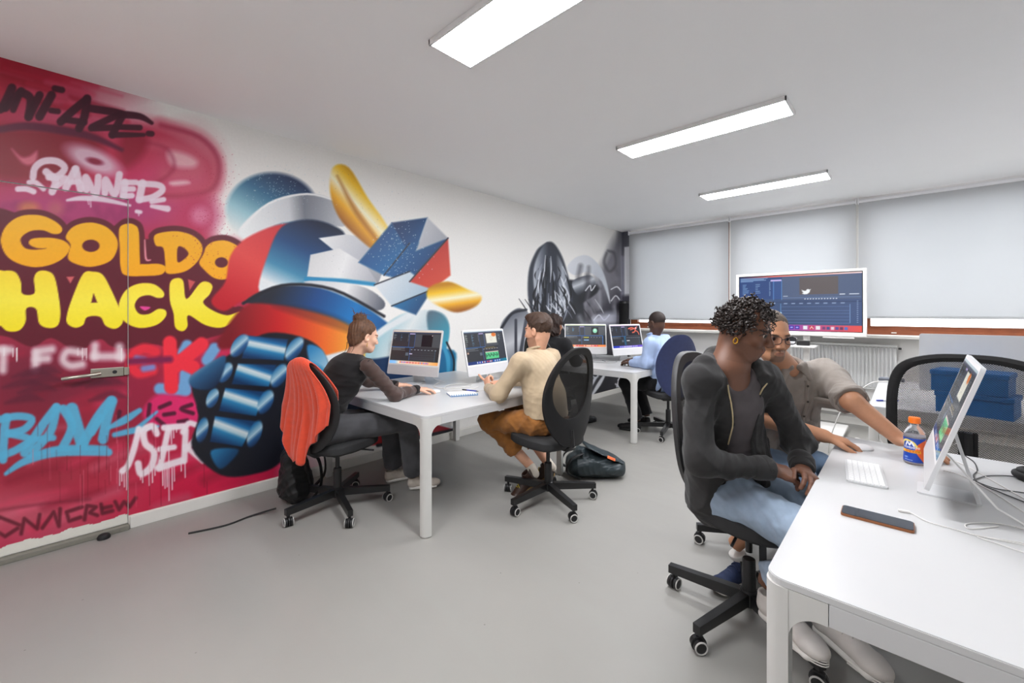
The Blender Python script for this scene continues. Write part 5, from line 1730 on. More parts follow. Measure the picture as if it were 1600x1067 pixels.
# ------------------------------------------------------------------ the people
def fabric(name, col, bump=.35, bscale=700, rough=.85, var=.08, vscale=20, sheen=.15):
    new = name not in MATS
    m = mat(name, col, rough=rough, var=var, vscale=vscale, bump=bump, bscale=bscale, sheen=sheen, spec=.25)
    if new:                                   # soft creases over the fine weave
        N, Lk = m.node_tree.nodes, m.node_tree.links
        b = N['Principled BSDF']
        tc = N.new('ShaderNodeTexCoord')
        mp = N.new('ShaderNodeMapping')
        mp.inputs['Scale'].default_value = (1.0, 1.0, 1.7)
        mp.inputs['Rotation'].default_value = (.5, .3, .2)
        Lk.new(tc.outputs['Object'], mp.inputs['Vector'])
        nz = N.new('ShaderNodeTexNoise')
        nz.noise_type = 'RIDGED_MULTIFRACTAL'
        nz.inputs['Scale'].default_value = 6.5
        nz.inputs['Detail'].default_value = 2.0
        nz.inputs['Distortion'].default_value = 1.2
        Lk.new(mp.outputs[0], nz.inputs['Vector'])
        bp = N.new('ShaderNodeBump')
        bp.inputs['Strength'].default_value = .45
        bp.inputs['Distance'].default_value = .010
        Lk.new(nz.outputs['Fac'], bp.inputs['Height'])
        if b.inputs['Normal'].links:
            Lk.new(b.inputs['Normal'].links[0].from_socket, bp.inputs['Normal'])
        Lk.new(bp.outputs['Normal'], b.inputs['Normal'])
    return m
M_white_shoe = mat('white_leather', (206, 200, 194), rough=.5, var=.04, vscale=30)
M_white_sole = mat('white_rubber', (222, 218, 212), rough=.5, var=.03)
M_lace = mat('grey_lace', (176, 172, 166), rough=.8)

def arm_skin(p, S, E, W, hand_dir, hand_up, thumb, col, r=(.044, .037, .026), h=.003, **kw):
    """upper arm, forearm and hand as one surface"""
    tip = np.asarray(W) + unit(hand_dir) * .2
    lo, hi = boxof([E, W, tip], .06)
    F = Field(lo, hi, h)
    F.cap(S, E, r[0], r[1], .01).cap(E, W, r[1], r[2], .02)
    tips = add_hand(F, np.asarray(W, float), hand_dir, hand_up, thumb, **kw)
    p.skin(F, col)
    return tips

def trunk(F, J, side, m=0.0, waist=(.145, .105), chest=(.165, .112), k=.05):
    """hips, waist, chest and shoulders"""
    F.ecap(J['pelvis'], J['mid'], side, (waist[0] + .015 + m, waist[1] + .01 + m), (waist[0] - .005 + m, waist[1] + m), 0)
    F.ecap(J['mid'], J['chest'], side, (waist[0] - .005 + m, waist[1] + m), (chest[0] + m, chest[1] + m), k)
    F.cap(J['SL'], J['SR'], .060 + m, .060 + m, k)
    F.ecap(J['chest'], J['neck'], side, (.13 + m, .085 + m), (.055 + m, .052 + m), k)
    return F

def seat_legs(F, J, r=(.088, .068, .055, .045), k=.04, ankles=True, to=1.0, side=None):
    m = 0 if r[0] > .08 else -.028
    F.ecap(J['HL'], J['HR'], unit(J['KL'] - J['HL']), (.115 + m, .095 + m), (.115 + m, .095 + m), .03)
    F.ecap(J['pelvis'], J['pelvis'] + V3(0, 0, .09), side, (.155 + m, .115 + m), (.145 + m, .108 + m), .04)
    for a in 'LR':
        F.cap(J['H' + a], J['K' + a], r[0], r[1], k)
        if ankles:
            e = J['K' + a] + (J['A' + a] - J['K' + a]) * to
            F.cap(J['K' + a], e, r[1] * .98, r[3], k, flat=True)
    return F

# ================================================================== young man in the black hoodie (front)
def young_man():
    J = dict(pelvis=V3(-.555, 1.99, .590), mid=V3(-.57, 1.945, .75), chest=V3(-.555, 1.885, .96), neck=V3(-.525, 1.85, 1.145),
             SR=V3(-.605, 1.738, 1.075), SL=V3(-.43, 1.985, 1.08), ER=at(1094, 720, 1.60), WR=at(1203, 733, 1.60), EL=V3(-.345, 2.13, .81), WL=V3(-.30, 1.985, .735),
             HR=V3(-.545, 1.91, .575), HL=V3(-.475, 2.06, .575), KR=V3(-.155, 1.75, .580), KL=V3(-.07, 1.96, .580), AR=V3(-.425, 1.985, .24), AL=V3(-.235, 2.02, .22))
    p = Person('young man in an open black hoodie and pale jeans sitting with hands clasped', (-.5, 2.0))
    sk = (112, 75, 57)
    side = unit(J['SL'] - J['SR'])
    fwd = unit(np.cross(side, (0, 0, 1)))
    # head, neck and chest skin
    H = at(1165, 514, 1.70)
    HS = .93
    R = frame(V3(.96, .02, -.30), (0, 0, 1), -.06)
    F = Field(*boxof([H, J['neck'], J['chest'] + V3(0, 0, .05)], .15), .0028)
    add_head(F, H, R, HS, None, nose=1.04, jaw=.92)
    F.cap(H + R @ V3(0, -.040, -.040), J['neck'] + V3(-.010, 0, -.01), .048, .056, .02)
    F.ecap(J['chest'] + V3(0, 0, .02), J['neck'] + V3(0, 0, -.03), side, (.150, .098), (.075, .062), .05)
    p.skin(F, lambda P: head_colours(P, H, R, sk, (120, 70, 62), s=HS, brow=(30, 20, 16), beard=(70, 48, 38), beard_a=.22))
    eyes(p, H, R, HS, look=(.25, 1, -.15))
    # arms and clasped hands
    arm_skin(p, J['SR'], J['ER'], J['WR'], V3(.55, .55, -.20), V3(.1, -.45, .85), -1, sk, curl=(.35, .55, .4), s=1.02, h=.0026)
    arm_skin(p, J['SL'], J['EL'], J['WL'], V3(.40, -.70, -.05), V3(.5, .1, .85), 1, sk, curl=(.4, .6, .4), s=1.02, h=.0026)
    # lower body under the clothes
    B = Field(*boxof([J['pelvis'], J['KR'], J['KL'], J['AR'], J['AL'], J['chest'], J['SL'], J['SR']], .14), .009)
    trunk(B, J, side, -.018)
    seat_legs(B, J, (.070, .052, .045, .036), side=side)
    p.skin(B, sk)
    p.finish_skin(M_skin)
    # jeans
    T = Field(*boxof([J['pelvis'], J['KR'], J['KL'], J['AR'], J['AL'], J['pelvis'] + V3(0, 0, .2)], .15), .006)
    seat_legs(T, J, (.098, .074, .064, .060), to=.90, side=side)
    T.wrinkle(.0075, 20, 3).wrinkle(.003, 48, 4)
    M_jean = fabric('pale_blue_denim', (152, 170, 190), .5, 900, var=.16, vscale=14)
    p.wear('jeans', T, M_jean)
    # grey t-shirt with a deep neckline
    S = Field(*boxof([J['pelvis'], J['neck'], J['SL'], J['SR']], .14), .005)
    trunk(S, J, side, -.004)
    nk = J['neck'] + fwd * .085 + V3(0, 0, -.055)
    S.cap(J['neck'] + fwd * .03 + V3(0, 0, .10), nk, .105, .062, .01, op='-')
    S.cap(nk, nk + V3(0, 0, -.055) + fwd * .02, .062, .030, .01, op='-')
    S.wrinkle(.003, 18, 6)
    p.wear('t_shirt', S, fabric('dark_grey_cotton', (84, 78, 80), .25, 900))
    # hoodie: open front, sleeves, hood
    G = Field(*boxof([J['pelvis'] + V3(0, 0, -.05), J['neck'], J['SL'], J['SR'], J['ER'], J['WR'], J['EL'], J['WL']], .14), .005)
    trunk(G, J, side, .006, waist=(.165, .125), chest=(.165, .112))
    G.ecap(J['pelvis'] - fwd * .02 + V3(0, 0, -.04), J['mid'], side, (.185, .135), (.165, .125), .04)
    # open strip down the front
    def opening(X, Y, Z):
        c = J['chest'] + side * .012
        px, py, pz = X - c[0], Y - c[1], Z - c[2]
        sd = px * side[0] + py * side[1]
        fr = px * fwd[0] + py * fwd[1]
        w = .050 + .035 * np.clip((pz + .05) / .2, 0, 1) + .02 * np.clip((-pz - .12) / .2, 0, 1)
        return np.maximum(np.abs(sd) - w, -(fr - .03)) + 0 * pz
    G.apply(opening, J['pelvis'] - .4, J['neck'] + .3, .006, '-')
    G.cap(J['neck'] + fwd * .045 + V3(0, 0, .14), J['neck'] + fwd * .03 + V3(0, 0, -.02), .10, .072, .01, op='-')
    limb_cloth(G, [J['SR'], J['ER'], J['WR'] - unit(J['WR'] - J['ER']) * .01], [.057, .055, .044], .045)
    limb_cloth(G, [J['SL'], J['EL'], J['WL']], [.057, .055, .044], .045)
    # hood lying on the shoulders
    hb = J['neck'] - fwd * .055
    G.chain([J['neck'] + side * -.105 + fwd * .055 + V3(0, 0, -.055), J['neck'] - side * .100 + V3(0, 0, .002) - fwd * .02, hb + V3(0, 0, .018) - fwd * .035, J['neck'] + side * .100 - fwd * .02 + V3(0, 0, .002), J['neck'] + side * .105 + fwd * .055 + V3(0, 0, -.055)], [.026, .034, .040, .034, .026], .025)
    G.ell(hb - fwd * .045 + V3(0, 0, -.06), (.09, .05, .075), frame(fwd), .03)
    G.wrinkle(.0070, 17, 11).wrinkle(.0025, 45, 12)
    M_hood = fabric('black_fleece', (46, 45, 45), .3, 1100, var=.10, vscale=40)
    hd = p.wear('hoodie', G, M_hood)
    M_zip = mat('brass_zip', (196, 178, 140), rough=.4, metal=.4)
    for sg in (-1, 1):
        pts = []
        for z in np.linspace(J['neck'][2] - .075, J['pelvis'][2] + .02, 20):
            pz = z - J['chest'][2]
            w = .050 + .035 * min(1, max(0, (pz + .05) / .2)) + .02 * min(1, max(0, (-pz - .12) / .2))
            lean = (J['chest'] - J['pelvis']) * min(0, pz) / (J['chest'][2] - J['pelvis'][2])
            o = J['chest'] + side * (.012 + sg * (w + .008)) + V3(0, 0, pz) + fwd * .30
            q = G.hit(o, -fwd, .3, .002)
            if q is not None and (not pts or np.linalg.norm(q - pts[-1]) < .07):
                pts.append(q + fwd * .002)
        if len(pts) > 3:
            p.tube('zip', pts, .0030, M_zip, 6, hd)
    # cuffs
    for a, b in (('ER', 'WR'), ('EL', 'WL')):
        d = unit(J[b] - J[a])
        C = Field(*boxof([J[b]], .08), .004)
        C.cap(J[b] - d * .045, J[b] + d * .006, .046, .041, 0, flat=True)
        p.wear('cuff', C, M_hood, parent=hd)
    # curls
    M_curl = mat('black_curly_hair', (44, 36, 32), rough=.42, var=.3, vscale=60, spec=.5)
    Hf = Field(*boxof([H + R @ V3(0, -.02, .04)], .15), .004)
    Hf.ell(H + R @ V3(0, -.016, .034) * HS, (.081 * HS, .099 * HS, .092 * HS), R, 0)
    Hf.plane(H + R @ V3(0, .042, .068), R @ unit(V3(0, .70, -.72)))
    Hf.plane(H + R @ V3(0, -.05, -.040), R @ V3(0, .1, -1))
    Hf.wrinkle(.004, 60, 5)
    hair = p.wear('hair', Hf, M_curl)
    mb = MB()
    g = np.random.default_rng(42)
    n = 0
    while n < 560:
        a, c = g.uniform(-PI, PI), g.uniform(-.42, 1)
        dirv = V3(math.cos(a) * math.sqrt(1 - c * c), math.sin(a) * math.sqrt(1 - c * c), c)
        pos = V3(0, -.016, .033) + dirv * V3(.078, .096, .090)
        front = pos[1]
        if front > .034 and pos[2] < .086:
            continue
        if c < .0 and front > .01:
            continue
        hang = V3(dirv[0] * .5, dirv[1] * .5 + .15 * (front > .02), -.75 if c < .75 else -.2)
        ln = g.uniform(.020, .042) * (1.3 if front > .03 else 1.0)
        rad = g.uniform(.0040, .0066)
        t0 = g.uniform(0, 6)
        ax = unit(hang + g.normal(size=3) * .35)
        e1 = unit(np.cross(ax, V3(.3, .5, .8))); e2 = np.cross(ax, e1)
        pts = []
        turns = ln / .017
        for i in range(19):
            t = i / 18
            ang = t0 + t * turns * 2 * PI
            q = pos + dirv * (.001 + .004 * math.sin(t * PI)) + ax * ln * t + rad * (math.cos(ang) * e1 + math.sin(ang) * e2)
            pts.append(H + R @ (q * HS) - p.o)
        mb.tube(pts, [.0040 * (1 - .55 * (i / 18) ** 2) for i in range(19)], 6)
        n += 1
    # a few longer locks over the forehead
    for x, y, z, ln in ((-.035, .070, .088, .075), (.010, .078, .088, .085), (.050, .058, .078, .080), (.068, .03, .06, .06), (.03, .070, .086, .06)):
        pts = []
        for i in range(26):
            t = i / 25
            ang = t * ln / .020 * 2 * PI + x * 90
            q = V3(x + .014 * t * np.sign(x + .01), y + .022 * math.sin(t * 2.2), z - ln * t + .012 * math.sin(t * 3)) + .0065 * V3(math.cos(ang), math.sin(ang), 0)
            pts.append(H + R @ (q * HS) - p.o)
        mb.tube(pts, [.0030 * (1 - .5 * t / 25) for t in range(26)], 5)
    o = mb.build('curls', M_curl, hair, smooth=True)
    o['kind'] = 'stuff'
    # ear ring
    M_gold = mat('gold', (226, 178, 70), rough=.2, metal=.9, var=0)
    e0 = H + R @ V3(.077, -.004, -.043)
    ring = [e0 + R @ V3(.003, .0075 * math.cos(a), .012 * math.sin(a)) for a in np.linspace(0, 2 * PI, 14, endpoint=False)]
    p.tube('earring', ring, .0026, M_gold, 6, closed=True)
    # shoes
    shoe(p, V3(-.452, 1.990, .108), (.82, -.57), .31, M_white_shoe, M_white_sole, lace_m=M_lace, ribs=True)
    shoe(p, V3(-.277, 2.05, .10), (.80, -.60), .305, M_white_shoe, M_white_sole, lace_m=M_lace, ribs=True)
    return p
young_man()

# ================================================================== man with glasses
def older_man():
    J = dict(pelvis=V3(-.56, 2.70, .575), mid=V3(-.535, 2.67, .73), chest=V3(-.475, 2.62, .92), neck=V3(-.455, 2.555, 1.085),
             SR=V3(-.565, 2.455, 1.005), SL=V3(-.315, 2.735, 1.02), ER=at(1186, 652, 2.04), WR=at(1287, 681, 1.945), EL=at(1330, 626, 1.97), WL=at(1405, 686, 1.87),
             HR=V3(-.60, 2.63, .565), HL=V3(-.50, 2.74, .565), KR=V3(-.36, 2.33, .55), KL=V3(-.18, 2.50, .55), AR=at(1147, 852, 2.12), AL=V3(-.34, 2.60, .14))
    p = Person('man with glasses and a goatee in a grey button shirt reaching for the mouse', (-.56, 2.70))
    sk = (190, 138, 106)
    side = unit((J['SL'] - J['SR']) * V3(1, 1, 0))
    fwd = unit(np.cross(side, (0, 0, 1)))
    H = at(1202, 524, 2.07)
    R = frame(V3(.70, -.72, -.16), (0, 0, 1), .02)
    F = Field(*boxof([H, J['neck'], J['chest'] + V3(0, 0, .06)], .14), .0032)
    add_head(F, H, R, 1.0, J['neck'] + V3(0, 0, -.03), jaw=1.04)
    p.skin(F, lambda P: head_colours(P, H, R, sk, (158, 104, 88), brow=(64, 48, 40), beard=(110, 88, 76), beard_a=.65, goatee=True))
    eyes(p, H, R)
    arm_skin(p, J['SR'], J['ER'], J['WR'], V3(.75, .42, -.20), V3(0, 0, 1), 1, sk, r=(.05, .043, .030), curl=(.30, .45, .35), s=1.14, h=.0028)
    arm_skin(p, J['SL'], J['EL'], J['WL'], V3(.80, -.52, -.14), V3(0, 0, 1), -1, sk, r=(.05, .044, .030), curl=(.15, .2, .15), s=1.1, h=.0028)
    B = Field(*boxof([J['pelvis'], J['KR'], J['KL'], J['AR'], J['AL'], J['chest'], J['SL'], J['SR']], .14), .008)
    trunk(B, J, side, -.02)
    seat_legs(B, J, (.072, .055, .05, .036), side=side)
    p.skin(B, sk)
    p.finish_skin(M_skin)
    T = Field(*boxof([J['pelvis'], J['KR'], J['KL'], J['AR'], J['AL'], J['pelvis'] + V3(0, 0, .2)], .15), .007)
    seat_legs(T, J, (.098, .076, .068, .062), to=.45, side=side)
    T.wrinkle(.006, 20, 23)
    p.wear('jeans', T, fabric('mid_blue_denim', (116, 140, 168), .5, 900, var=.14, vscale=14))
    G = Field(*boxof([J['pelvis'] + V3(0, 0, -.05), J['neck'], J['SL'], J['SR'], J['ER'], J['EL']], .15), .005)
    trunk(G, J, side, .016, waist=(.200, .155), chest=(.180, .128))
    er = J['SR'] + (J['ER'] - J['SR']) * .95
    limb_cloth(G, [J['SR'], er], [.078, .070], .05)
    el = J['SL'] + (J['EL'] - J['SL']) * 1.0
    limb_cloth(G, [J['SL'], el], [.082, .070], .05)
    G.cap(J['neck'] + fwd * .035 + V3(0, 0, .12), J['neck'] + fwd * .075 + V3(0, 0, -.03), .075, .034, .008, op='-')
    G.cap(J['neck'] + V3(0, 0, .10), J['neck'] + V3(0, 0, .028), .078, .074, .006, op='-')
    G.wrinkle(.0100, 19, 31).wrinkle(.0035, 42, 32)
    M_sh = fabric('taupe_cotton', (152, 143, 135), .4, 800, var=.07)
    sh = p.wear('shirt', G, M_sh)
    # collar
    C = Field(*boxof([J['neck']], .16), .004)
    nk = J['neck'] + V3(0, 0, .012)
    ring = [nk + side * .072 * math.cos(a) + fwd * (.070 * math.sin(a) - .004) + V3(0, 0, -.022 * math.sin(a)) for a in np.linspace(PI * .5 + .35, PI * 2.5 - .35, 18)]
    C.chain(ring, [.013] * 18, .004)
    for sg in (-1, 1):
        q = G.hit(nk + side * sg * .070 + V3(0, 0, -.085) + fwd * .33, -fwd, .4, .002)
        if q is not None:
            C.ecap(nk + fwd * .055 + side * sg * .040 + V3(0, 0, -.012), q + fwd * .004, side, (.030, .008), (.012, .005), .012)
    p.wear('collar', C, M_sh, parent=sh)
    # placket, buttons and chest pocket
    M_btn = mat('dark_button', (70, 62, 56), rough=.4)
    line = []
    for z in np.linspace(J['neck'][2] - .075, J['pelvis'][2] + .10, 14):
        q = G.hit(V3(J['chest'][0], J['chest'][1], z) + fwd * .33 + side * .005, -fwd, .33, .002)
        if q is not None:
            line.append(q + fwd * .0015)
    if len(line) > 3:
        p.tube('placket', line, .009, M_sh, 8, sh)
        for q in line[1::3]:
            m = Matrix.Translation(Vector(q + fwd * .008 - p.o)) @ Vector((0, 0, 1)).rotation_difference(Vector(fwd)).to_matrix().to_4x4()
            MB().lathe([(.006, 0), (.0055, .0025), (.002, .0025)], 12, m).build('button', M_btn, sh, smooth=True)
    gx, gz = 9, 9
    vs = []
    ok = True
    for i in range(gx):
        for j in range(gz):
            s_, z = .045 + .105 * i / (gx - 1), -.02 - .125 * j / (gz - 1) - (.014 * (1 - abs(i / 4 - 1)) if j == gz - 1 else 0)
            q = G.hit(J['chest'] + side * s_ + V3(0, 0, z + .03) + fwd * .33, -fwd, .36, .002)
            if q is None:
                ok = False; break
            vs.append(q + fwd * .004 - p.o)
        if not ok:
            break
    if ok:
        me = mesh_np('chest_pocket', np.array(vs), grid_faces(gx, gz))
        po = link('chest_pocket', me, M_sh, sh)
        md = po.modifiers.new('thickness', 'SOLIDIFY'); md.thickness = .004; md.offset = 1
    # rolled sleeve ends
    for a, e, r in (('SL', el, .074), ('SR', er, .073)):
        d = unit(e - J[a])
        C = Field(*boxof([e], .12), .0045)
        C.cap(e - d * .035, e + d * .006, r, r - .002, 0, flat=True)
        C.cap(e - d * .0, e + d * .05, r - .014, r - .014, .004, op='-')
        C.wrinkle(.003, 40, 8)
        p.wear('sleeve_roll', C, M_sh, parent=sh)
    # short greying hair
    Hf = Field(*boxof([H + R @ V3(0, -.02, .04)], .14), .0035)
    Hf.ell(H + R @ V3(0, -.017, .037), (.081, .099, .092), R, 0)
    Hf.plane(H + R @ V3(0, .058, .075), R @ unit(V3(0, .72, -.70)))
    Hf.plane(H + R @ V3(0, .0, -.025), R @ unit(V3(0, .25, -1)))
    Hf.wrinkle(.0015, 140, 9)
    p.wear('hair', Hf, mat('grey_brown_hair', (98, 86, 76), rough=.6, var=.3, vscale=140, bump=.5, bscale=600))
    # glasses
    M_gl = mat('dark_spectacle_frame', (40, 38, 44), rough=.3)
    M_len = mat('spectacle_lens', (236, 238, 255), rough=.02, trans=1, ior=1.05, var=0)
    fr = None
    for sx in (-1, 1):
        rim = [H + R @ V3(sx * .033 + .0245 * math.copysign(abs(math.cos(a)) ** .75, math.cos(a)), .109, -.002 + .0185 * math.copysign(abs(math.sin(a)) ** .75, math.sin(a))) for a in np.linspace(0, 2 * PI, 22, endpoint=False)]
        o = p.tube('spectacle_rim', rim, .0017, M_gl, 6, closed=True)
        MB().add([tuple(np.asarray(q) - p.o) for q in rim], [tuple(range(22))]).build('lens', M_len, o)
        p.tube('spectacle_temple', [H + R @ V3(sx * .058, .108, .006), H + R @ V3(sx * .078, .085, .006), H + R @ V3(sx * .083, .0, .008), H + R @ V3(sx * .083, -.015, -.008)], .0016, M_gl, 6)
    p.tube('spectacle_bridge', [H + R @ V3(-.009, .110, .002), H + R @ V3(0, .113, .005), H + R @ V3(.009, .110, .002)], .0016, M_gl, 6)
    # navy trainers
    M_nv = mat('navy_suede', (34, 46, 78), rough=.8, var=.12, vscale=40, bump=.2, bscale=600)
    M_sock = fabric('white_sock', (214, 212, 208))
    aR = J['AR']
    hl = V3(aR[0] + .055, aR[1] + .065, .004)
    shoe(p, hl, (-.33, -.90), .28, M_nv, M_white_sole, lace_m=mat('navy_lace', (44, 54, 84), rough=.8))
    C = Field(*boxof([aR, hl + V3(0, 0, .2)], .07), .004)
    C.cap(V3(hl[0] - .025, hl[1] - .035, .075), aR + V3(.01, .01, -.035), .036, .040, 0, flat=True)
    p.wear('sock', C, M_sock)
    shoe(p, V3(J['AL'][0] - .01, J['AL'][1] + .03, .004), (.7, -.7), .28, M_nv, M_white_sole, lace_m=mat('navy_lace', (44, 54, 84)))
    return p
older_man()
# ================================================================== woman in black at the mural desk
def woman():
    J = dict(pelvis=V3(-2.87, 1.175, .580), mid=V3(-2.865, 1.215, .74), chest=V3(-2.845, 1.325, .925), neck=V3(-2.845, 1.405, 1.075),
             SR=at(574, 571, 2.86), SL=V3(-3.00, 1.44, 1.01), ER=at(617, 617, 2.94), WR=at(652, 608, 3.17), EL=V3(-3.10, 1.64, .81), WL=V3(-2.99, 1.84, .765),
             HR=V3(-2.785, 1.25, .565), HL=V3(-2.945, 1.25, .565), KR=V3(-2.675, 1.725, .555), KL=V3(-2.91, 1.72, .555), AR=V3(-2.745, 1.83, .12), AL=V3(-2.975, 1.79, .12))
    p = Person('woman with a messy brown bun in a black sheer-sleeved top, at her computer', (-2.86, 1.22))
    sk = (226, 178, 152)
    side = unit((J['SL'] - J['SR']) * V3(1, 1, 0))
    fwd = unit(np.cross(side, (0, 0, 1)))
    H = at(569, 525, 2.99)
    R = frame(V3(.10, 1, -.22), (0, 0, 1), 0)
    F = Field(*boxof([H, J['neck']], .14), .004)
    add_head(F, H, R, .95, J['neck'] + V3(0, 0, -.03), jaw=.92)
    p.skin(F, lambda P: head_colours(P, H, R, sk, (196, 110, 104), s=.95, brow=(84, 58, 42)))
    eyes(p, H, R, .95)
    arm_skin(p, J['SR'], J['ER'], J['WR'], V3(.35, .80, -.05), V3(0, 0, 1), 1, sk, r=(.038, .033, .023), curl=(.2, .35, .25), s=.92, h=.0032)
    arm_skin(p, J['SL'], J['EL'], J['WL'], V3(.25, .9, -.05), V3(0, 0, 1), -1, sk, r=(.038, .033, .023), curl=(.2, .35, .25), s=.92, h=.0036)
    B = Field(*boxof([J['pelvis'], J['KR'], J['KL'], J['AR'], J['AL'], J['chest'], J['SL'], J['SR']], .14), .009)
    trunk(B, J, side, -.035, waist=(.135, .105), chest=(.14, .105))
    seat_legs(B, J, (.070, .052, .04, .034), side=side)
    p.skin(B, sk)
    p.finish_skin(M_skin)
    T = Field(*boxof([J['pelvis'], J['KR'], J['KL'], J['AR'], J['AL'], J['pelvis'] + V3(0, 0, .2)], .16), .0065)
    seat_legs(T, J, (.094, .074, .07, .072), to=.97, side=side)
    T.ecap(J['pelvis'], J['mid'] + V3(0, 0, -.03), side, (.150, .118), (.128, .10), .04)
    T.ell(J['pelvis'] - fwd * .05 + V3(0, 0, -.02), (.15, .10, .09), frame(fwd), .05)
    T.plane(J['mid'] + V3(0, 0, -.045), V3(0, -.15, 1))
    T.wrinkle(.005, 19, 41)
    M_bj = fabric('washed_black_denim', (72, 72, 75), .5, 900, var=.22, vscale=9)
    tr = p.wear('trousers', T, M_bj)
    # belt line
    Bt = Field(*boxof([J['mid']], .20), .005)
    c = J['mid'] + V3(0, 0, -.045)
    Bt.ecap(c + V3(0, 0, -.035), c, side, (.136, .106), (.132, .103), 0)
    Bt.plane(c + V3(0, 0, -.004), V3(0, 0, 1)).plane(c + V3(0, 0, -.036), V3(0, 0, -1))
    p.wear('belt', Bt, mat('black_leather_belt', (22, 21, 21), rough=.4), parent=tr)
    # top
    G = Field(*boxof([J['mid'], J['neck'], J['SL'], J['SR']], .15), .005)
    trunk(G, J, side, -.010, waist=(.142, .122), chest=(.148, .122))
    G.ecap(J['mid'] + V3(0, 0, -.02), J['chest'] + fwd * .025, side, (.130, .112), (.140, .132), .05)
    G.cap(J['neck'] + V3(0, 0, .12), J['neck'] + V3(0, 0, .005), .07, .066, .006, op='-')
    G.plane(J['mid'] + V3(0, 0, -.058), V3(0, .1, -1))
    G.wrinkle(.005, 21, 51, (1, 1, 1.6))
    M_top = fabric('black_jersey', (24, 22, 23), .2, 900, var=.05)
    tp = p.wear('top', G, M_top)
    M_sheer = mat('sheer_black_sleeve', (66, 46, 40), rough=.65, var=.12, vscale=20, bump=.15, bscale=900, sheen=.3)
    for a in 'RL':
        S = Field(*boxof([J['S' + a], J['E' + a], J['W' + a]], .09), .005)
        d = unit(J['W' + a] - J['E' + a])
        limb_cloth(S, [J['S' + a], J['E' + a], J['W' + a] - d * .0], [.052, .044, .032], .03)
        S.wrinkle(.0035, 34, 61)
        p.wear('sleeve', S, M_sheer, parent=tp)
        C = Field(*boxof([J['W' + a]], .07), .004)
        C.cap(J['W' + a] - d * .03, J['W' + a] + d * .004, .035, .033, 0, flat=True)
        p.wear('cuff', C, M_top, parent=tp)
    # hair with bun
    M_hair = mat('brown_hair', (92, 62, 42), rough=.5, var=.35, vscale=70, bump=.6, bscale=260)
    Hf = Field(*boxof([H + R @ V3(0, -.03, .05)], .17), .0036)
    Hf.ell(H + R @ V3(0, -.020, .034), (.082, .100, .090), R, 0)
    Hf.ell(H + R @ V3(0, -.055, -.035), (.068, .052, .065), R, .03)
    Hf.plane(H + R @ V3(0, .055, .06), R @ unit(V3(0, .75, -.66)))
    Hf.ell(H + R @ V3(0, .06, -.06), (.12, .085, .085), R, .01, '-')
    Hf.ell(H + R @ V3(.004, -.058, .116), (.046, .044, .036), R, .012)
    Hf.ell(H + R @ V3(-.012, -.036, .128), (.026, .030, .020), R, .012)
    Hf.wrinkle(.0035, 75, 71, (1, 1, .5))
    hr = p.wear('hair', Hf, M_hair)
    g = np.random.default_rng(5)
    mb = MB()
    for i in range(26):
        a = g.uniform(0, 2 * PI)
        c0 = V3(.004 + .045 * math.cos(a), -.058 + .042 * math.sin(a), .115 + g.uniform(-.02, .03))
        c1 = c0 + V3(g.normal() * .03, g.normal() * .03, g.uniform(-.01, .04))
        mb.tube([H + R @ c0 - p.o, H + R @ ((c0 + c1) / 2 + V3(0, 0, .015)) - p.o, H + R @ c1 - p.o], [.0022, .0018, .0008], 4)
    for x, y, z, l in ((.06, -.085, -.06, .07), (-.05, -.09, -.06, .08), (.02, -.10, -.07, .07)):
        mb.tube([H + R @ V3(x, y, z) - p.o, H + R @ V3(x * 1.06, y + .006, z - l * .5) - p.o, H + R @ V3(x * 1.0, y - .004, z - l) - p.o], [.003, .0025, .001], 5)
    o = mb.build('loose_strands', M_hair, hr, smooth=True)
    o['kind'] = 'stuff'
    M_gold = mat('gold', (226, 178, 70), rough=.2, metal=.9, var=0)
    p.tube('earring', [H + R @ V3(.079, .002, -.045), H + R @ V3(.081, .002, -.072)], .0025, M_gold, 6)
    M_tr = mat('beige_trainer', (196, 186, 174), rough=.6, var=.08, vscale=50)
    shoe(p, V3(-2.775, 1.785, .004), (.50, .86), .26, M_tr, M_white_sole, lace_m=M_lace)
    shoe(p, V3(-3.01, 1.73, .004), (.25, .96), .26, M_tr, M_white_sole, lace_m=M_lace)
woman()

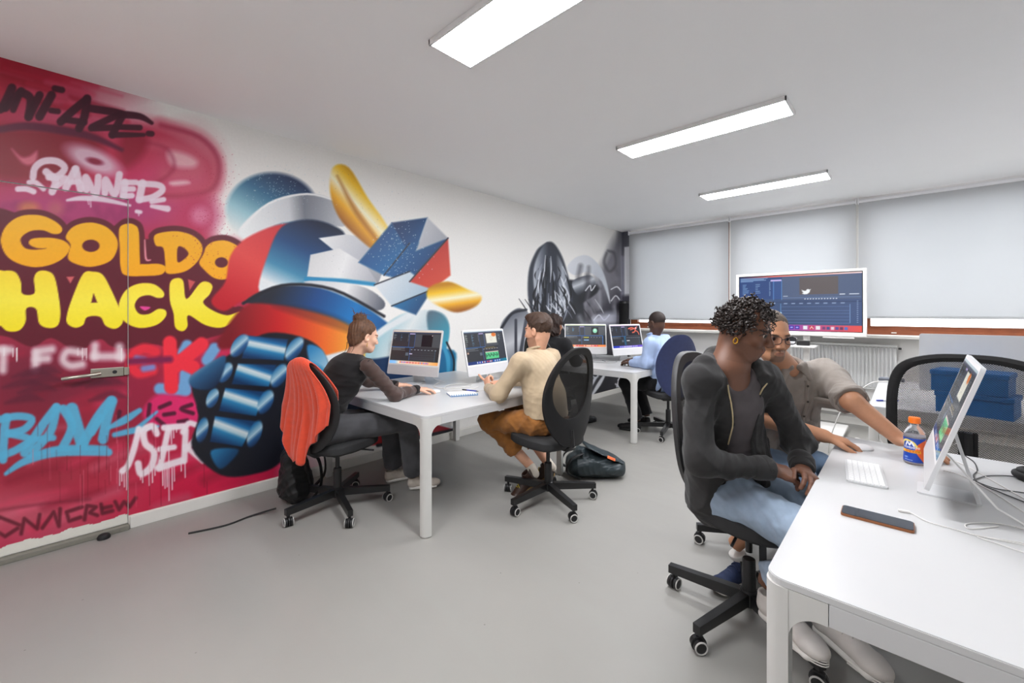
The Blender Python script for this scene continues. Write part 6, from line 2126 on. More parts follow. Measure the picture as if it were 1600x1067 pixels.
# ================================================================== man in the beige jumper
def beige_man():
    J = dict(pelvis=V3(-1.90, 2.39, .575), mid=V3(-1.915, 2.385, .74), chest=V3(-1.975, 2.38, .925), neck=V3(-2.005, 2.39, 1.075),
             SL=V3(-1.985, 2.205, .995), SR=V3(-1.995, 2.56, 1.00), EL=at(779, 616, 2.98), WL=at(763, 606, 3.22), ER=V3(-2.26, 2.63, .80), WR=V3(-2.47, 2.50, .768),
             HL=V3(-1.92, 2.30, .565), HR=V3(-1.92, 2.48, .565), KL=V3(-2.315, 2.205, .53), KR=V3(-2.33, 2.50, .54), AL=V3(-2.085, 2.425, .185), AR=V3(-2.07, 2.60, .18))
    p = Person('man in a beige jumper and rolled brown trousers seen from behind', (-1.90, 2.39))
    sk = (222, 168, 138)
    side = unit((J['SL'] - J['SR']) * V3(1, 1, 0))       # his left
    fwd = V3(-1, .03, 0)
    H = at(841, 516, 3.12)
    R = frame(V3(-.97, -.18, -.10), (0, 0, 1), 0)
    F = Field(*boxof([H, J['neck']], .14), .004)
    add_head(F, H, R, 1.0, J['neck'] + V3(0, 0, -.03))
    p.skin(F, lambda P: head_colours(P, H, R, sk, (190, 112, 100), brow=(70, 48, 34), beard=(120, 88, 70), beard_a=.5))
    eyes(p, H, R)
    arm_skin(p, J['SL'], J['EL'], J['WL'], V3(-.42, .22, .62), V3(-.35, -.75, .3), -1, sk, curl=(.9, 1.2, .8), s=1.0, h=.003, index=(-.75, .15, .1))
    arm_skin(p, J['SR'], J['ER'], J['WR'], V3(-.8, -.45, -.05), V3(0, 0, 1), -1, sk, curl=(.3, .5, .4), s=1.0, h=.0035)
    B = Field(*boxof([J['pelvis'], J['KR'], J['KL'], J['AR'], J['AL'], J['chest'], J['SL'], J['SR']], .14), .008)
    trunk(B, J, side, -.02)
    seat_legs(B, J, (.070, .052, .045, .034), side=side)
    p.skin(B, sk)
    p.finish_skin(M_skin)
    T = Field(*boxof([J['pelvis'], J['KR'], J['KL'], J['AR'], J['AL'], J['pelvis'] + V3(0, 0, .2)], .16), .006)
    seat_legs(T, J, (.096, .076, .062, .064), to=.66, side=side)
    T.wrinkle(.0075, 19, 81).wrinkle(.003, 45, 82)
    M_br = fabric('tan_cotton', (150, 98, 48), .3, 700, var=.14, vscale=16)
    tr = p.wear('trousers', T, M_br)
    for a in 'LR':
        d = unit(J['A' + a] - J['K' + a])
        e = J['K' + a] + (J['A' + a] - J['K' + a]) * .66
        C = Field(*boxof([e], .11), .005)
        C.cap(e - d * .045, e + d * .004, .070, .069, 0, flat=True)
        C.cap(e + d * .0, e + d * .05, .056, .056, .004, op='-')
        C.wrinkle(.003, 40, 83)
        p.wear('trouser_turn_up', C, M_br, parent=tr)
    G = Field(*boxof([J['pelvis'], J['neck'], J['SL'], J['SR'], J['EL'], J['WL'], J['ER'], J['WR']], .14), .005)
    trunk(G, J, side, .010, waist=(.155, .118), chest=(.165, .115))
    G.ecap(J['pelvis'] + V3(0, 0, .03), J['mid'], side, (.170, .13), (.155, .118), .04)
    G.plane(J['pelvis'] + V3(0, 0, .035), V3(0, 0, -1))
    limb_cloth(G, [J['SL'], J['EL'], J['WL']], [.064, .056, .038], .05)
    limb_cloth(G, [J['SR'], J['ER'], J['WR']], [.064, .056, .038], .05)
    G.cap(J['neck'] + V3(0, 0, .12), J['neck'] + V3(0, 0, .012), .072, .066, .006, op='-')
    G.wrinkle(.0042, 15, 91).wrinkle(.0016, 44, 92)
    M_bg = fabric('beige_knit', (192, 171, 142), .5, 520, var=.05)
    jm = p.wear('jumper', G, M_bg)
    C = Field(*boxof([J['neck']], .12), .004)
    ring = [J['neck'] + V3(0, 0, .010) + side * .062 * math.cos(a) + fwd * .060 * math.sin(a) + V3(0, 0, -.016 * math.sin(a)) for a in np.linspace(0, 2 * PI, 20)]
    C.chain(ring, [.010] * 20, .003)
    p.wear('neck_band', C, M_bg, parent=jm)
    for a in 'LR':
        d = unit(J['W' + a] - J['E' + a])
        C = Field(*boxof([J['W' + a]], .08), .004)
        C.cap(J['W' + a] - d * .05, J['W' + a] + d * .006, .041, .036, 0, flat=True)
        p.wear('cuff', C, M_bg, parent=jm)
    Hf = Field(*boxof([H + R @ V3(0, -.02, .04)], .15), .0036)
    Hf.ell(H + R @ V3(0, -.018, .040), (.084, .102, .096), R, 0)
    Hf.ell(H + R @ V3(0, .035, .105), (.060, .060, .030), R, .03)
    Hf.plane(H + R @ V3(0, .078, .09), R @ unit(V3(0, .85, -.5)))
    Hf.ell(H + R @ V3(0, .07, -.055), (.12, .088, .095), R, .008, '-')
    Hf.plane(H + R @ V3(0, -.03, -.042), R @ unit(V3(0, .45, -1)))
    Hf.wrinkle(.0030, 95, 95, (1, 1, .6))
    p.wear('hair', Hf, mat('dark_brown_hair', (66, 46, 34), rough=.5, var=.35, vscale=90, bump=.6, bscale=320))
    M_bt = mat('brown_boot_leather', (58, 40, 32), rough=.35, var=.12, vscale=30)
    M_bs = mat('tan_boot_sole', (120, 96, 56), rough=.6)
    M_yl = mat('yellow_stitch', (206, 186, 60), rough=.7)
    M_sk = fabric('pale_sock', (214, 204, 190))
    for a, hl, td, pt in (('L', V3(-2.01, 2.455, .090), (-.42, -.55), .50), ('R', V3(-1.99, 2.64, .085), (-.70, -.4), .42)):
        up = shoe(p, hl, td, .285, M_bt, M_bs, pitch=pt, lace_m=M_yl, low=False)
        C = Field(*boxof([J['A' + a]], .09), .004)
        f = unit(V3(td[0], td[1], 0))
        C.cap(hl + f * .045 + V3(0, 0, .05), J['A' + a] + (J['K' + a] - J['A' + a]) * .0, .034, .038, 0, flat=True)
        p.wear('sock', C, M_sk)
beige_man()

# ================================================================== man in the pale blue shirt (far desk)
def blue_man():
    J = dict(pelvis=V3(-1.97, 4.58, .575), mid=V3(-2.0, 4.575, .74), chest=V3(-2.05, 4.56, .93), neck=V3(-2.10, 4.57, 1.09),
             SL=V3(-2.05, 4.385, 1.005), SR=V3(-2.05, 4.745, 1.02), EL=V3(-2.07, 4.345, .80), WL=V3(-2.30, 4.42, .775), ER=V3(-2.20, 4.80, .79), WR=V3(-2.42, 4.72, .775),
             HL=V3(-1.99, 4.49, .565), HR=V3(-1.99, 4.67, .565), KL=V3(-2.36, 4.42, .54), KR=V3(-2.38, 4.70, .54), AL=V3(-2.22, 4.44, .12), AR=V3(-2.25, 4.74, .12))
    p = Person('man with a shaved head in a pale blue shirt, back turned, at the far desk', (-1.97, 4.58))
    sk = (84, 58, 46)
    side = unit((J['SL'] - J['SR']) * V3(1, 1, 0))
    H = at(1026, 504, 4.72)
    R = frame(V3(-.93, .28, -.22), (0, 0, 1), 0)
    F = Field(*boxof([H, J['neck']], .14), .005)
    add_head(F, H, R, 1.0, J['neck'] + V3(0, 0, -.03))
    p.skin(F, lambda P: head_colours(P, H, R, sk, (110, 66, 58), brow=(20, 15, 13)))
    eyes(p, H, R)
    arm_skin(p, J['SL'], J['EL'], J['WL'], V3(-.9, .3, -.08), V3(0, 0, 1), 1, sk, h=.0045)
    arm_skin(p, J['SR'], J['ER'], J['WR'], V3(-.9, -.2, -.08), V3(0, 0, 1), -1, sk, h=.0045)
    B = Field(*boxof([J['pelvis'], J['KR'], J['KL'], J['AR'], J['AL'], J['chest'], J['SL'], J['SR']], .14), .010)
    trunk(B, J, side, -.02)
    seat_legs(B, J, (.070, .052, .045, .034), side=side)
    p.skin(B, sk)
    p.finish_skin(M_skin)
    T = Field(*boxof([J['pelvis'], J['KR'], J['KL'], J['AR'], J['AL'], J['pelvis'] + V3(0, 0, .2)], .16), .008)
    seat_legs(T, J, (.096, .076, .066, .066), to=.95, side=side)
    T.wrinkle(.005, 20, 101)
    p.wear('trousers', T, fabric('black_wool', (24, 24, 27), .2, 700))
    G = Field(*boxof([J['pelvis'], J['neck'], J['SL'], J['SR'], J['EL'], J['WL'], J['ER'], J['WR']], .14), .0065)
    trunk(G, J, side, .012, waist=(.165, .13), chest=(.168, .118))
    limb_cloth(G, [J['SL'], J['EL'], J['WL']], [.068, .060, .042], .05)
    limb_cloth(G, [J['SR'], J['ER'], J['WR']], [.068, .060, .042], .05)
    G.cap(J['neck'] + V3(0, 0, .12), J['neck'] + V3(0, 0, .03), .07, .066, .006, op='-')
    G.wrinkle(.0065, 16, 111)
    M_bs = fabric('pale_blue_cotton', (168, 188, 224), .25, 800, var=.05)
    sh = p.wear('shirt', G, M_bs)
    C = Field(*boxof([J['neck']], .12), .005)
    fw = V3(-1, 0, 0)
    ring = [J['neck'] + V3(0, 0, .022) + side * .064 * math.cos(a) + fw * .060 * math.sin(a) + V3(0, 0, -.016 * math.sin(a)) for a in np.linspace(0, 2 * PI, 20)]
    C.chain(ring, [.013] * 20, .003)
    p.wear('collar', C, M_bs, parent=sh)
    Hf = Field(*boxof([H + R @ V3(0, -.02, .04)], .14), .0045)
    Hf.ell(H + R @ V3(0, -.0145, .0345), (.0785, .0975, .0895), R, 0)
    Hf.plane(H + R @ V3(0, .06, .07), R @ unit(V3(0, .75, -.66)))
    Hf.plane(H + R @ V3(0, .0, -.02), R @ unit(V3(0, .2, -1)))
    p.wear('hair', Hf, mat('shaved_black_hair', (44, 33, 29), rough=.6, var=.2, vscale=200, bump=.4, bscale=900))
    M_bsh = mat('black_shoe_leather', (20, 19, 20), rough=.3)
    for a in 'LR':
        shoe(p, V3(J['A' + a][0] + .045, J['A' + a][1], .004), (-1, -.15), .285, M_bsh, mat('black_sole', (16, 16, 16), rough=.6), h=.006)
blue_man()

# ================================================================== curly-haired person behind the man in beige
def hidden_person():
    J = dict(pelvis=V3(-2.98, 3.74, .575), mid=V3(-2.98, 3.77, .74), chest=V3(-2.98, 3.84, .92), neck=V3(-2.98, 3.88, 1.065),
             SR=V3(-2.815, 3.87, .99), SL=V3(-3.145, 3.87, .99), ER=V3(-2.77, 4.02, .79), WR=V3(-2.87, 4.24, .77), EL=V3(-3.2, 4.04, .79), WL=V3(-3.08, 4.25, .77),
             HR=V3(-2.90, 3.77, .565), HL=V3(-3.06, 3.77, .565), KR=V3(-2.86, 4.19, .55), KL=V3(-3.09, 4.19, .55), AR=V3(-2.85, 4.32, .12), AL=V3(-3.1, 4.30, .12))
    p = Person('person with dark curly hair and a black jacket, half hidden behind the man in beige', (-2.98, 3.74))
    sk = (170, 120, 92)
    side = V3(-1, 0, 0)
    H = V3(-2.985, 3.915, 1.205)
    R = frame(V3(-.15, 1, -.15))
    F = Field(*boxof([H, J['neck']], .14), .005)
    add_head(F, H, R, .96, J['neck'] + V3(0, 0, -.03))
    p.skin(F, lambda P: head_colours(P, H, R, sk, (150, 90, 80), s=.96, brow=(40, 28, 22)))
    eyes(p, H, R, .96)
    arm_skin(p, J['SR'], J['ER'], J['WR'], V3(-.1, .95, -.05), V3(0, 0, 1), 1, sk, r=(.038, .033, .023), s=.92, h=.0045)
    arm_skin(p, J['SL'], J['EL'], J['WL'], V3(.1, .95, -.05), V3(0, 0, 1), -1, sk, r=(.038, .033, .023), s=.92, h=.0045)
    B = Field(*boxof([J['pelvis'], J['KR'], J['KL'], J['AR'], J['AL'], J['chest'], J['SL'], J['SR']], .14), .010)
    trunk(B, J, side, -.03)
    seat_legs(B, J, (.066, .05, .04, .034), side=side)
    p.skin(B, sk)
    p.finish_skin(M_skin)
    T = Field(*boxof([J['pelvis'], J['KR'], J['KL'], J['AR'], J['AL'], J['pelvis'] + V3(0, 0, .2)], .16), .008)
    seat_legs(T, J, (.092, .074, .066, .064), to=.95, side=side)
    p.wear('trousers', T, fabric('black_cotton', (26, 26, 28), .2, 700))
    G = Field(*boxof([J['pelvis'], J['neck'], J['SL'], J['SR'], J['EL'], J['WL'], J['ER'], J['WR']], .14), .0065)
    trunk(G, J, side, .008)
    limb_cloth(G, [J['SL'], J['EL'], J['WL']], [.066, .058, .042], .05)
    limb_cloth(G, [J['SR'], J['ER'], J['WR']], [.066, .058, .042], .05)
    G.wrinkle(.005, 18, 121)
    p.wear('jacket', G, fabric('black_jacket_cloth', (28, 28, 31), .3, 800))
    Hf = Field(*boxof([H], .19), .005)
    Hf.ell(H + R @ V3(0, -.030, .030), (.094, .105, .098), R, 0)
    Hf.ell(H + R @ V3(0, -.060, -.07), (.092, .065, .090), R, .04)
    Hf.ell(H + R @ V3(0, .085, -.05), (.065, .08, .10), R, .01, '-')
    Hf.wrinkle(.009, 42, 131)
    p.wear('hair', Hf, mat('dark_curly_hair', (48, 32, 26), rough=.55, var=.35, vscale=60, bump=.8, bscale=160))
    for a in 'LR':
        shoe(p, V3(J['A' + a][0], J['A' + a][1] - .045, .004), (.1, 1), .26, mat('black_trainer', (30, 32, 38), rough=.5), mat('black_sole', (16, 16, 16), rough=.6), h=.006)
hidden_person()
# ------------------------------------------------------------------ things on and around the desks
ZD = TOP + .0005
M_wcab = mat('white_cable', (226, 224, 220), rough=.45, var=.01)
M_kcab = mat('black_cable', (22, 22, 23), rough=.45)
def cable(label, pts, r=.0025, m=None, name='cable'):
    P = spline(pts, 8)
    return tag(MB().tube(P, r, 8).build(name, m or M_wcab, None, smooth=True), label, 'cable')

# cardigan over the chair back
def cardigan():
    ch = CH_W
    Mw = Matrix.Translation(ch.location) @ Matrix.Rotation(ch.rotation_euler.z, 4, 'Z')
    nu, nv = 64, 90
    V = []
    for i in range(nu):
        a = i / (nu - 1) * 2 - 1                       # across
        for j in range(nv):
            t = j / (nv - 1) * 2 - 1                   # front hem .. over the top .. back hem
            top = 1.068 - .03 * a * a
            drop = abs(t)
            L = (float(np.interp(a, [-1, -.75, -.6, .1, .3, .6, 1], [.44, .52, .66, .68, .58, .50, .38])) + .012 * math.sin(a * 13)) if t > 0 else (.30 + .04 * math.sin(a * 4))
            w = .07 + .135 * min(1, drop * 1.5) ** .8
            x = a * w + (.02 * math.sin(drop * 3 + 1))
            z = top - L * max(0, drop - .04) - .02 * min(1, drop / .08)
            arc = min(1, drop / .10)
            y0 = back_y(min(.2, max(-.2, x)), min(1.04, max(.5, z)), z1=1.045)
            th = .030 * math.sin(arc * PI / 2)
            fold = (.020 * math.sin(a * 9 + 1.3 * drop) + .012 * math.sin(a * 17 + 2)) * min(1, drop * 1.4)
            y = y0 - (th + .014 * drop + abs(fold) + fold * .3) if t > 0 else y0 + (th * .8 + abs(fold) * .4)
            V.append((x, y, z))
    me = mesh_np('cardigan', np.array(V), grid_faces(nu, nv))
    m = mat('orange_knit', (222, 74, 44), rough=.85, var=.06, vscale=40, bump=.2, bscale=600, sheen=.3)
    nt = m.node_tree
    tc = nt.nodes.new('ShaderNodeTexCoord')
    wv = nt.nodes.new('ShaderNodeTexWave')
    wv.inputs['Scale'].default_value = 55
    wv.inputs['Distortion'].default_value = 1.5
    wv.bands_direction = 'DIAGONAL'
    nt.links.new(tc.outputs['Object'], wv.inputs['Vector'])
    bp = nt.nodes.new('ShaderNodeBump')
    bp.inputs['Strength'].default_value = .6
    bp.inputs['Distance'].default_value = .003
    nt.links.new(wv.outputs['Fac'], bp.inputs['Height'])
    nt.links.new(bp.outputs['Normal'], nt.nodes['Principled BSDF'].inputs['Normal'])
    o = link('cardigan', me, m)
    o.matrix_world = Mw
    md = o.modifiers.new('thickness', 'SOLIDIFY')
    md.thickness = .006
    tag(o, 'orange-red ribbed cardigan hung over the back of the woman\'s chair', 'cardigan')
cardigan()

# backpacks
def backpack(name, label, loc, rz, dims, m, lean=0.0, accent=None):
    t = thing(name, label, 'bag', loc, rz)
    w, d, h = dims
    F = Field((-w, -d, -.01), (w, d * 1.6, h + .08), .006)
    F.ecap(V3(0, 0, d * .5), V3(0, lean, h - w * .35), V3(1, 0, 0), (w * .52, d * .52), (w * .42, d * .40), 0)
    F.ecap(V3(0, -d * .35, d * .45), V3(0, -d * .30 + lean * .4, h * .45), V3(1, 0, 0), (w * .42, d * .30), (w * .36, d * .24), .02)
    F.plane(V3(0, 0, 0), V3(0, 0, -1))
    F.wrinkle(.008, 16, 201).wrinkle(.003, 40, 202)
    P, Q = F.surface()
    link('bag_body', mesh_np('bag_body', P, Q), m, t)
    for s in (-1, 1):
        MB().tube(spline([(s * w * .2, d * .35 + lean, h * .9), (s * w * .3, d * .9 + lean, h * .7), (s * w * .36, d * .85, h * .3), (s * w * .4, d * .5, .03)], 6), .018, 8, flat=.35).build('strap', m, t, smooth=True)
    MB().tube(spline([(-.05, lean, h - .03), (-.04, lean, h + .03), (.04, lean, h + .03), (.05, lean, h - .03)], 5), .008, 8).build('grab_handle', m, t, smooth=True)
    if accent:
        MB().rbox(-.035, .035, -.004, .004, -.012, .012, .002, 2, Matrix.Translation((0, -d * .56 + lean * .3, h * .62))).build('label_patch', accent, t)
    return t
M_bag = mat('black_nylon', (22, 22, 23), rough=.55, var=.1, vscale=30, bump=.2, bscale=500)
backpack('backpack', 'black backpack slumped on the floor behind the woman\'s chair', (-3.22, 1.16, 0), -.5, (.36, .20, .44), M_bag, -.03)
M_bag2 = mat('dark_teal_nylon', (44, 54, 58), rough=.42, var=.1, vscale=20, bump=.15, bscale=400)
# roll-top bag lying on the floor
def rolltop():
    t = thing('roll_top_bag', 'dark slate bag with an orange tab lying behind the mesh-backed chair', 'bag', (-1.875, 3.02, 0), math.radians(48))
    F = Field((-.30, -.20, -.01), (.32, .22, .33), .005)
    F.ecap(V3(-.16, 0, .10), V3(.16, 0, .075), V3(0, 1, 0), (.125, .10), (.14, .075), 0)
    F.ecap(V3(-.13, .02, .20), V3(.10, .03, .10), V3(0, 1, 0), (.10, .045), (.12, .05), .03)
    F.plane(V3(0, 0, 0), V3(0, 0, -1))
    F.wrinkle(.008, 18, 211).wrinkle(.003, 44, 212)
    P, Q = F.surface()
    link('bag_body', mesh_np('bag_body', P, Q), M_bag2, t)
    Fl = Field((-.2, -.2, 0), (.3, .2, .35), .005)
    Fl.ecap(V3(-.09, .0, .255), V3(.19, .01, .125), V3(0, 1, 0), (.105, .014), (.12, .012), 0)
    Fl.wrinkle(.004, 22, 213)
    P, Q = Fl.surface()
    link('flap', mesh_np('flap', P, Q), M_bag2, t)
    MB().rbox(-.035, .035, -.012, .012, -.003, .003, .002, 2, Matrix.Translation((.09, -.105, .175)) @ Matrix.Rotation(.42, 4, 'Y') @ Matrix.Rotation(.9, 4, 'X')).build('orange_tab', mat('orange_label', (226, 110, 60), rough=.6), t)
    for s in (-1, 1):
        MB().tube(spline([(-.13, s * .07, .21), (-.24, s * .09, .17), (-.27, s * .10, .07), (-.16, s * .12, .025)], 6), .016, 8, flat=.4).build('strap', M_bag, t, smooth=True)
rolltop()
cable('thin black strap lying on the floor by the skirting near the woman\'s chair', [(-3.10, .98, .03), (-3.16, .85, .006), (-3.14, .70, .005), (-3.19, .52, .005)], .006, M_bag, 'strap')

# spiral notebook and pen
def notebook():
    c = onz(722, 616, TOP)
    a = math.radians(64)
    t = thing('notebook', 'open white notebook with a blue spiral on the mural desk', 'notebook', (c[0], c[1], ZD), a)
    MB().rbox(-.105, .105, -.074, .074, 0, .003, .001).build('cover', mat('blue_cover', (60, 120, 190), rough=.5), t)
    MB().rbox(-.103, .100, -.070, .072, .003, .010, .001).build('pages', mat('white_paper', (240, 240, 238), rough=.8), t)
    M_sp = mat('blue_wire', (90, 160, 206), rough=.35)
    ring = MB().tube([(.0, .007 * math.cos(q), .006 + .008 * math.sin(q)) for q in np.linspace(0, 2 * PI, 12, endpoint=False)], .0022, 6, closed=True).mesh('spiral_ring', True)
    for i in range(12):
        link('spiral_ring', ring, M_sp, t, (-.096 + i * .0175, -.074, 0))
notebook()
def pen(label, p, rz, m, z, L=.14):
    t = thing('pen', label, 'pen', (p[0], p[1], z), rz)
    MB().tube([(-L / 2, 0, .005), (L / 2 - .02, 0, .005)], .0045, 10).build('barrel', m[0], t, smooth=True)
    MB().tube([(L / 2 - .02, 0, .005), (L / 2, 0, .005)], [.0042, .001], 10).build('tip', m[1], t, smooth=True)
    MB().tube([(-L / 2 - .012, 0, .005), (-L / 2 + .03, 0, .005)], .0050, 10).build('cap', m[1], t, smooth=True)
M_pb = mat('blue_pen_plastic', (34, 60, 170), rough=.3)
M_pw = mat('white_pen_plastic', (232, 232, 236), rough=.3)
q = onz(736, 611, TOP + .011)
pen('dark blue pen lying on the spiral notebook', q, .25, (M_pb, M_blk), ZD + .0105)
q = onz(1389, 627, TOP)
pen('blue and white pen on the desk nearest the radiator', q, math.radians(40), (M_pw, M_pb), ZD)

# mice and keyboards
M_wpl = mat('white_plastic', (236, 236, 236), rough=.3, var=.01)
def mouse(label, loc, rz):
    F = Field((-.045, -.07, -.005), (.045, .07, .05), .003)
    F.ell(V3(0, 0, .004), (.029, .056, .020), None, 0)
    F.plane(V3(0, 0, 0), V3(0, 0, -1))
    P, Q = F.surface()
    o = link('computer_mouse', mesh_np('computer_mouse', P, Q), M_wpl)
    o.location = loc
    o.rotation_euler = (0, 0, rz)
    tag(o, label, 'mouse')
mouse('white mouse under the hand of the man with glasses', (-.160, 2.470, ZD), math.radians(-60))
mouse('white mouse under the hand of the woman in black', (-2.665, 1.955, ZD), math.radians(-10))

def keyboard(label, c, rz, L=.28, Wd=.115):
    t = thing('keyboard', label, 'keyboard', (c[0], c[1], ZD), rz)
    MB().prism(rrect(-L / 2, L / 2, -Wd / 2, Wd / 2, .010), 0, .006).build('case', M_alu, t)
    rows = [14, 14, 13, 12, 12, 9]
    M_key = mat('white_key', (240, 240, 240), rough=.4, var=.01)
    ku = (L - .012) / 14.3
    kh = (Wd - .012) / 6
    cache = {}
    for r_ in range(6):
        n = rows[r_]
        wk = (L - .012) / n
        for i in range(n):
            w_ = wk
            if r_ == 5:
                ws = [1, 1, 1, 1.2, 4.6, 1.2, 1.2, 1.5, 1.6]
                tot = sum(ws)
                w_ = (L - .012) * ws[i] / tot
                x = -L / 2 + .006 + (L - .012) * sum(ws[:i]) / tot + w_ / 2
            else:
                x = -L / 2 + .006 + wk * (i + .5)
            key = round(w_, 4)
            if key not in cache:
                cache[key] = MB().rbox(-w_ / 2 + .0010, w_ / 2 - .0010, -kh / 2 + .0010, kh / 2 - .0010, .0055, .0085, .0008, 1).mesh('key')
            link('key', cache[key], M_key, t, (x, Wd / 2 - .006 - kh * (r_ + .5), 0))
kc = (onz(1329, 722, TOP) + onz(1389, 730, TOP) + onz(1373, 764, TOP) + onz(1313, 749, TOP)) / 4
keyboard('white flat keyboard beside the phone on the foreground desk', kc, math.radians(-84), .279, .115)

# phone
pa, pb, pc = onz(1311, 795, TOP + .008), onz(1434, 826, TOP + .008), onz(1308, 802, TOP + .008)
ph = thing('smartphone', 'dark smartphone in a copper case on the foreground desk', 'phone', tuple((onz(1310, 797, TOP) + onz(1435, 829, TOP)) / 2 + V3(0, 0, .0005)),
           math.atan2(pb[1] - pa[1], pb[0] - pa[0]))
PL = float(np.linalg.norm((pb - pa)[:2]))
PL = min(max(PL, .14), .165)
M_cu = mat('copper_case', (150, 96, 62), rough=.3, metal=.5)
MB().prism(rrect(-PL / 2, PL / 2, -.036, .036, .010), .0, .0075).build('case', M_cu, ph, smooth=True)
MB().prism(rrect(-PL / 2 + .002, PL / 2 - .002, -.034, .034, .009), .0075, .0088).build('glass', mat('phone_glass', (40, 46, 58), rough=.06, coat=.6), ph)
MB().rbox(.01, .03, -.0372, -.0355, .003, .006, .0004).build('side_button', M_cu, ph)

# orange drink bottle
def bottle():
    c = onz(1429, 724, TOP)
    t = thing('bottle', 'small clear bottle with an orange cap and a blue and orange label', 'bottle', (c[0], c[1], ZD), 0)
    k = .0345
    M_pet = mat('clear_plastic', (244, 246, 250), rough=.05, trans=.92, ior=1.25, var=0)
    prof = [(.9, 0), (1, .006), (1, .020), (.94, .05), (.93, .075), (1.0, .108), (1.0, .116), (.86, .135), (.62, .150), (.44, .160), (.44, .170)]
    MB().lathe([(r * k, z) for r, z in prof], 32).build('bottle_body', M_pet, t, smooth=True)
    MB().lathe([(r * k * .93, z) for r, z in [(.9, .004), (1, .012), (.94, .05), (.93, .075), (.97, .108), (.95, .114)]], 28).build('drink', mat('pale_drink', (214, 206, 214), rough=.1, trans=.5, ior=1.33, var=0), t, smooth=True)
    cp = MB().lathe([(.0185, .166), (.0190, .168), (.0190, .186), (.0175, .189)], 28)
    cap_ = cp.build('cap', mat('orange_cap', (246, 120, 34), rough=.35, var=.02), t, smooth=True)
    # label sleeve painted with the printed design
    nu, nv = 180, 110
    A, Z = np.meshgrid(np.linspace(0, 2 * PI, nu), np.linspace(.012, .108, nv), indexing='ij')
    r = np.interp(Z, [z for _, z in prof], [q * k for q, _ in prof]) + .0006
    V = np.stack([r * np.cos(A), r * np.sin(A), Z], -1).reshape(-1, 3)
    # print coordinates: 0..100 across the visible front, 0..100 down
    face = math.atan2(-c[1], -c[0])
    dA = (A - face + PI) % (2 * PI) - PI
    cv = Canvas((50 + dA / (PI / 2) * 50).ravel(), (100 * (.108 - Z) / .096).ravel(), (30, 70, 170))
    cv.poly([(62, 22), (90, 4), (150, -5), (200, 50), (150, 110), (86, 102), (68, 84), (54, 58), (52, 44)], (244, 106, 48), soft=1)
    cv.stroke([(4, 36), (12, 18), (28, 10), (46, 18), (56, 34)], 4, (246, 222, 120), soft=1.2)
    for pts in ([(22, 32), (28, 16), (35, 30), (41, 16), (48, 32)],):
        cv.stroke(pts, 2.6, (246, 246, 250), soft=.8, smooth=False)
    x = 12
    for ch in range(8):
        cv.stroke([(x, 44), (x, 37), (x + 4, 37), (x + 4, 44)] if ch % 2 else [(x, 37), (x + 4, 40), (x, 44)], 1.0, (246, 246, 250), soft=.6, smooth=False)
        x += 7
    cv.poly([(4, 50), (68, 50), (70, 62), (4, 62)], (250, 176, 40), soft=1, smooth=False)
    GL = {'E': [[(0, 0), (0, 6)], [(0, 0), (3, 0)], [(0, 3), (3, 3)], [(0, 6), (3, 6)]], 'N': [[(0, 6), (0, 0), (3, 6), (3, 0)]], 'R': [[(0, 6), (0, 0), (3, 1.5), (0, 3), (3, 6)]],
          'G': [[(3, 0), (0, 1), (0, 5), (3, 6), (3, 3)]], 'Y': [[(0, 0), (1.5, 3), (3, 0)], [(1.5, 3), (1.5, 6)]]}
    x = 22
    for chh in 'ENERGY':
        for s_ in GL[chh]:
            cv.stroke([(x + a * 1.7, 52.5 + b * 1.2) for a, b in s_], .9, (190, 80, 30), soft=.5, smooth=False)
        x += 7.6
    cv.ell(24, 82, 7, 4, (190, 210, 240), soft=.3, a=.6)
    cv.stroke([(20, 92), (44, 93)], .9, (190, 210, 240), soft=.5)
    cv.poly([(88, 78), (102, 78), (102, 98), (88, 98)], (226, 224, 214), soft=1, smooth=False)
    me = mesh_np('label_sleeve', V, grid_faces(nu, nv))
    set_col(me, cv.C)
    link('label_sleeve', me, mat('printed_label', (255, 255, 255), rough=.3, var=.0, attr=True), t)
bottle()

# cables on the foreground desk
def zc(u, v, h=.003):
    return tuple(onz(u, v, TOP + h))
cable('white charging cable with a plug end lying near the phone', [zc(1408, 799), zc(1425, 802), zc(1450, 815), zc(1500, 829), zc(1525, 836), zc(1600, 851), zc(1680, 865)], .0014)
MB().rbox(-.014, .014, -.0045, .0045, .0, .006, .001).build('plug', M_wcab, bpy.data.objects['cable'], loc=None)
bpy.data.objects['plug'].location = Vector(zc(1412, 800, .001))
bpy.data.objects['plug'].rotation_euler = (0, 0, math.radians(10))
cable('second white cable looping at the right of the foreground desk', [zc(1620, 870), zc(1570, 853), zc(1527, 838), zc(1560, 842), zc(1610, 850)], .0013)
cable('thin grey cable curving on the desk under the computer stand', [zc(1650, 842), zc(1590, 824), zc(1550, 817), zc(1511, 818), zc(1516, 826), zc(1560, 822)], .0014)
cable('white plug-in cable running behind the edge-on computer', [zc(1474, 735, .004), zc(1500, 742), zc(1540, 762), zc(1600, 800), zc(1660, 840)], .0017)
cable('white cable from the computer towards the far side of the desk', [zc(1482, 717, .006), zc(1510, 728), zc(1560, 756), zc(1620, 790)], .0018)
cable('black cable snaking from the edge-on computer along the foreground desk', [zc(1508, 712, .004), zc(1522, 722), zc(1527, 735), zc(1521, 743), zc(1530, 755), zc(1560, 768), zc(1610, 788), zc(1680, 815)], .0019, M_kcab)
cable('second black cable crossing the foreground desk', [zc(1521, 750), zc(1540, 744), zc(1565, 743), zc(1590, 745), zc(1640, 752)], .0018, M_kcab)
cable('third black cable reaching the black headset', [zc(1525, 752), zc(1555, 763), zc(1600, 770), zc(1660, 780)], .0018, M_kcab)
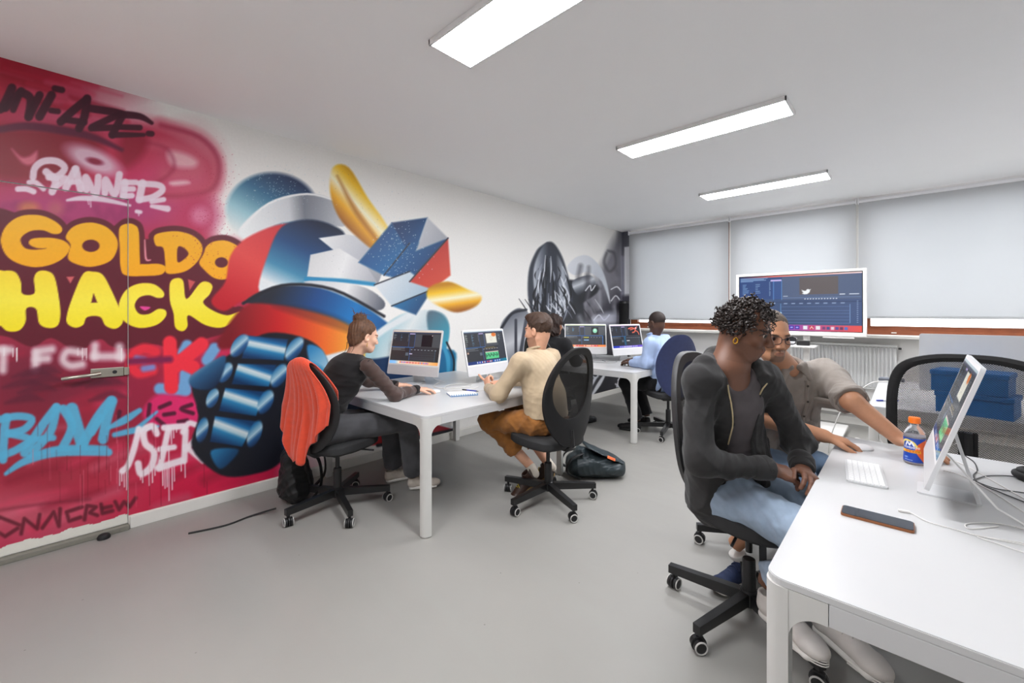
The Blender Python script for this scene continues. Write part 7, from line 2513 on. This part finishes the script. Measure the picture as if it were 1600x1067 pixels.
# headset partly in view at the right edge
hs = thing('headset', 'black headset lying at the right edge of the foreground desk', 'headset', tuple(onz(1622, 752, TOP)) [:2] + (ZD,), .4)
for k_, rr in enumerate((.052, .043)):
    MB().tube([(rr * math.cos(a), rr * math.sin(a), .016 + .014 * k_) for a in np.linspace(0, 2 * PI, 28, endpoint=False)], .013 - .003 * k_, 10, closed=True).build('ear_cushion', M_seat, hs, smooth=True)
MB().lathe([(.035, .005), (.044, .010), (.044, .026), (.030, .034)], 24).build('ear_cup', M_blk, hs, smooth=True)
MB().tube(spline([(.03, .04, .02), (.07, .10, .03), (.16, .12, .03), (.22, .05, .03)], 8), .008, 8).build('headband', M_blk, hs, smooth=True)

# mural desk cables
cable('tangle of white cable between the two computers on the mural desk', [(-3.02, 2.28, ZD + .003), (-2.86, 2.10, ZD + .003), (-2.70, 2.16, ZD + .003), (-2.66, 2.34, ZD + .004), (-2.78, 2.36, ZD + .004), (-2.82, 2.22, ZD + .007), (-2.68, 2.08, ZD + .003), (-2.55, 2.20, ZD + .003), (-2.60, 2.36, ZD + .003)], .0028)
cable('white cable loop beside the woman\'s computer', [(-3.30, 2.02, ZD + .003), (-3.24, 1.93, ZD + .003), (-3.12, 1.90, ZD + .003), (-3.05, 1.97, ZD + .003), (-3.12, 2.02, ZD + .011)], .0025)
cable('white cable lying before the man in beige', [(-2.62, 2.46, ZD + .003), (-2.52, 2.40, ZD + .003), (-2.45, 2.28, ZD + .003), (-2.52, 2.18, ZD + .003), (-2.62, 2.12, ZD + .003)], .0022)
cable('cable hanging below the mural desk against the white wall', [(-3.47, 2.55, .66), (-3.46, 2.62, .52), (-3.46, 2.72, .48), (-3.46, 2.80, .56), (-3.47, 2.84, .66)], .003, mat('grey_cable', (150, 150, 150), rough=.5))
# far desk bits
cable('white cables in a coil between the two far computers', [(-2.95, 4.58, ZD + .003), (-2.78, 4.50, ZD + .003), (-2.62, 4.62, ZD + .003), (-2.70, 4.80, ZD + .003), (-2.86, 4.74, ZD + .006), (-2.74, 4.62, ZD + .008)], .003, mat('grey_cable', (150, 150, 150), rough=.5))
cable('dark cable drooping under the far desk', [(-3.46, 4.9, .66), (-3.44, 5.1, .30), (-3.42, 5.22, .12), (-3.43, 5.36, .30), (-3.46, 5.4, .66)], .004, M_kcab)
pp = thing('paper_sheet', 'sheet of paper with red print on the far desk by the man in blue', 'paper', (-2.34, 4.68, ZD), .5)
MB().box(-.105, .105, -.148, .148, 0, .0006).build('sheet', mat('white_paper', (240, 240, 238), rough=.8), pp)
MB().box(-.08, .06, -.02, .02, .0006, .0009).build('red_print', mat('red_print', (196, 60, 70), rough=.7), pp)
# desk by the radiator: grey case, blue boxes, cables
q = onz(1393, 592, TOP + .02)
gc = thing('glasses_case', 'small grey case on the desk nearest the radiator', 'case', (q[0], q[1] - .05, ZD), -.05)
MB().rbox(-.085, .085, -.035, .035, 0, .034, .010, 3).build('lid', mat('grey_felt', (112, 116, 124), rough=.8), gc, smooth=True)
MB().rbox(-.086, .086, -.036, .036, .014, .017, .001).build('seam', mat('dark_seam', (60, 62, 68), rough=.7), gc)
M_blue = mat('blue_cardboard', (24, 104, 172), rough=.5, var=.08, vscale=12)
for i, (lab, dx) in enumerate((('lower blue storage box on the desk behind the mesh chair', .0), ('upper blue storage box stacked behind the mesh chair', -.02))):
    b = thing('storage_box', lab, 'box', (.31 + dx, 3.82, ZD + i * .131), -.25, group='blue storage boxes')
    MB().rbox(-.16, .16, -.11, .11, 0, .10, .004).build('box_body', M_blue, b)
    MB().rbox(-.165, .165, -.115, .115, .10, .13, .004).build('lid', M_blue, b)
cable('white cable arching from the desk nearest the radiator to the floor', [(-.02, 5.0, ZD + .005), (-.15, 4.95, ZD + .012), (-.26, 4.93, .70), (-.42, 4.90, .50), (-.52, 4.9, .2), (-.55, 5.0, .01)], .005)
cable('white cable hanging below the front of the desk by the radiator', [(.15, 3.68, .63), (.08, 3.655, .60), (-.02, 3.64, .52), (-.16, 3.62, .48), (-.26, 3.64, .50), (-.30, 3.75, .30), (-.34, 3.9, .01)], .004)
cable('second white cable sagging under the desk by the radiator', [(.30, 3.67, .63), (.16, 3.65, .53), (.0, 3.63, .47), (-.12, 3.66, .50), (-.17, 3.72, .62)], .004)
cable('white cable lying across the desk nearest the radiator', [(-.10, 4.72, ZD + .004), (.05, 4.66, ZD + .004), (.2, 4.70, ZD + .004), (.34, 4.62, ZD + .004)], .003)
